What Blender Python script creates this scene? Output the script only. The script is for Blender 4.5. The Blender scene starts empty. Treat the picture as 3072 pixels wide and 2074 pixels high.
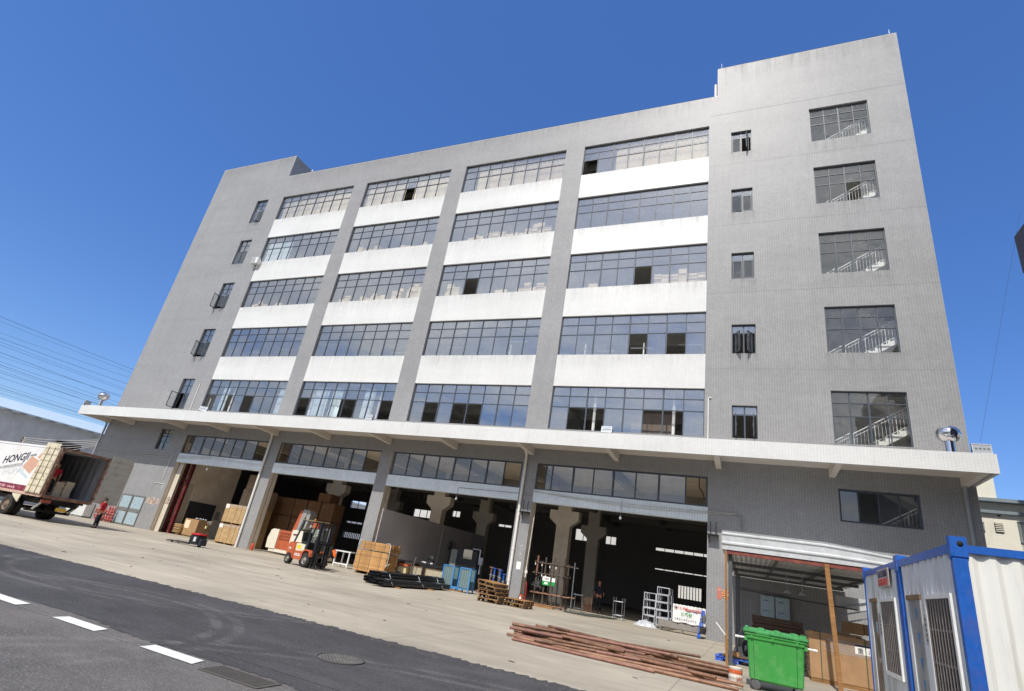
import bpy, math, random
from mathutils import Vector, Matrix

# ------------------------------------------------------------------ camera, sky, sun, exposure
SC = bpy.context.scene
COL = SC.collection
rnd = random.Random(7)
cam_d = bpy.data.cameras.new('camera')
cam = bpy.data.objects.new('camera', cam_d)
COL.objects.link(cam)
_r = (0.9161186, 0.3697951, 0.1548492); _u = (0.0124801, -0.4123651, 0.9109332); _f = (-0.4007130, 0.8325903, 0.3823905)
cam.matrix_world = Matrix(((_r[0], _u[0], -_f[0], 38.8646), (_r[1], _u[1], -_f[1], -27.5292), (_r[2], _u[2], -_f[2], 1.47276), (0, 0, 0, 1)))
cam_d.sensor_width = 36.0
cam_d.sensor_fit = 'HORIZONTAL'
cam_d.lens = 18.734
cam_d.clip_start = 0.05
cam_d.clip_end = 3000
SC.camera = cam

SUN_EL = math.atan(1.2); SUN_DIR = Vector((-0.05, -1.0, 1.2)).normalized()
W = bpy.data.worlds.new('World'); SC.world = W; W.use_nodes = True
nt = W.node_tree; nt.nodes.clear()
def wn(t, **k):
    n = nt.nodes.new(t)
    for a, b in k.items(): setattr(n, a, b)
    return n
sky = wn('ShaderNodeTexSky', sky_type='NISHITA', sun_disc=False, sun_elevation=SUN_EL, sun_rotation=math.radians(183), altitude=50, air_density=1.0, dust_density=0.6, ozone_density=3.0)
tc = wn('ShaderNodeTexCoord'); sep = wn('ShaderNodeSeparateXYZ'); nt.links.new(tc.outputs['Generated'], sep.inputs[0])
zc = wn('ShaderNodeMath', operation='MAXIMUM'); zc.inputs[1].default_value = 0.06; nt.links.new(sep.outputs['Z'], zc.inputs[0])
dv = wn('ShaderNodeVectorMath', operation='DIVIDE'); cz = wn('ShaderNodeCombineXYZ')
for i in range(3): nt.links.new(zc.outputs[0], cz.inputs[i])
nt.links.new(tc.outputs['Generated'], dv.inputs[0]); nt.links.new(cz.outputs[0], dv.inputs[1])
no = wn('ShaderNodeTexNoise'); no.inputs['Scale'].default_value = 0.9; no.inputs['Detail'].default_value = 7; no.inputs['Roughness'].default_value = 0.6
nt.links.new(dv.outputs[0], no.inputs['Vector'])
cr = wn('ShaderNodeMapRange', clamp=True); cr.inputs[1].default_value = 0.32; cr.inputs[2].default_value = 0.60; cr.inputs[3].default_value = 0; cr.inputs[4].default_value = 0.85
nt.links.new(no.outputs['Fac'], cr.inputs[0])
ym = wn('ShaderNodeMapRange', clamp=True); ym.inputs[1].default_value = 0.1; ym.inputs[2].default_value = -0.3; ym.inputs[3].default_value = 0; ym.inputs[4].default_value = 1
nt.links.new(sep.outputs['Y'], ym.inputs[0])
mu = wn('ShaderNodeMath', operation='MULTIPLY'); nt.links.new(cr.outputs[0], mu.inputs[0]); nt.links.new(ym.outputs[0], mu.inputs[1])
hs = wn('ShaderNodeHueSaturation'); hs.inputs['Saturation'].default_value = 1.24; hs.inputs['Hue'].default_value = 0.511; hs.inputs['Value'].default_value = 1.36
nt.links.new(sky.outputs[0], hs.inputs['Color'])
mx = wn('ShaderNodeMixRGB'); mx.inputs[2].default_value = (4.9, 5.0, 5.2, 1)
m0 = wn('ShaderNodeMixRGB'); m0.inputs[0].default_value = 0.4; m0.inputs[2].default_value = (0.47, 1.28, 3.7, 1); nt.links.new(hs.outputs[0], m0.inputs[1])
dp = wn('ShaderNodeVectorMath', operation='DOT_PRODUCT'); dp.inputs[1].default_value = tuple(SUN_DIR); nt.links.new(tc.outputs['Generated'], dp.inputs[0])
gl = wn('ShaderNodeMapRange', clamp=True); gl.inputs[1].default_value = .55; gl.inputs[2].default_value = 1; gl.inputs[3].default_value = 1; gl.inputs[4].default_value = 2.4; nt.links.new(dp.outputs['Value'], gl.inputs[0])
cb_ = wn('ShaderNodeMixRGB', blend_type='MULTIPLY'); cb_.inputs[0].default_value = 1; cb_.inputs[1].default_value = (4.7, 4.8, 5.0, 1); nt.links.new(gl.outputs[0], cb_.inputs[2]); nt.links.new(cb_.outputs[0], mx.inputs[2])
nt.links.new(mu.outputs[0], mx.inputs[0]); nt.links.new(m0.outputs[0], mx.inputs[1])
bg = wn('ShaderNodeBackground'); bg.inputs['Strength'].default_value = 0.14
nt.links.new(mx.outputs[0], bg.inputs['Color'])
wo = wn('ShaderNodeOutputWorld'); nt.links.new(bg.outputs[0], wo.inputs['Surface'])

sun_d = bpy.data.lights.new('sun', 'SUN'); sun_d.energy = 4.0; sun_d.angle = math.radians(0.5); sun_d.color = (1.0, 0.95, 0.87)
sun = bpy.data.objects.new('sun', sun_d); COL.objects.link(sun)
sun.rotation_euler = SUN_DIR.to_track_quat('Z', 'Y').to_euler(); sun.location = (0, -60, 80)
SC.view_settings.view_transform = 'Standard'
try: SC.view_settings.look = 'None'
except Exception: pass
SC.view_settings.exposure = 0.05; SC.view_settings.gamma = 1.0; SC.view_settings.use_curve_mapping = False
SC.cycles.max_bounces = 6; SC.cycles.diffuse_bounces = 4; SC.cycles.glossy_bounces = 3; SC.cycles.transparent_max_bounces = 12; SC.cycles.transmission_bounces = 4
SC.cycles.sample_clamp_indirect = 4.0

# ------------------------------------------------------------------ materials
def lin(c):
    return tuple(((v / 255) / 12.92 if v / 255 <= 0.04045 else ((v / 255 + 0.055) / 1.055) ** 2.4) for v in c) + (1,)
def _nm(name):
    m = bpy.data.materials.new(name); m.use_nodes = True
    t = m.node_tree; t.nodes.clear()
    def N(ty, **k):
        n = t.nodes.new(ty)
        for a, b in k.items(): setattr(n, a, b)
        return n
    b = N('ShaderNodeBsdfPrincipled'); o = N('ShaderNodeOutputMaterial'); t.links.new(b.outputs[0], o.inputs['Surface'])
    return m, t, N, b, o
def noise(t, N, vec, sc, det=4, rough=.55, stretch=None):
    if stretch:
        mp = N('ShaderNodeMapping'); mp.inputs['Scale'].default_value = stretch; t.links.new(vec, mp.inputs['Vector']); vec = mp.outputs[0]
    n = N('ShaderNodeTexNoise'); n.inputs['Scale'].default_value = sc; n.inputs['Detail'].default_value = det; n.inputs['Roughness'].default_value = rough
    t.links.new(vec, n.inputs['Vector']); return n.outputs['Fac']
def rng(t, N, s, a, b, c, d):
    r = N('ShaderNodeMapRange', clamp=True)
    for i, v in enumerate((a, b, c, d)): r.inputs[i + 1].default_value = v
    t.links.new(s, r.inputs[0]); return r.outputs[0]
def mix(t, N, fac, c1, c2, mode='MIX'):
    m = N('ShaderNodeMixRGB', blend_type=mode)
    for i, v in enumerate((fac, c1, c2)):
        if hasattr(v, 'links'): t.links.new(v, m.inputs[i])
        else: m.inputs[i].default_value = v
    return m.outputs[0]
def bump(t, N, b, h, st, dist=.01):
    n = N('ShaderNodeBump'); n.inputs['Strength'].default_value = st; n.inputs['Distance'].default_value = dist
    t.links.new(h, n.inputs['Height']); t.links.new(n.outputs[0], b.inputs['Normal'])
MATS = {}
def P(name, rgb, rough=.6, metal=0., var=.14, sc=5., dirt=None, damt=.5, dsc=2.2, bmp=0., bsc=60., stretch=None, rv=0.):
    """painted / plain surface: base colour, two-scale variation, optional patches of dirt or rust"""
    if name in MATS: return MATS[name]
    m, t, N, b, o = _nm(name); MATS[name] = m
    v = N('ShaderNodeTexCoord').outputs['Object']
    n1 = noise(t, N, v, sc, 5, .6, stretch); n2 = noise(t, N, v, sc * 7, 3, .6, stretch)
    c = lin(rgb)
    k = rng(t, N, n1, .3, .7, 1 - var, 1 + var * .6); k2 = rng(t, N, n2, .3, .7, 1 - var * .5, 1 + var * .4)
    col = mix(t, N, 1., c, k, 'MULTIPLY'); col = mix(t, N, 1., col, k2, 'MULTIPLY')
    if rv: col = mix(t, N, 1., col, rng(t, N, N('ShaderNodeObjectInfo').outputs['Random'], 0, 1, 1 - rv, 1 + rv), 'MULTIPLY')
    if dirt:
        d = noise(t, N, v, dsc, 7, .68, stretch); f = rng(t, N, d, .5, .68, 0, damt)
        col = mix(t, N, f, col, lin(dirt))
    t.links.new(col, b.inputs['Base Color'])
    b.inputs['Metallic'].default_value = metal
    t.links.new(rng(t, N, n2, .3, .7, max(.02, rough - .08), min(1, rough + .1)), b.inputs['Roughness'])
    if bmp: bump(t, N, b, noise(t, N, v, bsc, 4, .6), bmp)
    return m
def tile(name, c1, c2, grout, bw, bh, ms, rough, stain=.18, spec=.5):
    """small wall tiles in a straight grid, laid out in world metres"""
    m, t, N, b, o = _nm(name); MATS[name] = m
    g = N('ShaderNodeNewGeometry'); s = N('ShaderNodeSeparateXYZ'); t.links.new(g.outputs['Position'], s.inputs[0])
    ad = N('ShaderNodeMath', operation='ADD'); t.links.new(s.outputs['X'], ad.inputs[0]); t.links.new(s.outputs['Y'], ad.inputs[1])
    cb = N('ShaderNodeCombineXYZ'); t.links.new(ad.outputs[0], cb.inputs[0]); t.links.new(s.outputs['Z'], cb.inputs[1])
    br = N('ShaderNodeTexBrick', offset=0., squash=1.)
    for k, v in (('Scale', 1.), ('Mortar Size', ms), ('Mortar Smooth', .2), ('Bias', 0.), ('Brick Width', bw), ('Row Height', bh)): br.inputs[k].default_value = v
    br.inputs['Color1'].default_value = lin(c1); br.inputs['Color2'].default_value = lin(c2); br.inputs['Mortar'].default_value = lin(grout)
    t.links.new(cb.outputs[0], br.inputs['Vector'])
    n1 = noise(t, N, g.outputs['Position'], .35, 6, .62); n2 = noise(t, N, g.outputs['Position'], 1.6, 5, .6, (1, 1, .12))
    ng = noise(t, N, g.outputs['Position'], 3.2, 5, .75); nb = mix(t, N, .5, lin(c1), lin(c2)); gf = N('ShaderNodeMath', operation='MULTIPLY'); t.links.new(rng(t, N, ng, .38, .62, .55, .0), gf.inputs[0]); t.links.new(br.outputs['Fac'], gf.inputs[1])
    brc = mix(t, N, gf.outputs[0], br.outputs['Color'], nb)
    k = rng(t, N, n1, .3, .7, 1 - stain, 1 + stain * .5); k2 = rng(t, N, n2, .35, .7, 1 + stain * .25, 1 - stain * .55)
    n3 = noise(t, N, g.outputs['Position'], .22, 2, .5, (.6, 1, 5.)); k3 = rng(t, N, n3, .4, .6, 1 - stain * .35, 1 + stain * .25)
    col = mix(t, N, 1., brc, k, 'MULTIPLY'); col = mix(t, N, 1., col, k2, 'MULTIPLY'); col = mix(t, N, 1., col, k3, 'MULTIPLY')
    n4 = noise(t, N, g.outputs['Position'], 5., 4, .65, (1, 1, .035)); n5 = noise(t, N, g.outputs['Position'], .5, 3, .6)
    ds = N('ShaderNodeMath', operation='MULTIPLY'); t.links.new(rng(t, N, n4, .56, .74, 0, 1), ds.inputs[0]); t.links.new(rng(t, N, n5, .46, .62, 0, stain * 2.2 + .08), ds.inputs[1])
    col = mix(t, N, ds.outputs[0], col, lin((98, 94, 88)))
    t.links.new(col, b.inputs['Base Color'])
    t.links.new(rng(t, N, br.outputs['Fac'], 0, 1, rough, .85), b.inputs['Roughness'])
    b.inputs['Specular IOR Level'].default_value = spec
    inv = N('ShaderNodeMath', operation='SUBTRACT'); inv.inputs[0].default_value = 1; t.links.new(br.outputs['Fac'], inv.inputs[1])
    bump(t, N, b, inv.outputs[0], .35, .004)
    return m
def glass(name, tint, refl, rough=0.):
    m, t, N, b, o = _nm(name); MATS[name] = m; t.nodes.remove(b)
    tr = N('ShaderNodeBsdfTransparent'); tr.inputs['Color'].default_value = lin(tint)
    gl = N('ShaderNodeBsdfGlossy'); gl.inputs['Roughness'].default_value = rough; gl.inputs['Color'].default_value = (.92, .95, .97, 1)
    fr = N('ShaderNodeLayerWeight'); fr.inputs['Blend'].default_value = .5
    pw = N('ShaderNodeMath', operation='POWER'); pw.inputs[1].default_value = 4.; t.links.new(fr.outputs['Facing'], pw.inputs[0])
    f = rng(t, N, pw.outputs[0], 0, 1, refl, .9)
    g = N('ShaderNodeNewGeometry'); n = noise(t, N, g.outputs['Position'], .8, 2, .5)
    bp = N('ShaderNodeBump'); bp.inputs['Strength'].default_value = .06; bp.inputs['Distance'].default_value = .05; t.links.new(n, bp.inputs['Height']); t.links.new(bp.outputs[0], gl.inputs['Normal'])
    ms = N('ShaderNodeMixShader'); t.links.new(f, ms.inputs[0]); t.links.new(tr.outputs[0], ms.inputs[1]); t.links.new(gl.outputs[0], ms.inputs[2])
    # a film of dust on the pane
    df = N('ShaderNodeBsdfDiffuse'); df.inputs['Color'].default_value = lin((190, 188, 180)); d = noise(t, N, g.outputs['Position'], 2.2, 7, .7); fd = rng(t, N, d, .42, .75, .01, .085)
    m2 = N('ShaderNodeMixShader'); t.links.new(fd, m2.inputs[0]); t.links.new(ms.outputs[0], m2.inputs[1]); t.links.new(df.outputs[0], m2.inputs[2])
    t.links.new(m2.outputs[0], o.inputs['Surface'])
    return m
def concrete(name, rgb, streak=True, joints=False):
    m, t, N, b, o = _nm(name); MATS[name] = m
    p = N('ShaderNodeNewGeometry').outputs['Position']
    n1 = noise(t, N, p, .22, 8, .62); n2 = noise(t, N, p, .9, 7, .65, (.25, 1.4, 1)); n3 = noise(t, N, p, 30, 4, .7); n4 = noise(t, N, p, 3.2, 6, .7, (.2, 1.1, 1))
    col = mix(t, N, 1., lin(rgb), rng(t, N, n1, .3, .72, .74, 1.16), 'MULTIPLY')
    if streak:
        col = mix(t, N, 1., col, rng(t, N, n2, .3, .7, .80, 1.14), 'MULTIPLY')
        col = mix(t, N, rng(t, N, n4, .57, .72, 0, .38), col, lin((112, 100, 84)))
        col = mix(t, N, rng(t, N, n4, .28, .40, .3, 0), col, lin((205, 200, 188)))
    col = mix(t, N, 1., col, rng(t, N, n3, .3, .7, .88, 1.08), 'MULTIPLY')
    n6 = noise(t, N, p, 1.1, 5, .7); n7 = noise(t, N, p, .35, 3, .5)
    oil = N('ShaderNodeMath', operation='MULTIPLY'); t.links.new(rng(t, N, n6, .60, .70, 0, .5), oil.inputs[0]); t.links.new(rng(t, N, n7, .5, .6, 0, 1), oil.inputs[1]); col = mix(t, N, oil.outputs[0], col, lin((88, 80, 70)))
    if joints:
        s = N('ShaderNodeSeparateXYZ'); t.links.new(p, s.inputs[0]); cb = N('ShaderNodeCombineXYZ'); t.links.new(s.outputs[0], cb.inputs[0]); t.links.new(s.outputs[1], cb.inputs[1])
        br = N('ShaderNodeTexBrick', offset=0.)
        for k, v in (('Scale', 1.), ('Mortar Size', .012), ('Mortar Smooth', .4), ('Brick Width', 4.7), ('Row Height', 4.7)): br.inputs[k].default_value = v
        t.links.new(cb.outputs[0], br.inputs['Vector'])
        col = mix(t, N, rng(t, N, br.outputs['Fac'], 0, 1, 0, .55), col, lin((90, 82, 70)))
    t.links.new(col, b.inputs['Base Color']); t.links.new(rng(t, N, n2, .3, .7, .75, .95), b.inputs['Roughness'])
    b.inputs['Specular IOR Level'].default_value = .25
    bump(t, N, b, n3, .25, .006)
    return m
def asphalt(name, rgb, speck, warm=None, sp=.5):
    m, t, N, b, o = _nm(name); MATS[name] = m
    p = N('ShaderNodeNewGeometry').outputs['Position']
    n1 = noise(t, N, p, .5, 6, .6); n2 = noise(t, N, p, 2.4, 6, .65, (.35, 1, 1)); vo = noise(t, N, p, 55, 3, .7); big = noise(t, N, p, 140, 2, .7)
    col = mix(t, N, 1., lin(rgb), rng(t, N, n1, .3, .7, .72, 1.25), 'MULTIPLY'); col = mix(t, N, 1., col, rng(t, N, n2, .3, .7, .78, 1.22), 'MULTIPLY')
    if warm: col = mix(t, N, rng(t, N, n1, .5, .7, 0, .5), col, lin(warm))
    col = mix(t, N, rng(t, N, vo, .52, .66, 0, sp), col, lin(speck)); col = mix(t, N, rng(t, N, big, .3, .5, .55, 0), col, (.008, .008, .009, 1))
    # pale tyre arcs
    for cx, cy, R_ in ((29.3, -23.2, 3.3), (29.3, -23.2, 3.62), (36.6, -24.6, 4.6), (36.6, -24.6, 4.95), (27.2, -16.6, 4.4), (27.2, -16.6, 4.75)):
        dn = N('ShaderNodeVectorMath', operation='DISTANCE'); dn.inputs[1].default_value = (cx, cy, 0); t.links.new(p, dn.inputs[0])
        ab = N('ShaderNodeMath', operation='SUBTRACT'); ab.inputs[1].default_value = R_; t.links.new(dn.outputs['Value'], ab.inputs[0]); a2 = N('ShaderNodeMath', operation='ABSOLUTE'); t.links.new(ab.outputs[0], a2.inputs[0])
        f = N('ShaderNodeMath', operation='MULTIPLY'); t.links.new(rng(t, N, a2.outputs[0], .05, .11, .26, 0), f.inputs[0]); t.links.new(rng(t, N, n2, .38, .58, 0, 1), f.inputs[1])
        f2 = N('ShaderNodeMath', operation='MULTIPLY'); t.links.new(f.outputs[0], f2.inputs[0]); t.links.new(rng(t, N, vo, .35, .6, .3, 1), f2.inputs[1])
        col = mix(t, N, f2.outputs[0], col, lin((150, 145, 138)))
    t.links.new(col, b.inputs['Base Color']); b.inputs['Roughness'].default_value = .82; b.inputs['Specular IOR Level'].default_value = .3
    bump(t, N, b, vo, .55, .012)
    return m
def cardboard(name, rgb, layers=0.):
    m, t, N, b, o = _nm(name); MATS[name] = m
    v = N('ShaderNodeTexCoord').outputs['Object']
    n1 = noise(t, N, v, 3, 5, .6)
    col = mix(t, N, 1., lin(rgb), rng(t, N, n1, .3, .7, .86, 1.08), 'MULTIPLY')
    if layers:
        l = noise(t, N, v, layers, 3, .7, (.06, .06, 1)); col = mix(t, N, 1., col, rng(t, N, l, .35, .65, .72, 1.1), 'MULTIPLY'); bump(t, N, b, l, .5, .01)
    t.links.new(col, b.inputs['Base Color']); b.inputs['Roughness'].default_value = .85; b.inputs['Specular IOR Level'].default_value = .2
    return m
def wood(name, rgb, sc=6.):
    m, t, N, b, o = _nm(name); MATS[name] = m
    tcn = N('ShaderNodeTexCoord'); v = tcn.outputs['Object']; inf = N('ShaderNodeObjectInfo')
    n1 = noise(t, N, v, sc, 5, .6, (.5, 6, 6)); n2 = noise(t, N, v, 2, 4, .6)
    col = mix(t, N, 1., lin(rgb), rng(t, N, n1, .3, .7, .66, 1.15), 'MULTIPLY'); col = mix(t, N, 1., col, rng(t, N, n2, .3, .7, .75, 1.1), 'MULTIPLY')
    col = mix(t, N, 1., col, rng(t, N, inf.outputs['Random'], 0, 1, .8, 1.12), 'MULTIPLY')
    t.links.new(col, b.inputs['Base Color']); b.inputs['Roughness'].default_value = .8; b.inputs['Specular IOR Level'].default_value = .25
    bump(t, N, b, n1, .3, .01)
    return m

M_grey = tile('grey_wall_tile', (132, 132, 133), (141, 141, 142), (178, 177, 174), .118, .055, .0064, .42, .08, .4)
M_white = tile('white_wall_tile', (217, 217, 213), (222, 222, 218), (186, 186, 184), .118, .055, .006, .32, .06)
M_beam = tile('pale_blue_grey_tile', (232, 243, 248), (238, 247, 250), (170, 178, 184), .118, .055, .007, .4, .12)
M_paint = P('cream_wall_paint', (206, 196, 180), .8, 0, .07, .7, (150, 138, 120), .25, .5)
M_soffit = P('soffit_paint', (214, 206, 196), .85, 0, .06, .8)
M_inner = P('interior_paint', (204, 202, 196), .85, 0, .08, .5)
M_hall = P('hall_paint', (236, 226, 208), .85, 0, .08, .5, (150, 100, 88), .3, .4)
M_dark = P('dark_hall_tone', (150, 146, 140), .85, 0, .1, .6)
M_frame = P('window_frame_paint', (66, 74, 84), .45, 0, .08, 4)
M_glass = glass('window_glass', (252, 253, 253), .20)
M_glass2 = glass('dark_window_glass', (251, 252, 252), .055)
M_conc = concrete('yard_concrete', (178, 169, 152), True, True)
M_rail = P('white_rail_paint', (232, 232, 230), .4, 0, .05)
M_stair = P('stair_paint', (244, 241, 232), .7, 0, .06)
M_steel = P('galvanised_steel', (170, 173, 176), .38, .9, .12, 8)
M_chrome = P('polished_steel', (205, 206, 208), .06, 1., .03, 3)
M_pvc = P('white_plastic_pipe', (226, 224, 218), .45, 0, .07, 3)
M_greypvc = P('grey_plastic_pipe', (150, 153, 156), .5, 0, .07, 3)
M_wire = P('black_cable', (30, 31, 34), .6, 0, .1)
M_wirel = P('pale_cable', (196, 192, 184), .6, 0, .1)
M_black = P('black_steel', (30, 31, 33), .45, 0, .2, 6)
M_rubber = P('black_rubber', (34, 33, 32), .85, 0, .2, 8, (92, 84, 72), .45, 3)
M_blue = P('blue_paint', (24, 90, 176), .4, 0, .12, 3, (120, 70, 40), .35, 1.6)
M_lblue = P('sky_blue_paint', (64, 140, 200), .45, 0, .14, 5, (120, 80, 50), .4, 3)
M_orange = P('orange_paint', (186, 94, 58), .42, 0, .14, 4, (110, 60, 40), .35, 2.5)
M_red = P('red_paint', (176, 34, 36), .42, 0, .12, 5)
M_maroon = P('maroon_steel_paint', (104, 34, 40), .55, 0, .2, 3, (150, 120, 110), .3, 4)
M_cream = P('cream_machine_paint', (222, 216, 198), .45, 0, .08, 3)
M_whitep = P('white_paint', (226, 226, 222), .45, 0, .06, 3)
M_paper = P('white_paper', (236, 234, 228), .8, 0, .05)
M_card = cardboard('brown_cardboard', (166, 134, 98))
M_cardl = cardboard('stacked_board_edges', (186, 156, 114), 45.)
M_cardp = cardboard('pale_cardboard', (236, 214, 180))
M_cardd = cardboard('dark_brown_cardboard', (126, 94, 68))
M_wood = wood('pallet_wood', (168, 126, 82))
M_woodg = wood('weathered_wood', (128, 104, 78))
M_lumber = wood('fresh_lumber', (198, 152, 98))
M_rust = P('rusty_pipe_steel', (128, 92, 70), .48, .15, .35, 7, (170, 134, 98), .5, 5, .3, 80, None, .4)
M_rust2 = P('red_oxide_pipe', (130, 92, 78), .55, .1, .3, 6, (112, 78, 60), .6, 5, .3, 80, None, .35)
M_skin = P('skin', (176, 128, 100), .6, 0, .05)
M_hair = P('black_hair', (18, 16, 15), .6, 0, .1)
M_navy = P('navy_cloth', (26, 29, 42), .85, 0, .12, 12)
M_shirt = P('red_cloth', (176, 20, 40), .85, 0, .12, 12)
M_film = P('clear_plastic_wrap', (186, 190, 194), .25, 0, .12, 6)

# ------------------------------------------------------------------ geometry helpers
class MB:
    """collects shapes and links them as ONE mesh object; `root` makes the coordinates relative to that thing"""
    def __init__(s, root=None):
        s.v = []; s.f = []; s.mi = []; s.sm = []
        s.M = Matrix.Identity(4); s.root = root
        s.R = root.matrix_basis.inverted() if (root is not None and root.get('_w')) else Matrix.Identity(4)
    def add(s, vs, fs, m=0, smooth=False):
        o = len(s.v); T = s.R @ s.M
        s.v += [tuple(T @ Vector(p)) for p in vs]
        s.f += [tuple(i + o for i in f) for f in fs]; s.mi += [m] * len(fs); s.sm += [smooth] * len(fs)
        return s
    def box(s, x0, x1, y0, y1, z0, z1, m=0):
        v = [(x, y, z) for z in (z0, z1) for y in (y0, y1) for x in (x0, x1)]
        return s.add(v, [(0, 2, 3, 1), (4, 5, 7, 6), (0, 1, 5, 4), (2, 6, 7, 3), (0, 4, 6, 2), (1, 3, 7, 5)], m)
    def bev(s, x0, x1, y0, y1, z0, z1, r=.02, m=0):
        """box with its vertical and top edges chamfered"""
        a = [(x0 + r, y0), (x1 - r, y0), (x1, y0 + r), (x1, y1 - r), (x1 - r, y1), (x0 + r, y1), (x0, y1 - r), (x0, y0 + r)]
        cx, cy = (x0 + x1) / 2, (y0 + y1) / 2
        kx = 1 - 2 * r / max(1e-6, x1 - x0); ky = 1 - 2 * r / max(1e-6, y1 - y0)
        b = [(cx + (x - cx) * kx, cy + (y - cy) * ky) for x, y in a]
        v = [(x, y, z0) for x, y in a] + [(x, y, z1 - r) for x, y in a] + [(x, y, z1) for x, y in b]
        f = [tuple(range(7, -1, -1)), tuple(range(16, 24))]
        for k in range(2):
            for i in range(8): f.append((k * 8 + i, k * 8 + (i + 1) % 8, k * 8 + 8 + (i + 1) % 8, k * 8 + 8 + i))
        return s.add(v, f, m)
    def beam(s, a, b, w, h, m=0, up=(0, 0, 1)):
        a, b = Vector(a), Vector(b); d = (b - a).normalized(); u = Vector(up)
        if abs(d.dot(u)) > .99: u = Vector((0, 1, 0))
        x = d.cross(u).normalized(); u = x.cross(d)
        v = [p + x * (i * w / 2) + u * (j * h / 2) for p in (a, b) for i, j in ((-1, -1), (1, -1), (1, 1), (-1, 1))]
        return s.add(v, [(3, 2, 1, 0), (4, 5, 6, 7)] + [(i, (i + 1) % 4, 4 + (i + 1) % 4, 4 + i) for i in range(4)], m)
    def cyl(s, a, b, r, r2=None, n=10, caps=True, m=0):
        return s.tube([a, b], r, n, m, caps, r2)
    def tube(s, pts, r, n=6, m=0, caps=True, r2=None):
        pts = [Vector(p) for p in pts]; vs = []; fs = []
        d0 = (pts[1] - pts[0]).normalized(); u = Vector((0, 0, 1))
        if abs(d0.dot(u)) > .95: u = Vector((1, 0, 0))
        x = d0.cross(u).normalized()
        for i, p in enumerate(pts):
            d = ((pts[min(i + 1, len(pts) - 1)] - pts[max(i - 1, 0)])).normalized()
            x = (x - d * x.dot(d)).normalized(); y = d.cross(x)
            k = i / (len(pts) - 1); rr = r if r2 is None else r + (r2 - r) * k
            vs += [p + (x * math.cos(t) + y * math.sin(t)) * rr for t in (2 * math.pi * j / n for j in range(n))]
        for i in range(len(pts) - 1):
            for j in range(n): fs.append((i * n + j, i * n + (j + 1) % n, (i + 1) * n + (j + 1) % n, (i + 1) * n + j))
        s.add(vs, fs, m, True)
        if caps:
            e = (len(pts) - 1) * n
            s.add(vs[:n], [tuple(range(n - 1, -1, -1))], m); s.add(vs[e:], [tuple(range(n))], m)
        return s
    def ring(s, c, ax, R, r, n=18, k=8, m=0):
        c = Vector(c); ax = Vector(ax).normalized(); u = Vector((0, 0, 1)) if abs(ax.z) < .9 else Vector((1, 0, 0))
        x = ax.cross(u).normalized(); y = ax.cross(x); vs = []; fs = []
        for i in range(n):
            t = 2 * math.pi * i / n; d = x * math.cos(t) + y * math.sin(t)
            for j in range(k):
                q = 2 * math.pi * j / k; vs.append(c + d * (R + r * math.cos(q)) + ax * (r * math.sin(q)))
        for i in range(n):
            for j in range(k): fs.append((i * k + j, ((i + 1) % n) * k + j, ((i + 1) % n) * k + (j + 1) % k, i * k + (j + 1) % k))
        return s.add(vs, fs, m, True)
    def lathe(s, prof, c=(0, 0, 0), ax=(0, 0, 1), n=20, m=0, smooth=True):
        c = Vector(c); ax = Vector(ax).normalized(); u = Vector((0, 0, 1)) if abs(ax.z) < .9 else Vector((1, 0, 0))
        x = ax.cross(u).normalized(); y = ax.cross(x); vs = []; fs = []
        for r, z in prof:
            for j in range(n):
                t = 2 * math.pi * j / n; vs.append(c + (x * math.cos(t) + y * math.sin(t)) * r + ax * z)
        for i in range(len(prof) - 1):
            for j in range(n): fs.append((i * n + j, i * n + (j + 1) % n, (i + 1) * n + (j + 1) % n, (i + 1) * n + j))
        return s.add(vs, fs, m, smooth)
    def prism(s, poly, a, b, plane='xz', m=0):
        def q(p, t): return {'xz': (p[0], t, p[1]), 'yz': (t, p[0], p[1]), 'xy': (p[0], p[1], t)}[plane]
        n = len(poly); vs = [q(p, a) for p in poly] + [q(p, b) for p in poly]
        return s.add(vs, [tuple(range(n - 1, -1, -1)), tuple(range(n, 2 * n))] + [(i, (i + 1) % n, n + (i + 1) % n, n + i) for i in range(n)], m)
    def ell(s, c, r, n=14, k=9, m=0):
        pr = [(math.sin(math.pi * i / k), -math.cos(math.pi * i / k)) for i in range(k + 1)]; vs = []; fs = []
        for a, z in pr:
            for j in range(n):
                t = 2 * math.pi * j / n; vs.append((c[0] + r[0] * a * math.cos(t), c[1] + r[1] * a * math.sin(t), c[2] + r[2] * z))
        for i in range(k):
            for j in range(n): fs.append((i * n + j, i * n + (j + 1) % n, (i + 1) * n + (j + 1) % n, (i + 1) * n + j))
        return s.add(vs, fs, m, True)
    def build(s, name, mats, parent=None, kind=None):
        me = bpy.data.meshes.new(name); me.from_pydata(s.v, [], s.f)
        for mm in (mats if isinstance(mats, (list, tuple)) else [mats]): me.materials.append(mm)
        me.polygons.foreach_set('material_index', s.mi); me.polygons.foreach_set('use_smooth', s.sm); me.update()
        o = bpy.data.objects.new(name, me); COL.objects.link(o)
        p = parent if parent is not None else s.root
        if p is not None: o.parent = p
        if kind: o['kind'] = kind
        return o
def tag(o, label, cat, group=None):
    o['label'] = label; o['category'] = cat
    if group: o['group'] = group
    return o
def thing(name, label, cat, loc=(0, 0, 0), rz=0., group=None, world=False):
    """an Empty at the thing's base; world=True lets its parts be written in world coordinates"""
    o = bpy.data.objects.new(name, None); COL.objects.link(o); o.empty_display_size = .2
    o.location = loc; o.rotation_euler = (0, 0, rz)
    if world: o['_w'] = 1
    o.matrix_basis = Matrix.Translation(loc) @ Matrix.Rotation(rz, 4, 'Z')
    return tag(o, label, cat, group)
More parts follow.
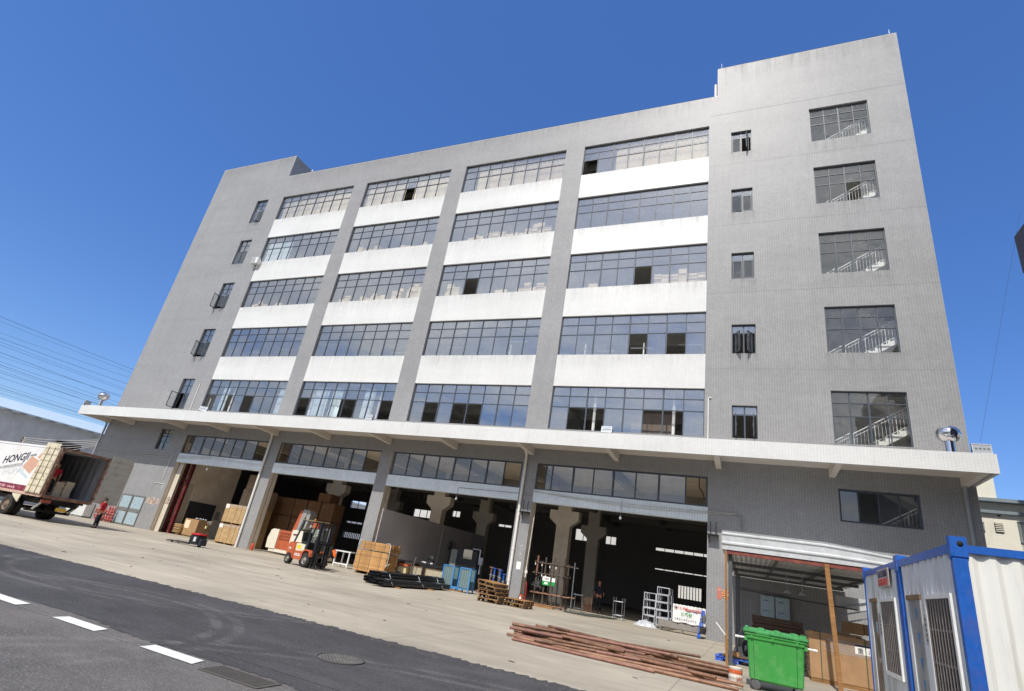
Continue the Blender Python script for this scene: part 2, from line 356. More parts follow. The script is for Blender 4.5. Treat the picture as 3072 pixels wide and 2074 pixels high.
def dup(o, loc=None, rot=None, label=None, parent=None):
    c = o.copy(); COL.objects.link(c)
    if parent is not None: c.parent = parent
    if loc is not None: c.location = loc
    if rot is not None: c.rotation_euler = rot if isinstance(rot, tuple) else (0, 0, rot)
    if label: c['label'] = label
    for ch in list(o.children): dup(ch, parent=c)
    return c
def text(s, size, mat, M, parent=None, name='lettering', depth=.002, shear=0., bold=0., sx=1., align='LEFT'):
    """flat lettering as a mesh; M places its local x (reading direction), y (up) and z (towards the reader)"""
    c = bpy.data.curves.new(name, 'FONT'); c.body = s; c.size = size; c.extrude = depth; c.shear = shear; c.offset = bold; c.align_x = align; c.resolution_u = 3
    o = bpy.data.objects.new(name, c); COL.objects.link(o); bpy.context.view_layer.update()
    me = bpy.data.meshes.new_from_object(o.evaluated_get(bpy.context.evaluated_depsgraph_get()))
    bpy.data.objects.remove(o); bpy.data.curves.remove(c)
    T = M @ Matrix.Diagonal((sx, 1, 1, 1))
    q = parent
    while q is not None and not q.get('_w'): q = q.parent
    if q is not None: T = q.matrix_basis.inverted() @ T
    me.transform(T); me.materials.clear(); me.materials.append(mat)
    r = bpy.data.objects.new(name, me); COL.objects.link(r)
    if parent is not None: r.parent = parent
    return r
def face_y(x, y, z): return Matrix(((1, 0, 0, x), (0, 0, -1, y), (0, 1, 0, z), (0, 0, 0, 1)))      # text on a wall facing -Y
def face_x(x, y, z): return Matrix(((0, 0, 1, x), (1, 0, 0, y), (0, 1, 0, z), (0, 0, 0, 1)))       # text on a wall facing +X
def face_nx(x, y, z): return Matrix(((0, 0, -1, x), (-1, 0, 0, y), (0, 1, 0, z), (0, 0, 0, 1)))    # text on a wall facing -X
def RZ(a): return Matrix.Rotation(a, 4, 'Z')
def TR(x, y, z): return Matrix.Translation((x, y, z))
def struct(o): o['kind'] = 'structure'; return o

def stain_mat():
    m, t, N, b, o = _nm('rain_stain'); g = N('ShaderNodeNewGeometry').outputs['Position']; gen = N('ShaderNodeTexCoord').outputs['Generated']
    s = N('ShaderNodeSeparateXYZ'); t.links.new(gen, s.inputs[0])
    n1 = noise(t, N, g, 4.5, 4, .65, (1, 1, .05)); n2 = noise(t, N, g, 1.2, 3, .6)
    f = N('ShaderNodeMath', operation='MULTIPLY'); t.links.new(rng(t, N, n1, .42, .7, .03, .3), f.inputs[0]); t.links.new(rng(t, N, n2, .3, .7, .3, 1), f.inputs[1])
    z2 = N('ShaderNodeMath', operation='POWER'); z2.inputs[1].default_value = 1.6; t.links.new(s.outputs['Z'], z2.inputs[0])
    e = N('ShaderNodeMath', operation='MULTIPLY'); t.links.new(s.outputs['X'], e.inputs[0]); i1 = N('ShaderNodeMath', operation='SUBTRACT'); i1.inputs[0].default_value = 1; t.links.new(s.outputs['X'], i1.inputs[1]); t.links.new(i1.outputs[0], e.inputs[1])
    f2 = N('ShaderNodeMath', operation='MULTIPLY'); t.links.new(f.outputs[0], f2.inputs[0]); t.links.new(z2.outputs[0], f2.inputs[1])
    f3 = N('ShaderNodeMath', operation='MULTIPLY'); t.links.new(f2.outputs[0], f3.inputs[0]); t.links.new(rng(t, N, e.outputs[0], 0, .03, 0, 1), f3.inputs[1])
    tr = N('ShaderNodeBsdfTransparent'); ms = N('ShaderNodeMixShader'); b.inputs['Base Color'].default_value = lin((84, 80, 74)); b.inputs['Roughness'].default_value = .9
    t.links.new(f3.outputs[0], ms.inputs[0]); t.links.new(tr.outputs[0], ms.inputs[1]); t.links.new(b.outputs[0], ms.inputs[2]); t.links.new(ms.outputs[0], o.inputs['Surface']); return m
M_stain = stain_mat()
# ------------------------------------------------------------------ ground
def ragged(x0, x1, y, amp, step, seed):
    r = random.Random(seed); n = int((x1 - x0) / step); return [(x0 + (x1 - x0) * i / n, y + r.uniform(-amp, amp) + .25 * math.sin(i * step * .13 + seed)) for i in range(n + 1)]
def strip(name, top, bot, z, mat):
    mb = MB(); vs = [(x, y, z) for x, y in top] + [(x, y, z) for x, y in bot]; n = len(top)
    mb.add(vs, [(i, n + i, n + i + 1, i + 1) for i in range(n - 1)]); return struct(mb.build(name, mat))
mb = MB(); mb.add([(-700, -700, 0), (700, -700, 0), (700, 700, 0), (-700, 700, 0)], [(0, 1, 2, 3)]); struct(mb.build('ground', M_conc))
M_new = asphalt('fresh_asphalt', (72, 71, 73), (146, 143, 138), None, .35)
M_old = asphalt('old_asphalt', (104, 101, 99), (176, 172, 166), (98, 86, 78), .5)
xs = []
def edge(y, amp, step, seed, fine):
    far = [(-400, y)]; mid = ragged(-30, 20, y, amp * .6, 1.0, seed) + ragged(20.1, 44, y, amp, fine, seed + 1)
    return far + mid + [(400, y)]
e1 = edge(-18.85, .05, .12, 3, 1); e1 = [(-400, -19)] + [(x, y + (.0 if x < 30 else .0)) for x, y in ragged(-30, 20, -19.0, .06, .5, 5) + ragged(20.05, 46, -18.75, .085, .06, 6)] + [(400, -18.7)]
e2 = [(x, -22.15) for x, _ in e1]; e2 = [(x, -22.28 + .07 * math.sin(x * 1.7) + rnd.uniform(-.03, .03) + (.0 if x < 33 else -.12 * min(1, (x - 33) / 2))) for x, _ in e1]
strip('asphalt_patch', e1, e2, .008, M_new)
strip('road', [(x, -21.2) for x in (-400, -100, 0, 30, 60, 400)], [(x, -60) for x in (-400, -100, 0, 30, 60, 400)], .004, M_old)
M_mark = P('road_marking_paint', (232, 232, 228), .7, 0, .05, 6, (150, 146, 140), .35, 9)
mb = MB()
for i in range(-8, 4):
    x = 30.74 + 1.745 * i if i < 1 else 32.49 + 1.745 * (i - 1)
    if x > 33.6: break
    mb.add([(x, -22.62, .0125), (x + .88, -22.62, .0125), (x + .80, -22.40, .0125), (x - .03, -22.40, .0125)], [(0, 1, 2, 3)])
struct(mb.build('lane_marking', M_mark))
mb = MB(); mb.add([(20, -22.605, .0085), (36, -22.605, .0085), (36, -22.59, .0085), (20, -22.59, .0085)], [(0, 1, 2, 3)]); struct(mb.build('guide_line_marking', P('worn_chalk_line', (150, 148, 144), .8, 0, .3, 20, (88, 86, 86), .9, 14)))
mb = MB(); mb.add([(32.9, -21.95, .0125), (37.4, -22.0, .0125), (37.4, -21.985, .0125), (32.9, -21.935, .0125)], [(0, 1, 2, 3)]); struct(mb.build('seam_marking', P('pale_seam', (98, 98, 100), .8, 0, .3, 20, (60, 60, 62), .9, 14)))
# manhole cover and drain grate
t = thing('manhole_cover', 'round chequered manhole cover set flush in the fresh black asphalt', 'manhole cover', (33.82, -20.66, .008), world=False)
mb = MB(t); mb.lathe([(.30, 0), (.30, .008), (.285, .011), (0.0, .011)], n=36, smooth=False)
for i in range(-9, 10):
    for j in range(-9, 10):
        if math.hypot(i, j) < 9.2 and (i + j) % 2 == 0: mb.box(i * .03 - .011, i * .03 + .011, j * .03 - .006, j * .03 + .006, .011, .016)
mb.build('cover', P('dusty_iron', (104, 101, 97), .8, .0, .2, 8, (130, 126, 118), .5, 6))
mb = MB(t); mb.ring((0, 0, .006), (0, 0, 1), .315, .012, 40, 6); mb.build('rim', P('iron_rim', (74, 72, 70), .8, 0))
t = thing('drain_grate', 'rectangular iron drain grate beside the end of the white lane dashes', 'drain grate', (33.98, -22.52, .008))
mb = MB(t); mb.box(-.42, .42, -.16, .16, .0, .004); mb.build('pit', P('drain_pit', (18, 17, 16), .95))
mb = MB(t)
for x in (-.42, .42): mb.box(x - .012, x + .012, -.17, .17, .002, .0065)
for y in (-.165, .165): mb.box(-.408, .408, y - .01, y + .01, .002, .006)
mb.build('frame', P('worn_iron', (112, 106, 100), .7, .2, .2, 9))
for i in range(8): mb = MB(t); y = -.133 + i * .038; mb.box(-.405, .405, y - .006, y + .006, .0042, .006); mb.build('bar', MATS['worn_iron'])

# ------------------------------------------------------------------ the factory building
B = thing('factory_building', 'six-storey grey tiled factory with white bands, strip windows and open ground floor bays', 'building', (18.6, 12, 0), world=True)
UB = [(0, 8.17), (9.58, 17.81), (19.17, 27.3), (28.66, 36.93)]
GB = [(-.3, 8.36), (9.4, 17.93), (18.8, 27.5), (28.35, 37.15)]
ZB = [8.97 + 4.5 * k for k in range(5)]; ZT = [11.53 + 4.5 * k for k in range(5)]
holes = [(a, b, ZB[0], ZT[4]) for a, b in UB] + [(a, b, 0, 7.0) for a, b in GB]
for k in range(5):
    holes += [(-3.33, -1.88, ZB[k] + .03, ZT[k] + .02), (38.22, 39.38, ZB[k] + .02, ZB[k] + 1.70), (42.56, 45.53, ZB[k] + .02, ZT[k] + .01)]
holes += [(-3.36, -1.95, 5.71, 7.31), (42.55, 45.5, 5.55, 6.96)]
XL, XR = -10.3, 47.45; ZR, ZTW = 32.0, 34.5
def facade():
    X = sorted({XL, -.4, 37.4, XR} | {h[0] for h in holes} | {h[1] for h in holes}); Z = sorted({0, ZR, ZTW} | {h[2] for h in holes} | {h[3] for h in holes})
    def full(i, j):
        if i < 0 or j < 0 or i >= len(X) - 1 or j >= len(Z) - 1: return False
        x, z = (X[i] + X[i + 1]) / 2, (Z[j] + Z[j + 1]) / 2
        if z > ZR and -.4 < x < 37.4: return False
        return not any(a < x < b and c < z < d for a, b, c, d in holes)
    mb = MB(B); y0, y1 = 0., .28
    for i in range(len(X) - 1):
        for j in range(len(Z) - 1):
            if not full(i, j): continue
            a, b, c, d = X[i], X[i + 1], Z[j], Z[j + 1]
            mb.add([(a, y0, c), (b, y0, c), (b, y0, d), (a, y0, d)], [(0, 1, 2, 3)]); mb.add([(a, y1, c), (b, y1, c), (b, y1, d), (a, y1, d)], [(3, 2, 1, 0)], 1)
            if not full(i - 1, j): mb.add([(a, y0, c), (a, y0, d), (a, y1, d), (a, y1, c)], [(0, 1, 2, 3)], 2 if (d <= 7.01 and 0 <= c and any(abs(a - g[1]) < .01 for g in GB)) else 0)
            if not full(i + 1, j): mb.add([(b, y0, c), (b, y1, c), (b, y1, d), (b, y0, d)], [(0, 1, 2, 3)], 2 if (d <= 7.01 and any(abs(b - g[0]) < .01 for g in GB)) else 0)
            if not full(i, j + 1): mb.add([(a, y0, d), (b, y0, d), (b, y1, d), (a, y1, d)], [(0, 1, 2, 3)])
            if not full(i, j - 1) and c > 0: mb.add([(a, y0, c), (a, y1, c), (b, y1, c), (b, y0, c)], [(0, 1, 2, 3)])
    return mb.build('wall', [M_grey, M_inner, M_paint])
facade()
mb = MB(B)                                                           # flanks, rear, tower returns and roof
def prism_wall(x0, x1, y0, y1, z0, z1): mb.box(x0, x1, y0, y1, z0, z1)
for a, b, c, d in ((.28, 14.05, 0, ZTW), (15.4, 24, 0, ZTW), (14.05, 15.4, 0, 5.77), (14.05, 15.4, 6.62, ZTW)): mb.box(XL, XL + .25, a, b, c, d if b < 9.1 else (ZTW if a < 1 else ZR))
mb.box(XR - .25, XR, .28, 24, 0, ZTW)
mb.box(XL + .25, -.4, 9, 9.25, 31, ZTW); mb.box(-.65, -.4, .28, 9, 31, ZTW); mb.box(37.4, XR - .25, 9, 9.25, 31, ZTW); mb.box(37.4, 37.65, .28, 9, 31, ZTW)
mb.box(XL + .25, XR - .25, 23.75, 24, 7.6, ZR)
mb.build('side_wall', M_grey)
mb = MB(B); mb.box(XL + .25, XR - .25, .28, 23.75, 30.7, 31.0); mb.box(XL + .25, -.65, .28, 9, 34.0, 34.2); mb.box(37.65, XR - .25, .28, 9, 34.0, 34.2); mb.build('roof', P('roof_screed', (150, 148, 142), .9))
for x0, x1 in ((XL, -.4), (37.4, XR)):
    mb = MB(B); mb.box(x0 - .0, x1 + .0, .0, .30, ZTW + .001, ZTW + .03); mb.build('coping', P('pale_coping', (200, 200, 196), .7))
mb = MB(B); mb.box(-.4, 37.4, .0, .30, ZR + .001, ZR + .03); mb.build('coping', MATS['pale_coping'])
# white bands between the storeys, lintels over the gates
for a, b in UB:
    for k in range(4):
        mb = MB(B); mb.box(a, b, .003, .26, ZT[k], ZB[k + 1]); mb.build('white_band', M_white)
for a, b in GB:
    mb = MB(B); mb.box(a, b, -.004, .34, 4.92, 5.58); mb.build('lintel', M_beam)
# canopy
mb = MB(B); mb.box(XL - .1, XR, -2.38, .0, 7.80, 7.95); canopy = mb.build('canopy', M_soffit)
mb = MB(B); mb.box(XL - .1, XR, -2.5, -2.38, 7.48, 8.22); mb.box(XL - .1, XL + .02, -2.38, 0, 7.48, 8.22); mb.box(XR - .12, XR, -2.38, 0, 7.48, 8.22); mb.build('fascia', M_white, canopy)
for xr in (-10.1, -6.93, -.63, 4.05, 8.9, 13.62, 18.5, 23.23, 28.08, 32.81, 37.75, 42.48, 47.2):
    mb = MB(B); mb.prism([(-2.38, 7.49), (0., 7.42), (0., 7.80), (-2.38, 7.80)], xr - .25, xr, 'yz'); mb.build('bracket', M_soffit, canopy)
# rooftop lightning strip, rods, stub pipes
mb = MB(B)
for x0, x1, z in ((XL + .3, -.6, ZTW), (-.1, 37.2, ZR), (37.7, XR - .3, ZTW)):
    n = int((x1 - x0) / 1.25)
    mb.tube([(x0 + (x1 - x0) * i / n, .12, z + .20 + .012 * math.sin(i * 2.1)) for i in range(n + 1)], .011, 5)
    for i in range(n + 1): mb.cyl((x0 + (x1 - x0) * i / n, .12, z), (x0 + (x1 - x0) * i / n, .12, z + .21), .012, n=5)
mb.build('lightning_strap', P('dark_galvanised_wire', (70, 74, 82), .5, .6))
for x, z in ((37.65, ZTW), (47.15, ZTW)):
    mb = MB(B); mb.cyl((x, .15, z), (x, .15, z + .62), .014, .009, 6); mb.build('lightning_rod', M_steel)
mb = MB(B); mb.cyl((.85, 1.2, 31), (.85, 1.2, 33.6), .055, n=8); mb.build('roof_pipe', M_pvc)
mb = MB(B); mb.cyl((37.27, .35, 31.2), (37.27, .35, 33.45), .09, n=8); mb.build('roof_pipe', M_pvc)
# ---- interior structure
for k in range(5):
    zt = ZB[k] - .85
    mb = MB(B); mb.box(XL + .25, XR - .25, .28, 11 if k else 23.75, zt - .4, zt); mb.build('floor_slab', M_inner)
    mb = MB(B); mb.box(XL + .25, 37.3, 10.7, 11.0, zt, zt + 4.1); mb.build('inner_wall', M_inner)
    for x0 in (37.3, -.45, 47.0 - 5.6): 
        if x0 > 41: continue
        mb = MB(B); mb.box(x0 - .1, x0 + .1, .28, 10.7, zt, zt + 4.1); mb.build('inner_wall', M_inner)
    mb = MB(B); mb.box(37.4, XR - .25, 4.6, 4.8, zt, zt + 4.1); mb.build('inner_wall', M_inner)
    mb = MB(B)
    for x in (8.87, 18.5, 28.0): mb.box(x - .2, x + .2, .28, 10.7, zt + 3.55, zt + 4.1)
    for y in (2.7, 5.2, 7.7): mb.box(-.3, 37.2, y - .12, y + .12, zt + 3.7, zt + 4.1)
    mb.build('ceiling_beam', M_inner)
# hall lining, columns with corbels, back wall openings
mb = MB(B); mb.box(XL + .25, XR - .25, .34, .36, 7.05, 7.6); mb.box(XR - .5, XR - .26, .3, 23.7, 0, 7.6); mb.build('hall_lining', M_hall)
bh = [(-2.6, -.4, 5.0, 5.8), (5.9, 8.5, 5.0, 5.8), (10.6, 11.6, 5.5, 6.1), (16.0, 17.5, 5.15, 5.4), (24, 25.6, 4.9, 5.9), (26.9, 27.9, 4.9, 5.6), (31.4, 37.0, 4.93, 5.2), (31.4, 36.2, 3.38, 3.5), (-2.6, -.3, 3.36, 3.58), (-2.6, -.2, 1.8, 2.4), (33.4, 35.3, 1.42, 2.42)]
mb = MB(B)
def backwall():
    X = sorted({XL + .25, 37.2} | {h[0] for h in bh} | {h[1] for h in bh}); Z = sorted({0, 7.6} | {h[2] for h in bh} | {h[3] for h in bh})
    for i in range(len(X) - 1):
        for j in range(len(Z) - 1):
            x, z = (X[i] + X[i + 1]) / 2, (Z[j] + Z[j + 1]) / 2
            if any(a < x < b and c < z < d for a, b, c, d in bh): continue
            mb.box(X[i], X[i + 1], 23.75, 24, Z[j], Z[j + 1])
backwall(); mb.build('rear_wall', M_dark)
for a, b, c, d in bh:
    n = max(2, int((b - a) / (.22 if d < 2.5 else .75))); mb = MB(B); mb.box(a, b, 23.70, 23.74, c, c + .03); w_ = mb.build('rear_window', M_frame)
    for i in range(n + 1): mb = MB(B); mb.box(a + (b - a) * i / n - .03, a + (b - a) * i / n + .03, 23.70, 23.76, c + .03, d); mb.build('mullion', M_frame, w_)
for x in (8.88, 18.36, 27.9):
    for y in (7.6, 15.4):
        mb = MB(B); mb.prism([(x - .45, 0), (x + .45, 0), (x + .45, 4.55), (x + .98, 4.95), (x + .98, 5.5), (x + .45, 5.5), (x + .45, 7.2), (x - .45, 7.2), (x - .45, 5.5), (x - .98, 5.5), (x - .98, 4.95), (x - .45, 4.55)], y - .3, y + .3); mb.build('column', M_hall)
mb = MB(B)
for y in (7.6, 15.4, 20): mb.box(XL + .3, 37.2, y - .2, y + .2, 6.55, 7.2)
for x in (-.4, 8.88, 18.36, 27.9): mb.box(x - .2, x + .2, .4, 23.7, 6.5, 7.2)
for x in (3.9, 13.6, 23.1, 32.5): mb.box(x - .14, x + .14, .4, 23.7, 6.7, 7.2)
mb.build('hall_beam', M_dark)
mb = MB(B); mb.box(-9.9, 37.2, 7.4, 23.7, 7.2, 7.26); mb.build('hall_ceiling', M_dark)  # rear ceiling toned dark: the dimness of the hall is in its colour
mb = MB(B); mb.box(-9.9, 37.2, .4, 7.4, 7.2, 7.26); mb.build('front_ceiling', M_hall)  # strip near the gates toned paler, for daylight bounced up from the yard
for x in (8.1, 17.6, 27.2, 36.7, -.1, 9.6, 28.7):
    mb = MB(B); mb.tube([(x, .7, 7.2), (x, .7, 6.6), (x + .12, 1.4, 6.45), (x + .1, 3, 6.4)], .03, 6); mb.build('hall_pipe', P('rusty_red_pipe', (120, 60, 44), .7))
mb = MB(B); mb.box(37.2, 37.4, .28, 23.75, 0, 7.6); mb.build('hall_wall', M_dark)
mb = MB(B); mb.box(-.55, -.36, .3, 6.0, 0, 7.2); w1 = mb.build('hall_wall', M_hall)
mb = MB(B); mb.box(-.36, -.32, .62, 2.2, 0, 3.65); mb.build('wall_panel', M_paint, w1)
for y0, y1 in ((2.32, 3.5), (3.53, 4.72)):
    mb = MB(B); mb.box(-.36, -.30, y0, y1, 0.03, 2.44); dd = mb.build('door', P('dark_grey_door_paint', (62, 64, 66), .5)); mb = MB(B); mb.box(-.30, -.25, (y1 - .14 if y0 < 3 else y0 + .06), (y1 - .08 if y0 < 3 else y0 + .12), 1.0, 1.25); mb.build('handle', M_steel, dd)
mb = MB(B); mb.box(-.36, -.31, 4.95, 5.3, 1.4, 2.0); mb.build('switch_box', M_dark)
for a, b in GB:      # painted jamb piers standing just inside every gate
    mb = MB(B); mb.box(a - .02 if a > 0 else a - .05, a + .02, .34, .62, 0, 4.92); mb.build('jamb_pier', M_paint)
mb = MB(B); mb.box(18.72, 18.86, .3, 15, 0, 3.6); part3 = mb.build('partition_wall', P('grey_partition_paint', (204, 200, 204), .85, 0, .08, .7))
mb = MB(B)
for y in (7.9, 12.5): mb.box(18.86, 18.90, y - .04, y + .04, 0, 3.6)
mb.build('cover_strip', M_inner, part3)

# ---- windows
PANES = []
def win(x0, x1, z0, z1, zr, xc, opened=(), mat=None, y=.12, name='window', fr=.05, mull=.045, thick=(), g=None, skip_mid=()):
    """frame with panes; zr = heights of the horizontal bars, xc = number of columns, opened = {(col,row)} without a pane"""
    xs = [x0 + (x1 - x0) * i / xc for i in range(xc + 1)] if isinstance(xc, int) else xc
    zs = [z0] + list(zr) + [z1]
    mb = MB(B)
    mb.box(x0, x1, y, y + .07, z0, z0 + fr); mb.box(x0, x1, y, y + .07, z1 - fr, z1); mb.box(x0, x0 + fr, y, y + .07, z0 + fr, z1 - fr); mb.box(x1 - fr, x1, y, y + .07, z0 + fr, z1 - fr)
    for i, x in enumerate(xs[1:-1], 1):
        w = mull * (1.7 if i in thick else 1)
        mb.box(x - w / 2, x + w / 2, y + .004, y + .066, z0 + fr, z1 - fr)
    for z in zs[1:-1]: mb.box(x0 + fr, x1 - fr, y + .008, y + .062, z - mull / 2, z + mull / 2)
    # slim sash rails of the sliding lights
    o = mb.build(name, mat or M_frame)
    for j in range(len(zs) - 1):
        for i in range(len(xs) - 1):
            if (i, j) in opened: continue
            PANES.append((xs[i] + .02, xs[i + 1] - .02, zs[j] + .02, zs[j + 1] - .02, y + .035, o, g or M_glass, len(zs) > 2 and j == 0))
    return o
H = 2.56
def rows(z0): return (z0 + 1.34, z0 + 1.98)
OP = {(0, 0): (0, 2, 4), (1, 0): (0, 3, 4, 7), (2, 0): (1, 3, 4), (3, 0): (1, 2, 5, 6), (3, 1): (4, 6), (2, 2): (2,), (3, 2): (4,), (3, 4): (0,), (1, 4): (4,)}
for b, (x0, x1) in enumerate(UB):
    for k in range(5):
        win(x0, x1, ZB[k], ZT[k], rows(ZB[k]), 8, {(c, 0) for c in OP.get((b, k), ())}, thick=(2, 4, 6))
for k in range(5):
    z0 = ZB[k] + .02
    win(42.56, 45.53, z0, ZT[k] + .01, rows(z0), 4, {(2, 0)} if k == 3 else (), thick=(2,), g=M_glass2)
def sash(x, z0, z1, w, ang, right, par):
    """casement leaf hinged at x; ang = opening angle"""
    mb = MB(B); s = -1 if right else 1; a = math.radians(ang)
    mb.M = TR(x, .10, 0) @ RZ(-a * s)
    q = lambda u, v: (u, v) if not right else (-v, -u)
    for u0, u1, c, d in ((0, .045, z0, z1), (w - .045, w, z0, z1), (.045, w - .045, z0, z0 + .05), (.045, w - .045, z1 - .05, z1)):
        a0, a1 = q(u0, u1); mb.box(a0, a1, -.045, 0, c, d)
    a0, a1 = q(w - .04, w - .015); mb.box(a0, a1, .0, .03, (z0 + z1) / 2 - .07, (z0 + z1) / 2 + .05)
    o = mb.build('sash', M_frame, par)
    mb = MB(B); mb.M = TR(x, .10, 0) @ RZ(-a * s); a0, a1 = q(.04, w - .04); mb.box(a0, a1, -.03, -.02, z0 + .045, z1 - .045); mb.build('sash_pane', M_glass2, par)
LS = {0: (85, 0), 1: (60, 50), 2: (70, 40), 3: (0, 0), 4: (0, 40)}
RS = {0: (88, 88), 1: (62, 62), 2: (0, 0), 3: (14, 0), 4: (0, 75)}
for k in range(5):
    z0 = ZB[k] + .03; x0, x1 = -3.33, -1.88; la, ra = LS[k]
    w = win(x0, x1, z0, ZT[k] + .02, rows(z0), 2, {(0, 0), (1, 0)}, fr=.05, name='casement_window')
    sash(x0 + .04, z0 + .05, z0 + 1.31, .68, la, False, w); sash(x1 - .04, z0 + .05, z0 + 1.31, .68, ra, True, w)
    z0 = ZB[k] + .02; x0, x1 = 38.22, 39.38; la, ra = RS[k]
    w = win(x0, x1, z0, z0 + 1.68, (z0 + 1.22,), [x0, (x0 + x1) / 2, x1], {(0, 0), (1, 0)}, fr=.05, name='casement_window', mull=.07)
    sash(x0 + .07 + (.12 if la > 30 else 0), z0 + .05, z0 + 1.17, .48, la, False, w); sash(x1 - .07 - (.12 if ra > 30 else 0), z0 + .05, z0 + 1.17, .48, ra, True, w)
win(-3.36, -1.95, 5.71, 7.31, (6.75,), 2, g=M_glass2)
win(42.55, 45.5, 5.55, 6.96, (), 4, {(1, 0)}, fr=.08, g=M_glass2)
for b, (x0, x1) in enumerate(((-.25, 8.4), (9.36, 17.95), (18.9, 27.48), (28.37, 37.13))):
    opn = {0: (0, 7), 1: (0, 7), 2: (7,), 3: (0, 8)}[b]
    L = x1 - x0
    xs = {0: [0, .095, .225, .35, .475, .6, .725, .86, 1], 1: [0, .12, .235, .36, .485, .61, .735, .86, 1], 2: [0, .125, .25, .375, .5, .625, .75, .875, 1], 3: [0, .06, .10, .235, .36, .48, .61, .74, .885, 1]}[b]
    win(x0, x1, 5.58, 7.0, (), [x0 + L * q for q in xs], {(c, 0) for c in opn}, fr=.08, mull=.06, thick=(2, 4, 6) if b != 3 else (3, 5, 7), y=.06, g=M_glass2)
def flush_panes():
    cx, cy, cz = cam.matrix_world.translation
    key = lambda p: (p[1] - p[0]) * (p[3] - p[2]) / ((cx - p[0]) ** 2 + cy ** 2 + (cz - p[2]) ** 2) ** 1.1
    PANES.sort(key=key, reverse=True); r = random.Random(11)
    rest = {}
    def put(mb, p):
        a, b, c, d, y, o, g, low = p; t1 = r.gauss(0, .0045); t2 = r.gauss(0, .0045); xm, zm = (a + b) / 2, (c + d) / 2
        v = [(x, y + yy + (x - xm) * t1 + (z - zm) * t2, z) for yy in (0, .006) for x, z in ((a, c), (b, c), (b, d), (a, d))]
        mb.add(v, [(0, 1, 2, 3), (7, 6, 5, 4), (0, 4, 5, 1), (1, 5, 6, 2), (2, 6, 7, 3), (3, 7, 4, 0)])
    for i, p in enumerate(PANES):
        if i < 297:
            mb = MB(B); put(mb, p); mb.build('pane', p[6], p[5])
        else:
            mb = rest.setdefault(p[6].name, MB(B)); put(mb, p)
    for k, mb in rest.items(): mb.build('pane', MATS[k], B, 'stuff')
flush_panes()

# ---- stairs seen through the tower windows
def stair(zbase, k):
    mb = MB(B); x0, z0 = 43.55, zbase - .28; n = 12; tr, rs = .28, .178; y0, y1 = .75, 2.0
    poly = [(x0, z0)]
    for i in range(n): poly += [(x0 + tr * i, z0 + rs * (i + 1)), (x0 + tr * (i + 1), z0 + rs * (i + 1))]
    poly += [(x0 + tr * n, z0 + rs * n - .22), (x0 + .3, z0 - .06)]
    # concave stepped outline: build step by step
    for i in range(n):
        a, b = x0 + tr * i, x0 + tr * (i + 1); lo0 = z0 + rs * i - .20; lo1 = z0 + rs * (i + 1) - .20
        mb.add([(a, y, lo0) for y in (y0, y1)] + [(b, y, lo1) for y in (y0, y1)] + [(b, y, z0 + rs * (i + 1)) for y in (y0, y1)] + [(a, y, z0 + rs * (i + 1)) for y in (y0, y1)], [(0, 2, 4, 6), (1, 7, 5, 3), (0, 1, 3, 2), (6, 4, 5, 7), (0, 6, 7, 1), (2, 3, 5, 4)])
    mb.box(x0 + tr * n, 47.15, y0, y1 + 1.4, z0 + rs * n - .2, z0 + rs * n)
    mb.box(37.5, x0, y0, y1 + 1.4, z0 - .18, z0)
    # the return flight behind
    z1 = z0 + rs * n
    for i in range(n):
        a, b = x0 + tr * (n - i - 1), x0 + tr * (n - i); z = z1 + rs * i
        mb.add([(a, y, z + rs - .2) for y in (2.15, 3.4)] + [(b, y, z - .2) for y in (2.15, 3.4)] + [(b, y, z + rs) for y in (2.15, 3.4)] + [(a, y, z + rs) for y in (2.15, 3.4)], [(0, 2, 4, 6), (1, 7, 5, 3), (0, 1, 3, 2), (6, 4, 5, 7), (0, 6, 7, 1), (2, 3, 5, 4)])
    st = mb.build('staircase', M_stair)
    mb = MB(B); sl = rs / tr
    for y in (y0 + .06,):
        P_ = lambda x, h: (x, y, z0 + max(0, (x - x0)) * sl + h)
        xa, xb = x0 - .1, x0 + tr * n
        for h, r in ((1.02, .03), (.86, .015), (.16, .015)): mb.cyl(P_(xa, h), P_(xb, h), r, n=6)
        for i in range(25):
            x = xa + (xb - xa) * i / 24; mb.cyl(P_(x, .05), P_(x, 1.0), .022 if i % 6 == 0 else .010, n=5)
    y2 = 2.08
    for h, r in ((1.02, .03), (.16, .015)): mb.cyl((x0 - 1.35, y2, z0 - 1.35 * sl + h + .0), (x0 + .3, y2, z0 + .3 * sl + h), r, n=6)
    for i in range(12):
        x = x0 - 1.35 + 1.6 * i / 11; mb.cyl((x, y2, z0 + (x - x0) * sl + .1), (x, y2, z0 + (x - x0) * sl + 1.0), .011, n=5)
    # lower-left run of railing in front, rising to the landing post
    for h, r in ((1.02, .03), (.86, .015), (.14, .015)): mb.cyl((42.2, y0 + .05, z0 - (x0 - .25 - 42.2) * sl + h), (x0 - .25, y0 + .05, z0 + h), r, n=6)
    for i in range(12):
        x = 42.25 + (x0 - .3 - 42.25) * i / 11; mb.cyl((x, y0 + .05, z0 - (x0 - .25 - x) * sl + .1), (x, y0 + .05, z0 - (x0 - .25 - x) * sl + 1.0), .011, n=5)
    mb.build('railing', M_rail, st)
for k in range(5): stair(ZB[k], k)
stair(4.5, 9)
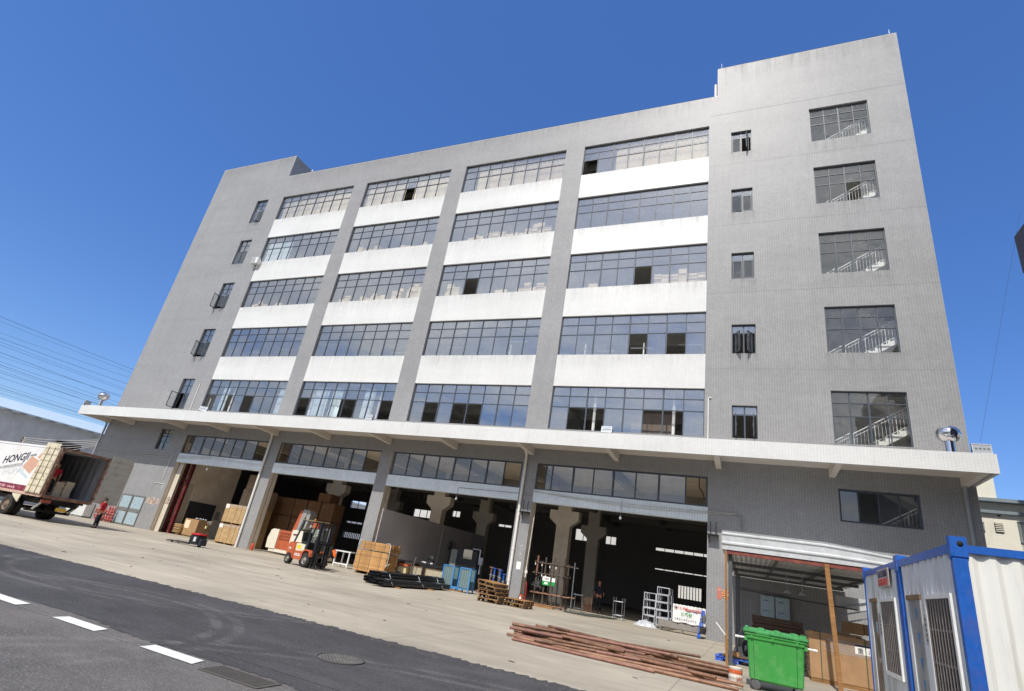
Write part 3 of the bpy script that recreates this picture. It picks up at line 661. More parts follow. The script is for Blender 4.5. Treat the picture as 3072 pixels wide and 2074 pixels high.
# white pipe columns and light tubes inside the upper storeys
for x, z in ((31.05, 8.2), (35.35, 8.2), (10.3, 8.2), (2.2, 8.2), (15.6, 8.2), (16.2, 8.2), (7.0, 8.2), (25.2, 12.6), (33.55, 12.6), (30.1, 12.6)):
    mb = MB(B); mb.cyl((x, .75, z), (x, .75, z + (3.9 if z < 9 else 1.9)), .09 if z < 9 else .05, n=8); mb.build('inner_pipe', M_whitep)
lt = P('light_tube_plastic', (240, 240, 236), .4, 0, .02)
for i in range(14):
    x = .8 + i * 2.65; z = 14.55 + (.55 if i % 2 else 0)
    mb = MB(B); mb.box(x, x + 1.3, 1.6 + (i % 3) * .8, 1.68 + (i % 3) * .8, z, z + .06); mb.build('hanging_rail', lt)

# rain stains under the sills and below the parapets, shallow joints in the tiling at each floor
def stain(x0, x1, z, h):
    mb = MB(B); mb.add([(x0, -.0025, z - h), (x1, -.0025, z - h), (x1, -.0025, z), (x0, -.0025, z), (x0, -.0015, z - h), (x1, -.0015, z - h), (x1, -.0015, z), (x0, -.0015, z)], [(0, 1, 2, 3)]); mb.build('rain_stain', M_stain)
for k in range(5):
    stain(42.4, 45.7, ZB[k] + .02, 1.5); stain(38.1, 39.5, ZB[k] + .02, 1.3) if k else None; stain(-3.45, -1.75, ZB[k] + .03, 1.4) if k else None
    if k:
        for a, b in UB: stain(a + .02, b - .02, ZB[k], 1.2)
stain(37.45, 47.4, ZTW, 2.6); stain(-.3, 37.3, ZR, 1.6); stain(-10.2, -.5, ZTW, 2.2)
for k in range(1, 6):
    z = 8.12 + 4.5 * k + (.0 if k < 5 else -.3)
    for x0, x1 in ((-10.3, -.05), (37.0, 47.45)): mb = MB(B); mb.box(x0, x1, -.003, .0, z, z + .012); mb.build('movement_joint', P('joint_sealant', (128, 127, 126), .8))
gr = random.Random(4); mb = MB()
for i in range(420):
    x = gr.uniform(19, 42); y = -18.76 + gr.gauss(0, .10); r = gr.uniform(.004, .013); mb.M = TR(x, y, .006) @ RZ(gr.random() * 3)
    mb.add([(-r, -r * .7, 0), (r, -r * .6, 0), (r * .8, r * .7, 0), (-r * .7, r, 0), (0, 0, r * 1.1)], [(0, 1, 4), (1, 2, 4), (2, 3, 4), (3, 0, 4)])
o = mb.build('grit', P('loose_grit', (128, 120, 106), .9, 0, .4, 30)); o['kind'] = 'stuff'
# ------------------------------------------------------------------ people
def skin(name, vs, es, rs, mat, parent, M=Matrix.Identity(4), sub=2):
    me = bpy.data.meshes.new(name); me.from_pydata([tuple(v) for v in vs], es, []); o = bpy.data.objects.new(name, me); COL.objects.link(o)
    md = o.modifiers.new('s', 'SKIN'); md.use_smooth_shade = True
    for i, r in enumerate(rs):
        sv = me.skin_vertices[0].data[i]; sv.radius = r if isinstance(r, tuple) else (r, r); sv.use_root = (i == 0)
    sb = o.modifiers.new('d', 'SUBSURF'); sb.levels = sub; sb.render_levels = sub
    bpy.context.view_layer.update(); m2 = bpy.data.meshes.new_from_object(o.evaluated_get(bpy.context.evaluated_depsgraph_get()))
    bpy.data.objects.remove(o); bpy.data.meshes.remove(me)
    m2.name = name; m2.materials.clear(); m2.materials.append(mat); m2.transform(M)
    for p in m2.polygons: p.use_smooth = True
    o = bpy.data.objects.new(name, m2); COL.objects.link(o); o.parent = parent; return o
def person(label, loc, rz, h, shirt, trousers, arms, legs=((.10, .02), (.10, -.03)), shoes=M_black, hatm=None, lean=0., sleeve=.42):
    """standing figure facing local -Y; arms = ((elbow xyz, hand xyz) right, left) relative to each shoulder"""
    t = thing('person', label, 'person', loc, rz); k = h / 1.70
    V = lambda *p: Vector(p) * k
    hip = V(0, 0, .93); ch = V(0, -lean * .5, 1.30); nk = V(0, -lean, 1.475); hd = V(0, -lean - .015, 1.60)
    body_v = [hip, V(0, -.0 - lean * .25, 1.10), ch, nk, hd + V(0, 0, -.03)]; body_e = [(0, 1), (1, 2), (2, 3), (3, 4)]; body_r = [.13 * k, .12 * k, .13 * k, .055 * k, .06 * k]
    sh_v, sh_e, sh_r = [V(0, 0, .90), V(0, -lean * .25, 1.12), ch + V(0, 0, .03), nk + V(0, 0, -.05)], [(0, 1), (1, 2), (2, 3)], [(.18 * k, .135 * k), (.165 * k, .125 * k), (.19 * k, .13 * k), .075 * k]
    for s, (e, w) in zip((-1, 1), arms):
        S = ch + V(s * .185, 0, .105); E = S + V(*e); Wp = E + V(*w); a = len(body_v)
        d = (Wp - E).normalized(); side = Vector((s, 0, 0))
        body_v += [S, E, Wp, Wp + d * .09 * k]; body_e += [(2, a), (a, a + 1), (a + 1, a + 2), (a + 2, a + 3)]; body_r += [.06 * k, .043 * k, .030 * k, (.042 * k, .022 * k)]
        f = len(body_v)
        for q in range(4):
            o_ = (q - 1.5) * .018 * k; base = Wp + d * .09 * k + Vector((0, o_, 0)); L = (.065, .078, .072, .055)[q] * k
            body_v += [base + d * L * .5, base + d * L + Vector((-s * .02 * k, 0, -.004 * k))]; body_e += [(a + 3, f), (f, f + 1)]; body_r += [.010 * k, .008 * k]; f += 2
        body_v += [Wp + d * .05 * k + Vector((0, -.035 * k, 0)), Wp + d * .095 * k + Vector((-s * .01, -.05 * k, 0))]; body_e += [(a + 2, f), (f, f + 1)]; body_r += [.013 * k, .010 * k]
        b = len(sh_v); m_ = S + (E - S) * (sleeve / .42 * .8)
        sh_v += [S, m_]; sh_e += [(2, b), (b, b + 1)]; sh_r += [.085 * k, .068 * k]
    tr_v, tr_e, tr_r = [V(0, 0, .96), V(0, 0, .88)], [(0, 1)], [(.165 * k, .125 * k), (.17 * k, .13 * k)]
    for s, (dx, dy) in zip((-1, 1), legs):
        H_ = V(s * .095, 0, .86); K = V(s * (dx), dy * .4 - .02, .48); A = V(s * dx, dy, .085); a = len(body_v)
        body_v += [H_, K, A, A + V(s * .01, -.13, -.045)]; body_e += [(0, a), (a, a + 1), (a + 1, a + 2), (a + 2, a + 3)]; body_r += [.085 * k, .058 * k, .042 * k, (.045 * k, .03 * k)]
        b = len(tr_v); tr_v += [H_ + V(0, 0, -.03), K, A + V(0, 0, .03)]; tr_e += [(1, b), (b, b + 1), (b + 1, b + 2)]; tr_r += [.098 * k, .078 * k, .066 * k]
        skin('shoe', [A + V(0, .03, -.03), A + V(s * .01, -.08, -.045), A + V(s * .015, -.16, -.055)], [(0, 1), (1, 2)], [(.046 * k, .05 * k), (.045 * k, .035 * k), (.036 * k, .022 * k)], shoes, t)
    b_ = skin('body', body_v, body_e, body_r, M_skin, t)
    skin('shirt', sh_v, sh_e, sh_r, shirt, t); skin('trousers', tr_v, tr_e, tr_r, trousers, t)
    # head: skull, jaw, nose and ears in one mesh, eyes and mouth on it, hair cap
    mb = MB(t); c = hd
    mb.ell(tuple(c + V(0, 0, .035)), (.076 * k, .095 * k, .10 * k), 16, 12); mb.ell(tuple(c + V(0, -.022, -.035)), (.058 * k, .068 * k, .07 * k), 14, 9)
    mb.add([tuple(c + V(*p)) for p in ((-.012, -.088, .035), (.012, -.088, .035), (.018, -.086, -.012), (-.018, -.086, -.012), (0, -.118, -.006))], [(0, 1, 4), (1, 2, 4), (2, 3, 4), (3, 0, 4)])
    for s in (-1, 1): mb.ell(tuple(c + V(s * .078, .0, .01)), (.012 * k, .022 * k, .033 * k), 8, 6)
    hdo = mb.build('head', M_skin)
    mb = MB(t)
    for s in (-1, 1): mb.ell(tuple(c + V(s * .03, -.086, .032)), (.011 * k, .008 * k, .007 * k), 8, 6)
    mb.build('eye', M_black, hdo)
    mb = MB(t); mb.ell(tuple(c + V(0, -.086, -.045)), (.024 * k, .008 * k, .006 * k), 8, 6); mb.build('mouth', P('lip', (140, 76, 68), .6), hdo)
    mb = MB(t); mb.ell(tuple(c + V(0, .016, .062)), (.086 * k, .098 * k, .092 * k), 16, 10); mb.build('hair', hatm or M_hair, hdo)
    return t

# ------------------------------------------------------------------ things fixed to the building
M_lens = P('lamp_lens', (196, 200, 204), .15, .3, .05)
M_lampbody = P('lamp_housing_paint', (150, 156, 160), .4, .2, .08)
def floodlight(x, label, s=1., tilt=12, yaw=0):
    t = thing('floodlight', label, 'floodlight', (x, -2.36, 8.22), math.radians(yaw), 'floodlights along the canopy edge')
    T = Matrix.Rotation(math.radians(-tilt), 4, 'X')
    w, h = .26 * s, .165 * s
    def part(f, n, m, p=None): mb = MB(t); mb.M = TR(0, 0, .20) @ T; f(mb); return mb.build(n, m, p)
    hb = part(lambda m: (m.box(-w, w, -.02, .09, -h, h), m.prism([(.09, -h * .8), (.16, -h * .4), (.16, h * .4), (.09, h * .8)], -w * .8, w * .8, 'yz')), 'housing', M_lampbody)
    part(lambda m: [m.box(a, b, -.045, -.02, c, d) for a, b, c, d in ((-w, w, h - .03, h), (-w, w, -h, -h + .03), (-w, -w + .03, -h + .03, h - .03), (w - .03, w, -h + .03, h - .03))], 'bezel', P('lamp_bezel', (196, 200, 202), .4, .2), hb)
    part(lambda m: m.box(-w + .03, w - .03, -.03, -.022, -h + .03, h - .03), 'lens', M_lens, hb)
    for i in range(4): part(lambda m: m.box(-w * .7 + i * w * .42, -w * .7 + i * w * .42 + .07, -.034, -.03, -.03, .03), 'led', P('led_chip', (96, 100, 96), .4), hb)
    mb = MB(t); mb.tube([(-w - .015, .03, .20), (-w - .015, .03, .02), (-w * .5, .03, .01), (w * .5, .03, .01), (w + .015, .03, .02), (w + .015, .03, .20)], .012, 5); mb.box(-.05, .05, -.04, .10, -.01, .015); mb.build('bracket', M_black)
    return t
floodlight(47.08, 'large square floodlight beside the mirror ball cowl at the canopy corner', 1.15, 4)
floodlight(32.6, 'floodlight on the canopy edge below the second-floor windows of the rightmost window bay')
floodlight(18.2, 'floodlight on the canopy edge under the tiled pier between the two middle window bays')
floodlight(3.7, 'floodlight on the canopy edge below the second-floor windows of the leftmost window bay', 1., 12, 30)
floodlight(-10.1, 'floodlight at the far left tip of the white canopy', 1., 8, -70)
def cowl(x, y, label, s=1.):
    t = thing('ventilation_cowl', label, 'vent cowl', (x, y, 7.95), 0, 'mirror-finish ball cowls on the canopy')
    mb = MB(t); mb.cyl((0, 0, 0), (0, 0, 1.12), .165 * s, n=20); mb.ring((0, 0, .02), (0, 0, 1), .18 * s, .02); mb.build('pipe', M_chrome)
    mb = MB(t); mb.lathe([(.17 * s, 1.02), (.26 * s, 1.05), (.36 * s, 1.14), (.42 * s, 1.27), (.43 * s, 1.36), (.40 * s, 1.48), (.32 * s, 1.58), (.2 * s, 1.645), (.08 * s, 1.665), (0, 1.668)], n=32); mb.build('ball', M_chrome)
    return t
cowl(46.45, -1.2, 'shiny steel ball cowl on a round flue near the right end of the canopy')
cowl(-9.95, -1.5, 'shiny steel ball cowl on a round flue near the left end of the canopy')
def downpipe(x, label, m, y=-.11, r=.075):
    t = thing('drain_pipe', label, 'drain pipe', (x, y, 0), 0, 'drain pipes down the ground floor wall')
    mb = MB(t); mb.cyl((0, 0, 0), (0, 0, 7.2), r, n=12)
    mb.tube([(0, 0, 7.2), (0, -.02, 7.38), (0, -.18, 7.52), (0, -.5, 7.62), (0, -.5, 7.79)], r, 12); mb.build('pipe', m)
    for z in (.9, 2.4, 4.1, 5.8): mb = MB(t); mb.cyl((0, 0, z), (0, 0, z + .09), r + .012, n=12); mb.box(-.02, .02, .05, .11, z + .02, z + .07); mb.build('collar', m)
downpipe(8.52, 'cream drain pipe down the pier between the first and second gate', M_pvc)
downpipe(27.7, 'cream drain pipe down the pier beside the scaffold pole rack', M_pvc)
downpipe(47.03, 'pale grey drain pipe down the shaded wall near the right corner of the factory', M_greypvc)
downpipe(-10.37, 'grey drain pipe down the left corner of the factory behind the lorry', M_greypvc)
def conduit(pts, r, label, m=M_pvc, name='conduit', cat='conduit', group=None, n=6):
    mb = MB(); mb.tube(pts, r, n); return tag(mb.build(name, m), label, cat, group)
conduit([(37.12, -.05, 7.95), (37.12, -.05, 10.98), (37.18, -.05, 11.03), (37.24, -.05, 11.0)], .03, 'thin white hooked conduit on the tiled wall right of the fourth window bay')
conduit([(-1.02, -.04, 7.95), (-1.05, -.04, 11.15)], .03, 'thin straight white conduit on the wall between the small left windows and the first window bay')
conduit([(3.4, -1.9, 7.95), (3.42, -1.9, 9.35)], .02, 'short white rod standing behind the floodlight under the first window bay')
conduit([(37.45, -.04, 5.40), (38.62, -.04, 5.34), (38.64, -.04, 5.28), (38.66, -.04, 3.2)], .016, 'bent pale conduit running down to the shelter roof', M_steel)
conduit([(38.3, -.04, 5.30), (38.54, -.04, 5.28), (38.56, -.04, 3.2)], .016, 'inner bent pale conduit above the shelter', M_steel)
conduit([(-.95, -.04, 5.35), (-.97, -.04, 3.6)], .022, 'straight white conduit on the left ground floor wall above the round emblem')
conduit([(-1.75, -.04, 2.9), (-1.72, -.04, 3.25), (-.62, -.04, 3.22), (-.6, -.04, 2.75)], .014, 'white conduit bent like a staple on the wall above the round emblem')
conduit([(23.8, -.04, 4.75), (23.8, -.04, 5.24), (28.25, -.04, 5.30), (28.3, -.04, 5.30), (28.32, -.04, 4.3)], .014, 'thin pale conduit on the third gate lintel', M_steel)
conduit([(33.1, -.04, 4.75), (33.1, -.04, 5.5)], .012, 'short grey drop conduit on the fourth gate lintel', M_steel)
def sag(a, b, d, n=14):
    a, b = Vector(a), Vector(b); return [a.lerp(b, i / n) - Vector((0, 0, 4 * d * (i / n) * (1 - i / n))) for i in range(n + 1)]
for i, (a, b, d) in enumerate((((-10.3, -.06, 5.35), (3.2, -.06, 5.50), .16), ((-10.3, -.06, 5.28), (3.3, -.06, 5.42), .22), ((3.2, -.06, 5.5), (14.0, -.13, 5.5), .18), ((28.4, -.06, 5.5), (38.3, -.06, 5.36), .22), ((28.4, -.06, 5.46), (38.4, -.06, 5.40), .1))):
    conduit(sag(a, b, d), .014, ['slack pale cable along the left ground floor wall, upper of the two', 'slack pale cable along the left ground floor wall, lower of the two', 'slack cable across the pier between the first two gates', 'slack pale cable drooping across the fourth lintel', 'taut pale cable along the top of the fourth lintel'][i], M_wirel, 'wall_cable', 'cable', 'cables on the ground floor wall', 5)
for x, lb in ((33.1, 'fourth'), (23.8, 'third'), (3.3, 'first')):
    t = thing('hanging_lamp', 'small white lamp hanging under the %s gate lintel' % lb, 'lamp', (x, -.06, 4.7), 0, 'small lamps under the gate lintels')
    mb = MB(t); mb.cyl((0, 0, -.02), (0, 0, .22), .012, n=6); mb.build('stem', M_steel); mb = MB(t); mb.lathe([(0, -.16), (.05, -.15), (.065, -.08), (.04, -.02), (.02, .02), (0, .02)], n=12); mb.build('bulb_cover', M_whitep)
for x, lb in ((28.1, 'pier beside the scaffold pole rack'), (37.42, 'pier between the last gate and the shelter')):
    t = thing('wall_bracket', 'black steel hinge bracket high on the %s' % lb, 'bracket', (x, -.02, 4.3), 0, 'steel brackets on the gate piers')
    mb = MB(t); mb.box(-.24, .24, -.42, .0, .0, .05); mb.box(-.24, -.2, -.02, .0, -.1, .1); mb.build('shelf', M_black)
    for dx in (-.12, .12): mb = MB(t); mb.cyl((dx, -.2, .05), (dx, -.2, .62), .018, n=6); mb.build('rod', M_black)
    mb = MB(t); mb.beam((-.15, -.38, 0), (-.15, 0, -.3), .03, .03); mb.build('strut', M_black)
# air conditioner
t = thing('air_conditioner', 'white outdoor air conditioner unit on wall brackets left of the fifth-floor windows', 'air conditioner', (.06, -.02, 22.12))
mb = MB(t); mb.bev(-.37, .37, -.42, -.10, 0, .56, .02); mb.build('casing', M_whitep)
mb = MB(t)
for i in range(6): mb.ring((-.10, -.43, .28), (0, 1, 0), .04 + i * .036, .005, 24, 4)
mb.box(-.34, .14, -.428, -.42, .04, .52); mb.build('grille', P('grille_grey', (176, 178, 178), .5))
for dx in (-.26, .26): mb = MB(t); mb.box(dx - .02, dx + .02, -.42, 0, -.04, 0); mb.box(dx - .02, dx + .02, -.02, 0, -.36, 0); mb.beam((dx, -.4, -.03), (dx, -.02, -.34), .025, .025); mb.build('bracket', P('cream_bracket', (214, 210, 200), .5))
mb = MB(t); mb.tube([(.37, -.2, .35), (.47, -.2, .33), (.50, -.15, .1), (.3, -.12, -.25), (-.05, -.1, -.30), (-.2, -.06, -.26)], .025, 8); mb.build('hose', M_pvc)

# signs and notices on the walls
def plate(root, x0, x1, z0, z1, y, m, name='panel', d=.012):
    mb = MB(root); mb.box(x0, x1, y - d, y, z0, z1); return mb.build(name, m)
M_pink = P('faded_red_print', (196, 120, 104), .8, 0, .1); M_redp = P('red_print', (190, 52, 40), .8, 0, .1); M_print = P('black_print', (40, 38, 40), .7, 0, .1); M_green = P('green_print', (20, 150, 70), .6, 0, .06); M_gold = P('gold_print', (226, 190, 120), .7)
t = thing('couplet_poster', 'narrow faded pink paper strip on the tiled pier left of the round red emblem', 'poster', (37.68, -.005, 1.68)); t['_w'] = 1; 
plate(t, 37.59, 37.76, 1.68, 2.17, -.004, M_pink, 'paper', .004)
text('出入平安', .115, P('pale_print', (226, 190, 180), .8), face_y(37.63, -.010, 2.03), t).rotation_euler = (0, 0, 0)
t = thing('round_emblem', 'round red and cream paper-cut emblem on the tiled pier beside the shelter post', 'emblem', (37.98, -.005, 1.7), 0, None, True)
mb = MB(t); mb.lathe([(0, 0), (.2, 0), (.2, .006), (0, .006)], (37.98, -.004, 1.91), (0, -1, 0), 32, 0, False); mb.build('disc', M_redp)
mb = MB(t)
for r_, n_, q in ((.07, 5, .04), (.15, 9, .032)):
    for i in range(n_): a = 2 * math.pi * i / n_; mb.lathe([(0, .0), (q, 0), (q * .7, .004), (0, .004)], (37.98 + r_ * math.cos(a), -.0105, 1.91 + r_ * math.sin(a)), (0, -1, 0), 7, 0, False)
mb.ring((37.98, -.011, 1.91), (0, 1, 0), .185, .006, 32, 4); mb.build('paper_cut', M_gold)
t = thing('fire_emblem', 'faded orange ring emblem with bars painted on the wall right of the electrical doors', 'emblem', (-1.13, -.004, 1.75), 0, None, True)
mb = MB(t); mb.ring((-1.13, -.006, 1.98), (0, 1, 0), .2, .03, 24, 4); mb.ring((-1.13, -.006, 1.98), (0, 1, 0), .09, .02, 20, 4)
for x in (-1.72, -1.58, -.68, -.54): mb.box(x - .03, x + .03, -.01, -.004, 1.76, 2.17)
mb.box(-1.4, -.86, -.009, -.004, 1.72, 1.77); mb.build('print', P('faded_orange_print', (222, 184, 156), .8, 0, .15, 12))
t = thing('no_smoking_sign', 'dark red no smoking ring stencilled on the cream pier inside the first gate', 'sign', (0, .34, 1.9), 0, None, True)
plate(t, -.30, .19, 0, 4.92, .36, M_paint, 'pier_face', .02)
mb = MB(t); mb.ring((-.02, .337, 2.24), (0, 1, 0), .15, .018, 24, 4); mb.beam((-.12, .336, 2.34), (.08, .336, 2.14), .02, .03, up=(0, 1, 0)); mb.box(-.06, .06, .334, .338, 2.22, 2.25); mb.build('print', P('dark_red_print', (110, 40, 42), .8))
text('禁止吸烟', .115, MATS['dark_red_print'], face_y(-.24, .336, 1.93), t)
t = thing('notice_board', 'white notice with a yellow heading on the wall behind the man in red', 'notice', (-5.9, -.01, 1.1), 0, None, True)
plate(t, -6.2, -5.48, 1.14, 2.02, -.004, M_paper, 'sheet'); plate(t, -6.2, -5.48, 1.9, 2.02, -.017, P('yellow_print', (232, 186, 60), .7), 'heading', .003)
t = thing('paper_notice', 'blank white paper notice pasted on the tiled pier beside the drain pipe', 'notice', (28.0, -.01, 1.6), 0, None, True)
plate(t, 27.96, 28.2, 1.52, 1.88, -.004, M_paper, 'sheet', .004)
mb = MB()
for i in range(16): x = 28.06 + rnd.uniform(-.05, .13); z = 2.0 + rnd.random() * .7; mb.box(x, x + rnd.uniform(.01, .05), -.006, -.003, z, z + rnd.uniform(.008, .03))
tag(mb.build('paint_marks', M_paper), 'scraps of white paint on the tiled pier above the paper notice', 'paint marks')
mb = MB()
for x, z in ((32.62, 5.30), (32.75, 5.27), (33.4, 5.33), (33.5, 5.2), (33.65, 5.35), (33.95, 5.28), (12.9, 5.3), (13.3, 5.2), (13.8, 5.25), (32.9, 5.1)): mb.box(x, x + rnd.uniform(.03, .09), -.010, -.006, z, z + rnd.uniform(.015, .04))
tag(mb.build('lintel_chips', M_paper), 'small chipped white patches on the gate lintels', 'chips')

# electrical room doors with sticker film
M_doorf = P('blue_film_steel', (176, 196, 204), .3, .25, .08, 3); M_doorg = P('grey_door_frame', (118, 120, 116), .5); M_sticker = P('blue_sticker', (60, 120, 170), .5)
for q, (x0, x1) in enumerate(((-4.66, -3.42), (-3.34, -2.02))):
    t = thing('electrical_door', ['left', 'right'][q] + ' one of the two steel electrical room doors half covered in pale blue film', 'door', ((x0 + x1) / 2, 0, 0), 0, 'steel electrical room doors', True)
    mb = MB(t)
    for a, b, c, d in ((x0, x0 + .06, 0, 2.17), (x1 - .06, x1, 0, 2.17), (x0 + .06, x1 - .06, 2.11, 2.17)): mb.box(a, b, -.06, 0, c, d)
    mb.build('frame', M_doorg)
    mb = MB(t); mb.box(x0 + .06, x1 - .06, -.04, -.0, .05, 2.11); lf = mb.build('leaf', M_doorg)
    for z0, z1 in ((.12, .93), (1.22, 2.05)): mb = MB(t); mb.box(x0 + .09, x1 - .09, -.048, -.041, z0, z1); mb.build('film', M_doorf, lf)
    mb = MB(t)
    for i in range(6): a = x0 + .2 + (i % 3) * .33; c = .35 + (i // 3) * 1.15 + .12 * (i % 2); mb.box(a, a + .09, -.052, -.049, c, c + .035)
    mb.build('sticker', M_sticker, lf)
    mb = MB(t); mb.cyl((x1 - .2, -.04, 1.05), (x1 - .2, -.10, 1.05), .02, n=8); mb.box(x1 - .34, x1 - .18, -.12, -.09, 1.04, 1.07); mb.build('handle', M_steel, lf)
# hydrant connectors
def hydrant(x, n, label):
    t = thing('hydrant_connector', label, 'hydrant', (x, -.32, 0), 0, 'red fire hydrant connectors by the wall'); mr = P('chalky_red_iron', (186, 92, 84), .6, 0, .2, 8, (220, 190, 184), .5, 6)
    for i in range(n):
        dx = i * .30
        mb = MB(t); mb.cyl((dx, 0, 0), (dx, 0, .95), .07, n=12); mb.lathe([(.1, .12), (.13, .16), (.13, .22), (.1, .26)], (dx, 0, 0), n=14); mb.lathe([(.07, .5), (.12, .53), (.12, .62), (.07, .66)], (dx, 0, 0), n=14); mb.ell((dx, 0, .98), (.09, .09, .08)); b = mb.build('riser', mr)
        for z in (.34, .74): mb = MB(t); mb.cyl((dx, 0, z), (dx - .04, -.2, z), .06, n=10); mb.cyl((dx - .04, -.2, z), (dx - .046, -.23, z), .085, n=10); mb.build('outlet', mr, b)
        mb = MB(t); mb.ring((dx, 0, 1.10), (0, 0, 1), .1, .014, 16, 5); mb.cyl((dx, 0, 1.0), (dx, 0, 1.12), .015, n=6); mb.build('handwheel', mr, b)
hydrant(-6.15, 3, 'cluster of chalky red hydrant risers on the left behind the man in red')
hydrant(-5.0, 3, 'cluster of chalky red hydrant risers between the man in red and the electrical doors')
# white distribution cabinets behind the lorry
for q, (x0, x1) in enumerate(((-9.6, -8.45), (-8.4, -7.3))):
    t = thing('white_cabinet', ['left', 'right'][q] + ' one of two white steel cabinets on the plinth seen under the lorry tail', 'cabinet', (x0, -.7, .0), 0, 'white steel cabinets by the wall', True)
    mb = MB(t); mb.box(x0, x1, -.7, -.05, .0, .12); mb.build('plinth', M_doorg); mb = MB(t); mb.bev(x0, x1, -.68, -.06, .12, 1.15, .02); mb.build('casing', M_whitep)
    mb = MB(t); mb.box(x0 + .08, x1 - .08, -.69, -.681, .2, 1.05); mb.build('door', P('cabinet_door', (210, 212, 210), .5)); mb = MB(t); mb.box((x0 + x1) / 2 - .12, (x0 + x1) / 2 + .12, -.696, -.691, .8, .86); mb.build('slot', M_black)

# ------------------------------------------------------------------ neighbours
M_shed = P('shed_sheet_paint', (206, 210, 214), .6, 0, .12, .3, (90, 84, 76), .3, .3)
t = thing('metal_shed', 'long grey corrugated shed with a pale blue roof edge left of the factory', 'shed', (-22, 10, 0), 0, None, True)
mb = MB(t); n = 420; vs = []
for i in range(n + 1):
    y = -45 + 105 * i / n; x = -22 + (.0, .035, .035, .0)[i % 4]; vs += [(x, y, 0), (x, y, 7.5)]
mb.add(vs, [(2 * i, 2 * i + 2, 2 * i + 3, 2 * i + 1) for i in range(n)]); mb.build('corrugated_wall', M_shed)
mb = MB(t); mb.box(-52, -22.02, -45, -44.8, 0, 7.5); mb.box(-52, -22.02, 59.8, 60, 0, 7.5); mb.box(-52, -51.8, -44.8, 59.8, 0, 7.5); mb.build('end_wall', M_shed)
mb = MB(t); mb.prism([(-21.6, 7.5), (-37, 10.0), (-52.4, 7.5), (-52.4, 7.6), (-37, 10.12), (-21.6, 7.62)], -45.3, 60.3); mb.build('roof', P('pale_blue_roof_sheet', (196, 214, 224), .5, .1, .05, .4))
mb = MB(t)
for i in range(88): mb.box(-21.66, -21.56, -45 + i * 1.2, -44.4 + i * 1.2, 7.44, 7.50)
mb.build('eave_flashing', M_shed)
mb = MB(t); mb.box(-21.955, -21.90, 2.75, 5.0, 2.4, 6.05); mb.build('dark_opening', P('dark_blue_shutter', (34, 38, 52), .5))
t = thing('service_pole', 'short pole with insulators carrying five cables in front of the shed', 'pole', (-21.6, 0, 0))
mb = MB(t); mb.cyl((0, -.1, 0), (0, 0, 5.6), .07, n=8); mb.build('post', M_woodg)
for i in range(5): mb = MB(t); mb.lathe([(.0, 0), (.05, 0), (.06, .03), (.035, .05), (.05, .08), (0, .1)], (.08, 0, 5.55 - i * .13), (1, 0, 0), 10); mb.build('insulator', M_cream)
for i in range(5): conduit(sag((-21.5, .0, 5.55 - i * .13), (-10.45, -.12, 5.95 - i * .12), .15 + .1 * i), .02, 'pale service cables strung from the short pole to the factory corner', M_wirel, 'service_cable', 'cable', 'service cables from the short pole', 5)
WL = [(-29.3, -3.3, 16.6, 10.5, 16.4), (-33.6, -1.6, 17.1, 12.8, 16.9), (-31.2, -1.9, 15.3, 11.0, 15.9), (-34.5, -.6, 15.6, 13.1, 15.6), (-34.8, -.3, 15.4, 13.5, 14.9), (-26.9, -3.1, 13.6, 9.1, 13.3), (-26.2, -3.1, 12.9, 8.6, 12.3), (-37.7, 1.6, 14.2, 15, 14.7), (-29.6, -1.4, 12.6, 10.7, 12.2), (-29.3, -1.4, 12.3, 9.3, 11.7), (-39.9, 2.8, 13.8, 14.4, 13.0), (-32.6, .1, 12.3, 10, 11.7), (-37.7, 2.2, 12.7, 11.6, 12.6), (-32.7, .4, 11.6, 8.6, 11.2), (-34.9, 1.7, 11.1, 9.7, 10.9), (-28.1, -.9, 10, 6.3, 9.7), (-34.9, 1.9, 10.6, 11.3, 10.5), (-38.2, 3.4, 10.6, 15.3, 10.7)]
for i, (x, ya, za, yb, zb) in enumerate(WL):
    sl = (zb - za) / (yb - ya); pts = []
    for j in range(31):
        y = -60 + 140 * j / 30; u = (y - (ya + yb) / 2); pts.append((x, y, (za + zb) / 2 + sl * u * .5 + .0009 * (u * u - ((yb - ya) / 2) ** 2)))
    conduit(pts, .010 if i % 3 else .015, '%s dark power line in the fan of wires crossing the sky beyond the shed' % ('thicker' if i % 3 == 0 else 'thinner'), M_wire, 'power_line', 'power line', 'power lines over the shed', 4)
conduit([(47.85, 0, 9.37), (50.2, 0, 17.96), (50.96, 0, 20.7)], .004, 'single faint wire rising into the sky right of the factory', M_wire, 'guy_wire', 'wire', None, 4)
# white building behind on the right
M_rend = P('cream_render', (226, 222, 206), .85, 0, .06, 1.2, None, .5, 2, .3, 40); M_ledge = P('grey_ledge', (128, 140, 146), .7)
t = thing('white_building', 'low cream rendered building with grey ledges behind the right corner of the factory', 'building', (52, 12, 0), 0, None, True)
mb = MB(t); mb.box(47.7, 66, 8, 24, 0, 8.45); mb.build('wall', M_rend)
mb = MB(t); mb.box(47.7, 50.72, 8.02, 12, 8.6, 10.3); mb.build('stair_tower', M_rend)
mb = MB(t); mb.box(47.6, 66, 7.55, 8.3, 8.45, 8.62); mb.box(47.6, 66, 7.8, 7.998, 7.9, 8.05); mb.build('ledge', M_ledge)
mb = MB(t); mb.box(50.40, 50.75, 7.97, 8.0, 6.98, 7.45); mb.build('louvre_pit', M_black)
for i in range(5): mb = MB(t); mb.box(50.42, 50.73, 7.92, 7.97, 7.02 + i * .09, 7.06 + i * .09); mb.build('louvre_slat', M_rend)
mb = MB(t); mb.box(50.60, 50.72, 7.98, 8.0, 7.78, 7.86); mb.build('vent_hole', M_black)
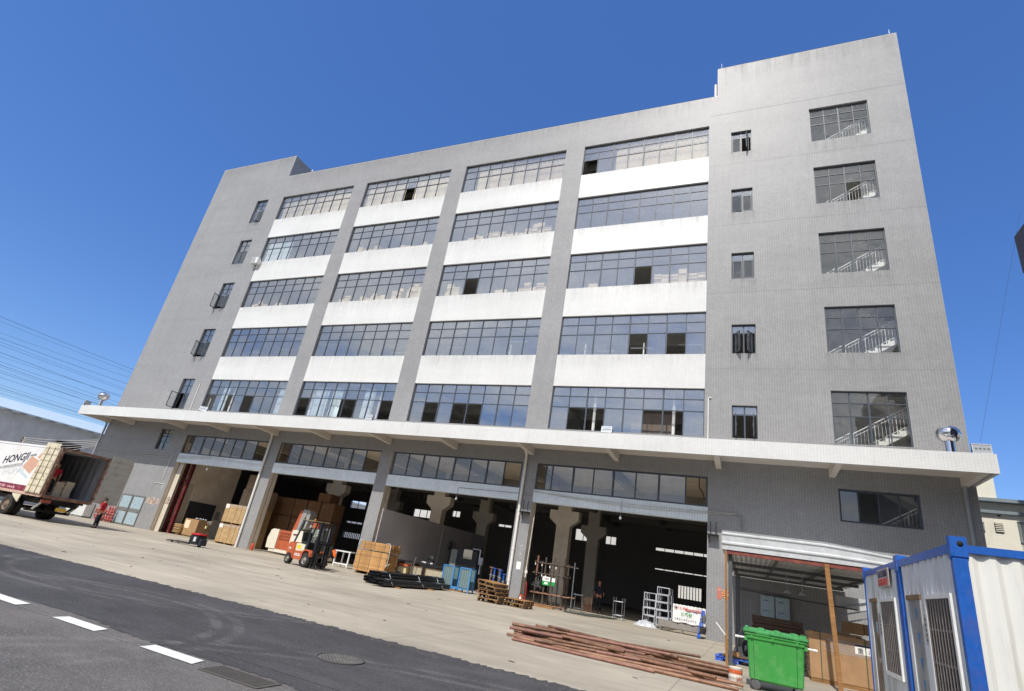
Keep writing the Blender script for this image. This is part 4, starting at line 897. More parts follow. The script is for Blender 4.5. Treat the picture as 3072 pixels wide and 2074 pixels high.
for x0, x1, z0, z1 in ((51.33, 53.0, 6.55, 7.6), (49.4, 49.98, 6.95, 7.42), (54.2, 55.9, 6.55, 7.6)):
    mb = MB(t)
    for a, b, c, d in ((x0, x1, z0, z0 + .05), (x0, x1, z1 - .05, z1), (x0, x0 + .05, z0, z1), (x1 - .05, x1, z0, z1), ((x0 + x1) / 2 - .03, (x0 + x1) / 2 + .03, z0, z1)): mb.box(a, b, 7.95, 8.0, c, d)
    w = mb.build('window', M_ledge); mb = MB(t); mb.box(x0 + .05, x1 - .05, 7.985, 7.995, z0 + .05, z1 - .05); mb.build('pane', M_glass2, w)
# tall block at the right edge of the picture; only its eave corner shows
M_navyw = P('dark_slate_paint', (58, 62, 82), .7)
t = thing('side_building', 'dark projecting eave corner of a tall building beside the white cream-rendered building', 'building', (56, -16, 0), 0, None, True)
mb = MB(t); mb.box(50.75, 66, -40, -4.9, 0, 24); mb.build('wall', M_navyw)
mb = MB(t); mb.box(48.5, 50.75, -40, -4.79, 14.63, 16.26); mb.build('eave', M_navyw)
# pale wall far behind the hall, seen through its rear windows
t = thing('neighbour_building', 'pale building seen through the rear windows of the factory hall', 'building', (10, 62, 0), 0, None, True)
mb = MB(t); mb.box(-60, 70, 62, 74, 0, 11); mb.build('wall', P('pale_rear_wall', (196, 194, 188), .8)); mb = MB(t); mb.box(-60, 70, 61.6, 62, 11, 11.4); mb.build('ledge', M_ledge)

# works across the road, mirrored in the gate windows
M_opp = P('opposite_render', (150, 146, 138), .85, 0, .1, .3); M_oppw = P('opposite_glazing', (52, 58, 66), .2)
for i, (xa, xb, y, h, lb) in enumerate(((-70, -12, -72, 11, 'long low works building across the road, mirrored in the left gate windows'), (-8, 40, -66, 13, 'works building across the road, mirrored in the middle gate windows'), (46, 100, -74, 15, 'taller works building across the road, mirrored in the right gate windows'))):
    t = thing('opposite_works', lb, 'building', ((xa + xb) / 2, y, 0), 0, None, True)
    mb = MB(t); mb.box(xa, xb, y - 14, y, 0, h); mb.build('wall', M_opp); mb = MB(t); mb.box(xa - .3, xb + .3, y - 14.3, y + .3, h, h + .4); mb.build('roof', P('red_brown_roof', (120, 72, 60), .8))
    mb = MB(t)
    for z in (2.2, 6.2): mb.box(xa + 2, xb - 2, y, y + .06, z, z + 1.8)
    mb.build('window_band', M_oppw)
# ------------------------------------------------------------------ lorry at the left edge
M_trw = P('lorry_white_paint', (226, 226, 224), .45, 0, .04, .6, (190, 176, 160), .25, 1.3); M_trc = P('cream_door_paint', (214, 206, 180), .5, 0, .08, 2, (120, 76, 50), .45, 1.6); M_trr = P('rusty_frame', (120, 84, 66), .7, .1, .3, 6, (190, 176, 150), .4, 4)
M_chassis = P('chassis_black', (30, 30, 33), .6, .1, .25, 4, (88, 78, 66), .35, 3); M_band = P('maroon_band', (122, 34, 60), .5, 0, .08, 2, (180, 140, 130), .3, 4); M_int = P('container_inside', (140, 142, 148), .7, .1, .2, 2)
T = thing('box_lorry', 'white box lorry with open rear doors and plum coloured lettering parked across the yard', 'lorry', (6.4, -9.7, 0), 0, None, True)
x0, x1, y0, y1, z0, z1 = -6.2, 6.4, -10.9, -8.45, 1.22, 3.6
mb = MB(T); mb.box(x0, x1, y0, y0 + .05, z0 + .1, z1 - .06); side = mb.build('side_panel', M_trw)
mb = MB(T); n = 90; vs = []
for i in range(n + 1): x = x0 + (x1 - x0) * i / n; y = y1 - .04 - (0, .035, .035, 0)[i % 4]; vs += [(x, y, z0), (x, y, z1 - .05)]
mb.add(vs, [(2 * i, 2 * i + 1, 2 * i + 3, 2 * i + 2) for i in range(n)]); mb.box(x0, x1, y1 - .02, y1, z0, z1); mb.build('far_side_panel', M_int)
mb = MB(T); mb.box(x0, x1, y0 + .05, y1 - .08, z0 - .04, z0 + .03); mb.build('floor', M_int); mb = MB(T); mb.box(x0, x1, y0, y1, z1 - .06, z1); mb.build('roof', M_trw); mb = MB(T); mb.box(x0, x0 + .06, y0 + .05, y1 - .1, z0, z1 - .06); mb.build('front_wall', M_int)
mb = MB(T)
for a, b, c, d in ((y0 - .01, y0 + .10, z0 - .1, z1 + .02), (y1 - .10, y1 + .01, z0 - .1, z1 + .02)): mb.box(x1 - .06, x1 + .05, a, b, c, d)
mb.box(x1 - .06, x1 + .05, y0 + .10, y1 - .10, z1 - .10, z1 + .02); mb.box(x1 - .06, x1 + .08, y0 + .10, y1 - .10, z0 - .14, z0 + .01)
for i in range(7):
    for y in (y0 - .03, y1 + .03): mb.cyl((x1, y, z0 + .15 + i * .36), (x1, y, z0 + .27 + i * .36), .035, n=8)
mb.build('rear_frame', M_trr)
mb = MB(T); mb.box(x0, x1 - .08, y0 - .012, y0 - .001, z0 + .02, z0 + .30); mb.build('band', M_band)
mb = MB(T); mb.box(x0, x1 - .06, y0 - .02, y0 + .05, z0 - .12, z0 + .012)
for i in range(42): mb.box(x0 + .1 + i * .3, x0 + .16 + i * .3, y0 - .03, y0 - .02, z0 - .12, z0 - .02)
mb.build('bottom_rail', P('pinkish_rail', (206, 176, 156), .6, 0, .2, 6, (110, 70, 54), .5, 5))
mb = MB(T); mb.box(x0, x1, y0 - .02, y0 + .0, z1 - .08, z1 + .02); mb.build('top_rail', M_trw)
def door(xa, xb, ya, yb, mat, name, rib):
    mb = MB(T); mb.box(xa, xb, ya, yb, z0 + .02, z1 - .04); d = mb.build(name, mat)
    for i in range(8):
        z = z0 + .05 + i * .318; mb = MB(T)
        if rib == 'y': mb.box(xa + .04, xb - .04, ya - .02, ya, z, z + .012 + .0); mb.box(xa + .05, xb - .05, ya - .012, ya, z + .035, z + .29)
        else: mb.box(xb, xb + .012, ya + .05, yb - .05, z + .035, z + .29)
        mb.build('panel', mat, d)
    mb = MB(T)
    for q in (.3, .7):
        if rib == 'y': mb.cyl((xa + (xb - xa) * q, ya - .03, z0 - .02), (xa + (xb - xa) * q, ya - .03, z1 - .02), .014, n=6)
    if rib != 'y':
        for q in (.35, .75): mb.cyl((xa - .03, ya + (yb - ya) * q, z0 - .04), (xa - .03, ya + (yb - ya) * q, z1 + .05), .016, n=6)
    mb.build('lock_rod', M_trr, d); return d
door(4.98, 6.34, -11.0, -10.955, M_trc, 'rear_door', 'y')
door(6.40, 6.46, -8.40, -7.12, P('shaded_door_paint', (176, 172, 162), .6, 0, .1, 2, (110, 90, 76), .4, 2), 'rear_door', 'x')  # far door greyed: its shade is put into the paint colour
# printing on the side
M_dk = P('dark_plum_print', (52, 36, 62), .5); M_gh = P('ghost_print', (206, 206, 206), .6); M_br = P('tan_print', (206, 160, 134), .6); M_brl = P('pale_grey_print', (192, 206, 210), .6)
tilt = Matrix.Rotation(math.radians(10.0), 4, 'Z')
text('HONGJI', .56, M_dk, face_y(1.50, y0 - .004, 2.43) @ tilt, side, 'lettering', .002, .18, .012, 1.13)
text('seating', .19, MATS['black_print'], face_y(3.80, y0 - .004, 2.98) @ tilt, side, 'lettering', .002, .2)
text('办公教育家具优质供应商', .19, P('grey_fine_print', (120, 116, 122), .6), face_y(1.47, y0 - .004, 2.12) @ tilt, side, 'lettering', .001, .1, 0, .98)
text('HONG', .56, M_gh, face_y(2.0, y0 - .003, 1.83) @ tilt, side, 'lettering', .001, .18, .012, 1.1)
text('服务热线   400-1123-263   www.hj', .17, P('pink_print', (232, 190, 196), .6), face_y(.5, y0 - .016, z0 + .09), side, 'lettering', .001, 0, .004, 1.35)
mb = MB(T)
for poly in ([(3.55, 2.42), (3.95, 2.30), (4.42, 2.9), (4.0, 3.02)], [(3.98, 2.29), (4.22, 2.2), (4.68, 2.86), (4.45, 2.9)], [(4.25, 2.2), (4.5, 2.1), (4.92, 2.8), (4.71, 2.85)], [(4.5, 2.98), (4.85, 2.9), (4.97, 3.2), (4.75, 3.28)]): mb.prism(poly, y0 - .006, y0 - .001)
mb.build('print', M_br, side)
mb = MB(T); mb.prism([(3.25, 1.95), (3.3, 1.95), (3.98, 3.04), (3.93, 3.04)], y0 - .007, y0 - .001); mb.prism([(3.5, 2.3), (4.5, 1.95), (4.46, 1.85), (3.42, 2.15)], y0 - .0055, y0 - .001); mb.build('print', M_brl, side)
text('II', .16, MATS['black_print'], face_y(6.0, -11.016, 2.05), T, 'lettering')
# running gear
mb = MB(T)
for y in (-10.35, -9.0): mb.box(x0, 6.2, y - .06, y + .06, .78, 1.08)
for x in (5.9, 4.9, 2.6, 1.6, -.5, -3): mb.box(x - .05, x + .05, -10.8, -8.55, .98, 1.1)
mb.beam((6.1, -10.5, 1.0), (5.2, -10.5, .42), .07, .07); mb.beam((6.1, -8.9, 1.0), (5.2, -8.9, .42), .07, .07); mb.box(5.15, 5.25, -10.75, -8.6, .38, .5)
mb.box(-6, -5.6, -10.6, -10.3, 0, 1.0); mb.box(-6, -5.6, -9.1, -8.8, 0, 1.0); mb.cyl((3.6, -10.8, .5), (3.6, -8.55, .5), .09, n=10)
mb.build('chassis', M_chassis)
def wheel(root, x, y, r, w, side, rimm, sub=24, n='wheel'):
    mb = MB(root); mb.lathe([(r * .58, -w / 2), (r * .9, -w / 2), (r, -w / 2 + .03), (r, w / 2 - .03), (r * .9, w / 2), (r * .58, w / 2)], (x, y, r), (0, 1, 0), sub); tv = []
    for i in range(sub):
        a = 2 * math.pi * i / sub; mb.M = TR(x, y, r) @ Matrix.Rotation(a, 4, 'Y'); mb.box(r * .985, r * 1.02, -w * .48, w * .1 if i % 2 else w * .48, -.022, .022)
    tyre = mb.build(n, M_rubber)
    mb = MB(root); o = side * w / 2; mb.lathe([(r * .60, o), (r * .56, o - side * .02), (r * .5, o - side * .06), (r * .3, o - side * .05), (r * .22, o + side * .02), (0, o + side * .02)] if side > 0 else [(0, o + side * .02), (r * .22, o + side * .02), (r * .3, o - side * .05), (r * .5, o - side * .06), (r * .56, o - side * .02), (r * .60, o)], (x, y, r), (0, 1, 0), 24)
    for i in range(6): a = i * math.pi / 3; mb.ell((x + r * .36 * math.cos(a), y + o - side * .05, r + r * .36 * math.sin(a)), (.022, .02, .022), 6, 4)
    mb.build('rim', rimm, tyre); return tyre
M_rim = P('dusty_rim', (120, 104, 88), .7, .2, .2, 6)
for y, s in ((-10.72, -1), (-10.42, -1), (-9.02, 1), (-8.72, 1)): wheel(T, 3.6, y, .5, .26, s, M_rim)
mb = MB(T); mb.box(6.3, 6.36, -9.95, -9.45, .55, .72); mb.build('number_plate', P('yellow_plate', (214, 170, 60), .5)); mb = MB(T); mb.box(6.34, 6.42, -10.8, -10.35, .86, 1.02); mb.build('rear_lamp', P('dusty_lamp_red', (150, 70, 56), .4, 0, .1, 5, (150, 130, 110), .5, 5)); mb = MB(T); mb.prism([(3.9, 1.08), (4.7, 1.08), (4.62, .7), (4.0, .98)], -10.93, -10.88); mb.build('mudguard', M_trc)
for y in (-10.6, -8.9): mb = MB(T); mb.cyl((6.2, y, .95), (5.6, y, .5), .05, n=8); mb.build('strut', P('pale_strut', (188, 190, 190), .5, .3))
# load inside
first = None
for q, (yy, nl) in enumerate(((-9.62, 9), (-9.16, 10))):
    for i in range(nl):
        mb = MB(); r = rnd.uniform(-.02, .02)
        if first is None:
            mb.bev(-.3, .3, -.2, .2, 0, .078, .008); o = first = mb.build('flat_carton', M_cardp); tag(o, 'flat pale carton in the two stacks inside the open lorry', 'carton', 'flat cartons stacked in the lorry')
        else: o = dup(first)
        o.location = (4.85 + r, yy + r, 1.25 + i * .082); o['label'] = '%s flat pale carton up in the %s stack inside the open lorry' % (('bottom', 'second', 'third', 'fourth', 'fifth', 'sixth', 'seventh', 'eighth', 'ninth', 'tenth')[i], ('nearer', 'farther')[q])
person('person in a red polo shirt standing in the dark load space of the lorry', (5.35, -10.2, 1.25), math.radians(60), 1.58, M_shirt, M_navy, (((-.08, -.05, -.27), (0, -.12, -.22)), ((.08, -.05, -.27), (0, -.14, -.2))))
person('person in a red polo shirt and dark trousers standing behind the lorry in the yard', (6.55, -7.85, 0), math.radians(-62), 1.54, M_shirt, M_navy, (((-.09, -.03, -.27), (.02, -.16, -.18)), ((.07, .02, -.28), (-.04, -.17, -.17))))
person('worker in a dark coat and dark trousers standing in the shade of the rightmost gate', (31.3, 4.4, 0), math.radians(20), 1.60, M_navy, P('dark_trousers', (34, 34, 40), .9), (((-.08, -.04, -.27), (.0, -.18, -.14)), ((.08, -.04, -.27), (-.02, -.2, -.12))), shoes=P('pale_shoes', (150, 146, 140), .7), hatm=P('straw_cap', (120, 96, 70), .8), sleeve=.6)

# ------------------------------------------------------------------ first gate
def boards(root, x0, x1, y0, y1, z0, z1, n, m, name='board', jit=.01):
    h = (z1 - z0) / n; a = None
    for i in range(n):
        if a is None: mb = MB(root); mb.box(x0, x1, y0, y1, z0, z0 + h * .86); a = mb.build(name, m)
        else: o = dup(a); o.location = (rnd.uniform(-jit, jit), rnd.uniform(-jit, jit) * .6, i * h)
t = thing('flat_card_pile', 'uneven pile of flattened pale cardboard on a pallet inside the first gate', 'cardboard pile', (0, 1.6, 0), 0, None, True)
mb = MB(t)
for x in (-1.25, -.1, 1.1): mb.box(x - .06, x + .06, 1.1, 2.2, 0, .1)
mb.build('pallet', M_wood); boards(t, -1.4, 1.25, 1.15, 2.2, .12, .74, 17, M_cardl, 'sheet', .07)
t = thing('brown_carton', 'big brown carton standing behind the flattened cardboard in the first gate', 'carton', (1.9, 1.9, 0)); mb = MB(t); mb.bev(-.72, .70, -.55, .55, .08, 1.2, .015); mb.build('box', M_card); mb = MB(t); mb.box(-.6, -.1, -.556, -.551, .55, 1.1); mb.build('label', M_cardp); mb = MB(t); mb.box(-.7, .7, -.5, .5, 0, .08); mb.build('pallet', M_woodg)
t = thing('plastic_sheet', 'crumpled sheet of clear plastic on top of the big brown carton', 'plastic sheet', (2.2, 1.8, 1.2)); mb = MB(t); g = 9
mb.add([(-.35 + .7 * i / g, -.25 + .5 * j / g, .02 + .07 * rnd.random() + .05 * math.sin(i * 1.3) ** 2) for i in range(g + 1) for j in range(g + 1)], [(i * (g + 1) + j, (i + 1) * (g + 1) + j, (i + 1) * (g + 1) + j + 1, i * (g + 1) + j + 1) for i in range(g) for j in range(g)]); mb.build('sheet', M_film)
M_strap = P('grey_strap', (120, 104, 84), .6)
for q, (zb, lb) in enumerate(((0, 'lower'), (1.30, 'upper'))):
    t = thing('board_bale', lb + ' of two strapped bales of tan board on pallets beside the first drain pipe', 'bale', (6.6, 1.2, zb), 0, 'strapped board bales at the first gate')
    mb = MB(t)
    for x in (-.85, 0, .85): mb.box(x - .07, x + .07, -.55, .55, 0, .10)
    mb.build('pallet', M_wood)
    mb = MB(t); mb.bev(-.97, .97, -.6, .6, .10, 1.27, .012); mb.build('boards', M_cardl)
    mb = MB(t); mb.box(-.975, .975, -.604, .604, 1.10, 1.275); mb.build('cap_sheet', P('grey_cap_board', (176, 156, 132), .85))
    mb = MB(t)
    for x in (-.55, .15, .62): mb.box(x - .012, x + .012, -.612, .612, .08, 1.285)
    mb.build('strap', M_strap); mb = MB(t); mb.box(-.93, -.62, -.609, -.605, 1.0, 1.24); mb.build('label', M_paper)
for i, (x, z, w, h) in enumerate(((5.6, 2.62, 1.1, 1.2), (6.9, 2.62, 1.1, 1.25), (5.75, 3.84, 1.1, 1.0))):
    o = thing('grey_carton', ['tall grey-brown carton stacked behind and above the strapped bales, left', 'tall grey-brown carton stacked behind and above the strapped bales, right', 'topmost grey-brown carton above the strapped bales under the first lintel'][i], 'carton', (x, 2.6, z)); mb = MB(o); mb.bev(-w / 2, w / 2, -.5, .5, 0, h, .012); mb.build('box', P('grey_brown_card', (150, 130, 108), .85)); mb = MB(o); mb.box(-.04, .04, -.504, -.5, 0, h); mb.build('tape', P('brown_tape', (128, 104, 78), .4))
o = thing('pallet_stack', 'stack of plain board pallets carrying the grey-brown cartons behind the strapped bales', 'pallet stack', (6.2, 2.6, 0)); mb = MB(o); mb.box(-1.2, 1.2, -.5, .5, 0, 2.6); mb.build('stack', M_cardl)
t = thing('steel_gantry', 'pair of tall maroon steel posts with cross plates inside the first gate', 'steel frame', (.1, 1.0, 0))
for x in (-.3, .32):
    mb = MB(t); mb.box(x - .11, x + .11, -.10, -.085, 0, 6.9); mb.box(x - .11, x + .11, .085, .10, 0, 6.9); mb.box(x - .012, x + .012, -.085, .085, 0, 6.9); mb.build('post', M_maroon)
for z in (.9, 2.3, 3.7, 5.1): mb = MB(t); mb.box(-.2, .22, -.09, .09, z, z + .1); mb.build('cross_plate', M_maroon)
t = thing('fire_extinguisher', 'scuffed red extinguisher standing at the foot of the pier by the second gate', 'fire extinguisher', (10.1, -.25, 0))
def extinguisher(t, s=1.):
    mb = MB(t); mb.lathe([(0, 0), (.085 * s, 0), (.09 * s, .02), (.09 * s, .36 * s), (.06 * s, .42 * s), (.03 * s, .45 * s), (0, .46 * s)], n=18); mb.build('cylinder', P('scuffed_red_orange', (196, 62, 30), .4, 0, .15, 6, (220, 150, 60), .5, 6)); mb = MB(t); mb.box(-.02, .10 * s, -.015, .015, .45 * s, .48 * s); mb.box(-.02, .09 * s, -.012, .012, .50 * s, .52 * s); mb.build('handle', M_black); mb = MB(t); mb.tube([(-.02, 0, .46 * s), (-.1 * s, 0, .42 * s), (-.13 * s, 0, .3 * s), (-.12 * s, 0, .12 * s)], .014, 6); mb.build('hose', M_black)
extinguisher(t)
# pallet truck
t = thing('pallet_truck', 'black and red electric pallet truck with long forks standing alone in the yard', 'pallet truck', (12.7, -6.25, 0), math.radians(4))
mb = MB(t); mb.bev(-.42, .18, -.30, .30, .10, .56, .05); mb.build('body', M_black); mb = MB(t); mb.bev(-.44, .20, -.31, .31, .56, .64, .05); mb.build('cover', M_red)
mb = MB(t); mb.box(-.1, .06, -.306, -.30, .24, .46); mb.build('label', P('grey_label', (196, 200, 206), .5)); mb = MB(t); mb.bev(.18, .34, -.22, .22, .08, .40, .03); mb.build('battery_box', P('dark_plastic', (40, 44, 56), .5))
for y in (-.20, .20): mb = MB(t); mb.bev(-1.75, -.40, y - .08, y + .08, .06, .13, .01); mb.beam((-1.75, y, .09), (-1.95, y, .06), .14, .05); mb.build('fork', P('worn_black_fork', (64, 60, 58), .6, .3, .2, 5, (120, 110, 96), .4, 4)); mb = MB(t); mb.cyl((-1.6, y - .05, .04), (-1.6, y + .05, .04), .04, n=10); mb.build('roller', M_rubber)
mb = MB(t); mb.cyl((.10, -.05, .1), (.10, .05, .1), .10, n=16); mb.build('drive_wheel', M_rubber)
mb = MB(t); mb.cyl((.08, 0, .6), (.28, 0, 1.12), .028, n=8); mb.build('tiller', MATS['worn_black_fork'])
mb = MB(t); mb.tube([(.28, 0, 1.10), (.26, -.10, 1.16), (.29, -.15, 1.24), (.33, -.08, 1.29), (.34, 0, 1.29), (.33, .08, 1.29), (.29, .15, 1.24), (.26, .10, 1.16), (.28, 0, 1.10)], .022, 8); mb.bev(.27, .37, -.05, .05, 1.18, 1.30, .01); mb.build('handle', P('grey_handle', (160, 150, 138), .5)); mb = MB(t); mb.box(.16, .22, -.10, .04, .92, 1.05); mb.build('tag', P('yellow_tag', (226, 218, 150), .6))

# ------------------------------------------------------------------ second gate
bc = None
for i in range(5):
    for j in range(3):
        if (i, j) == (0, 2) and False: continue
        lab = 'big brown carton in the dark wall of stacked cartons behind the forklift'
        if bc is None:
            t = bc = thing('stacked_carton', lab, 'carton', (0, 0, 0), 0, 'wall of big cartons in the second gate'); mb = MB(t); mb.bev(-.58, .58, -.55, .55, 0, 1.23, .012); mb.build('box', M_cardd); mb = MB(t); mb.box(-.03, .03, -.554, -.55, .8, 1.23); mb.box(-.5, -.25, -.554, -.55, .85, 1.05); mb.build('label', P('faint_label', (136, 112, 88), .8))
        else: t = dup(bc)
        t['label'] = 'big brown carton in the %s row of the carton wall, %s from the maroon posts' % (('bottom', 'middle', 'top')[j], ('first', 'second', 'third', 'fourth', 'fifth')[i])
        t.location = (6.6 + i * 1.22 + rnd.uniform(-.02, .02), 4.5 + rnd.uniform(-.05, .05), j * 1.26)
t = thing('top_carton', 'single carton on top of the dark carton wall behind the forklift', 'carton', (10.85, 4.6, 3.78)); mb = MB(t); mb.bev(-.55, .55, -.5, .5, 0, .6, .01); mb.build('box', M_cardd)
t = thing('milling_machine', 'large orange and cream machine tool with a leaning orange arm inside the second gate', 'machine', (11.5, 1.6, 0), 0, None, True)
mb = MB(t); mb.box(10.2, 14.2, 1.0, 2.6, .12, .32); mb.build('base', M_cream)
mb = MB(t); mb.prism([(9.95, .3), (9.9, .9), (10.05, 1.42), (10.25, 1.5), (10.72, 1.5), (10.72, .3)], .95, 2.6); mb.build('end_cover', M_cream)
mb = MB(t); mb.bev(10.74, 11.85, .98, 2.5, .32, 1.46, .03); pn = mb.build('orange_panel', M_orange)
for r_ in range(3):
    for c in range(7): mb = MB(t); mb.prism([(10.86 + c * .13, .86 + r_ * .18), (10.93 + c * .13, .86 + r_ * .18), (10.95 + c * .13, .99 + r_ * .18), (10.88 + c * .13, .99 + r_ * .18)], .974, .979); mb.build('vent_slot', P('slot_dark_red', (84, 34, 22), .7), pn)
mb = MB(t); mb.prism([(11.2, 1.40), (11.55, 1.40), (11.95, 2.88), (11.55, 2.88)], 1.5, 2.1); mb.build('arm', M_orange)
mb = MB(t); mb.prism([(11.58, 1.5), (11.78, 1.5), (12.15, 2.85), (12.0, 2.95), (11.8, 2.95)], 1.45, 2.15); mb.prism([(11.9, 2.95), (12.25, 2.95), (12.4, 2.7), (12.35, 2.2), (12.22, 1.75), (12.14, 1.75), (12.18, 2.3), (12.05, 2.6)], 1.5, 2.1); mb.build('arm_cover', P('grey_cover', (150, 150, 146), .5))
mb = MB(t); mb.prism([(11.88, .3), (11.88, 1.55), (12.0, 1.62), (12.8, 1.6), (12.9, 1.45), (12.9, .3)], .9, 2.4); cb = mb.build('control_cabinet', M_cream); mb = MB(t); mb.box(12.02, 12.32, .892, .899, 1.28, 1.38); mb.build('label', MATS['dark_red_print'], cb)
mb = MB(t); mb.box(12.95, 14.2, 1.1, 2.4, .32, 1.0); mb.box(13.0, 13.6, 1.3, 2.2, 1.0, 1.9); mb.build('bed', P('grey_green_bed', (120, 126, 118), .5)); mb = MB(t); mb.bev(12.9, 13.5, 1.25, 1.75, 1.9, 2.25, .03); mb.build('spindle_head', M_orange)
# forklift
F = thing('forklift', 'orange and cream counterbalance forklift with a black mast and load backrest facing right', 'forklift', (18.85, -4.95, 0), math.radians(-14.8))
M_fc = P('forklift_cream', (222, 214, 190), .45, 0, .1, 4, (140, 120, 96), .3, 3)
def prismF(poly, a, b, n, m, par=None, plane='xz'): mb = MB(F); mb.prism(poly, a, b, plane); return mb.build(n, m, par or F)
prismF([(-1.22, .45), (-1.25, .85), (-1.1, 1.02), (-.72, 1.05), (-.62, .95), (-.62, .3), (-1.0, .32)], -.46, .46, 'counterweight', M_orange)
prismF([(-.60, .28), (-.60, .66), (.10, .68), (.32, .70), (.42, .52), (.28, .28)], -.45, .45, 'chassis', M_orange)
hood = prismF([(-.60, .665), (-.62, .98), (-.50, 1.02), (.08, 1.0), (.14, .9), (.14, .685)], -.40, .40, 'hood', M_fc)
mb = MB(F); mb.box(-.48, -.18, -.406, -.401, .76, .94); mb.build('sticker', P('yellow_sticker', (226, 206, 40), .5), hood)
text('CPC25', .155, M_whitep, face_y(-.5, -.456, .44), F, 'lettering', .003, .1, .006, 1.1)
text('Forklift' if False else '叉车', .12, M_whitep, face_y(-1.12, -.465, .68), F, 'lettering', .003, 0, .004)
mb = MB(F); mb.bev(-.52, -.02, -.26, .26, 1.02, 1.14, .04); st = mb.build('seat', M_black); mb = MB(F); mb.prism([(-.54, 1.12), (-.42, 1.12), (-.5, 1.58), (-.6, 1.58)], -.24, .24); mb.build('backrest', M_black, st)
mb = MB(F); mb.prism([(.14, .7), (.34, .7), (.40, 1.12), (.30, 1.16), (.14, .95)], -.38, .38); mb.build('dashboard', M_black); mb = MB(F); mb.ring((.16, .05, 1.30), (-.6, 0, 1), .17, .016, 22, 6); mb.cyl((.16, .05, 1.30), (.33, .05, 1.05), .02, n=6); mb.build('steering_wheel', M_black)
for i in range(3): mb = MB(F); mb.cyl((.28, -.15 - i * .08, 1.12), (.24, -.15 - i * .08, 1.34), .01, n=5); mb.ell((.24, -.15 - i * .08, 1.36), (.022, .022, .025), 8, 6); mb.build('lever', M_black)
for y in (-.42, .42):
    mb = MB(F); mb.beam((-.86, y, 1.0), (-.50, y * .93, 2.08), .06, .07); mb.build('rear_post', P('slate_post', (58, 66, 78), .4, .1)); mb = MB(F); mb.beam((.36, y, .78), (.24, y * .93, 2.06), .045, .05); mb.build('front_post', MATS['slate_post'])
mb = MB(F)
for y in (-.40, .40): mb.beam((-.62, y, 2.10), (.42, y, 2.06), .05, .05)
for i in range(7): mb.beam((-.58 + i * .165, -.38, 2.10 - i * .006), (-.58 + i * .165, .38, 2.10 - i * .006), .03, .025)
gd = mb.build('overhead_guard', MATS['slate_post'])
mb = MB(F); mb.box(-.66, .44, -.43, .43, 2.125, 2.14)
for i in range(9): mb.beam((-.66 + i * .13, -.42, 2.14), (-.58 + i * .13, .42, 2.16), .07, .03)
mb.build('guard_mat', P('straw_mat', (176, 150, 112), .9, 0, .3, 9), gd)
mb = MB(F); mb.lathe([(0, 0), (.05, 0), (.05, .08), (0, .11)], (-.5, .2, 2.16), n=12); mb.build('beacon', P('amber_plastic', (206, 110, 30), .3))
for s, y in ((-1, -.42), (1, .42)):
    for x, r, w in ((-.92, .255, .19), (.62, .33, .24)): wheel(F, x, y * (1.06 if x > 0 else 1), r, w, s, P('grey_rim', (140, 138, 130), .6, .2, .15, 6, (104, 92, 78), .4, 4), 20)
for s in (-1, 1): mb = MB(F); mb.prism([(.22, .5), (.26, .68), (.42, .80), (.80, .80), (.95, .66), (.97, .5), (.92, .5), (.84, .68), (.74, .745), (.48, .745), (.34, .66), (.30, .5)], s * .38, s * .56); mb.build('mudguard', M_orange)
for y in (-.36, .36): mb = MB(F); mb.box(.90, 1.02, y - .045, y + .045, .08, 2.06); mb.box(1.02, 1.05, y - .045, y + .045, .08, 2.06); mb.build('mast_rail', M_black); mb = MB(F); mb.box(.92, 1.0, y * .78 - .03, y * .78 + .03, .1, 2.14); mb.build('inner_mast_rail', P('greasy_black', (44, 44, 46), .35, .3)); mb = MB(F); mb.cyl((.96, y * .55, .2), (.96, y * .55, 1.9), .03, n=8); mb.build('lift_cylinder', M_steel)
mb = MB(F)
for z in (.14, 1.1, 2.0): mb.box(.93, 1.0, -.32, .32, z, z + .07)
mb.build('mast_crossbar', M_black); text('DALIAN' if False else '2.5吨', .14, M_whitep, TR(.96, -.411, 1.45) @ Matrix(((0, -1, 0, 0), (0, 0, -1, 0), (1, 0, 0, 0), (0, 0, 0, 1))), F, 'lettering', .002)
mb = MB(F); mb.box(1.06, 1.11, -.48, .48, .22, .30); mb.box(1.06, 1.11, -.48, .48, .58, .66); mb.build('carriage', M_black)
mb = MB(F); mb.box(1.06, 1.09, -.52, .52, 1.22, 1.27)
for i in range(9): mb.box(1.06, 1.09, -.52 + i * .126, -.49 + i * .126, .66, 1.22)
mb.build('load_backrest', M_black)
for y in (-.26, .26): mb = MB(F); mb.box(1.11, 1.155, y - .06, y + .06, .05, .70); mb.prism([(1.155, .05), (1.155, .095), (2.05, .065), (2.05, .05)], y - .06, y + .06); mb.build('fork', P('worn_fork', (62, 60, 58), .5, .5))
mb = MB(F); mb.cyl((.3, -.44, 1.85), (.3, -.52, 1.85), .06, n=14); mb.build('headlight', M_lens); mb = MB(F); mb.cyl((.3, .44, 1.85), (.36, .44, 1.85), .06, n=14); mb.build('headlight', M_lens)
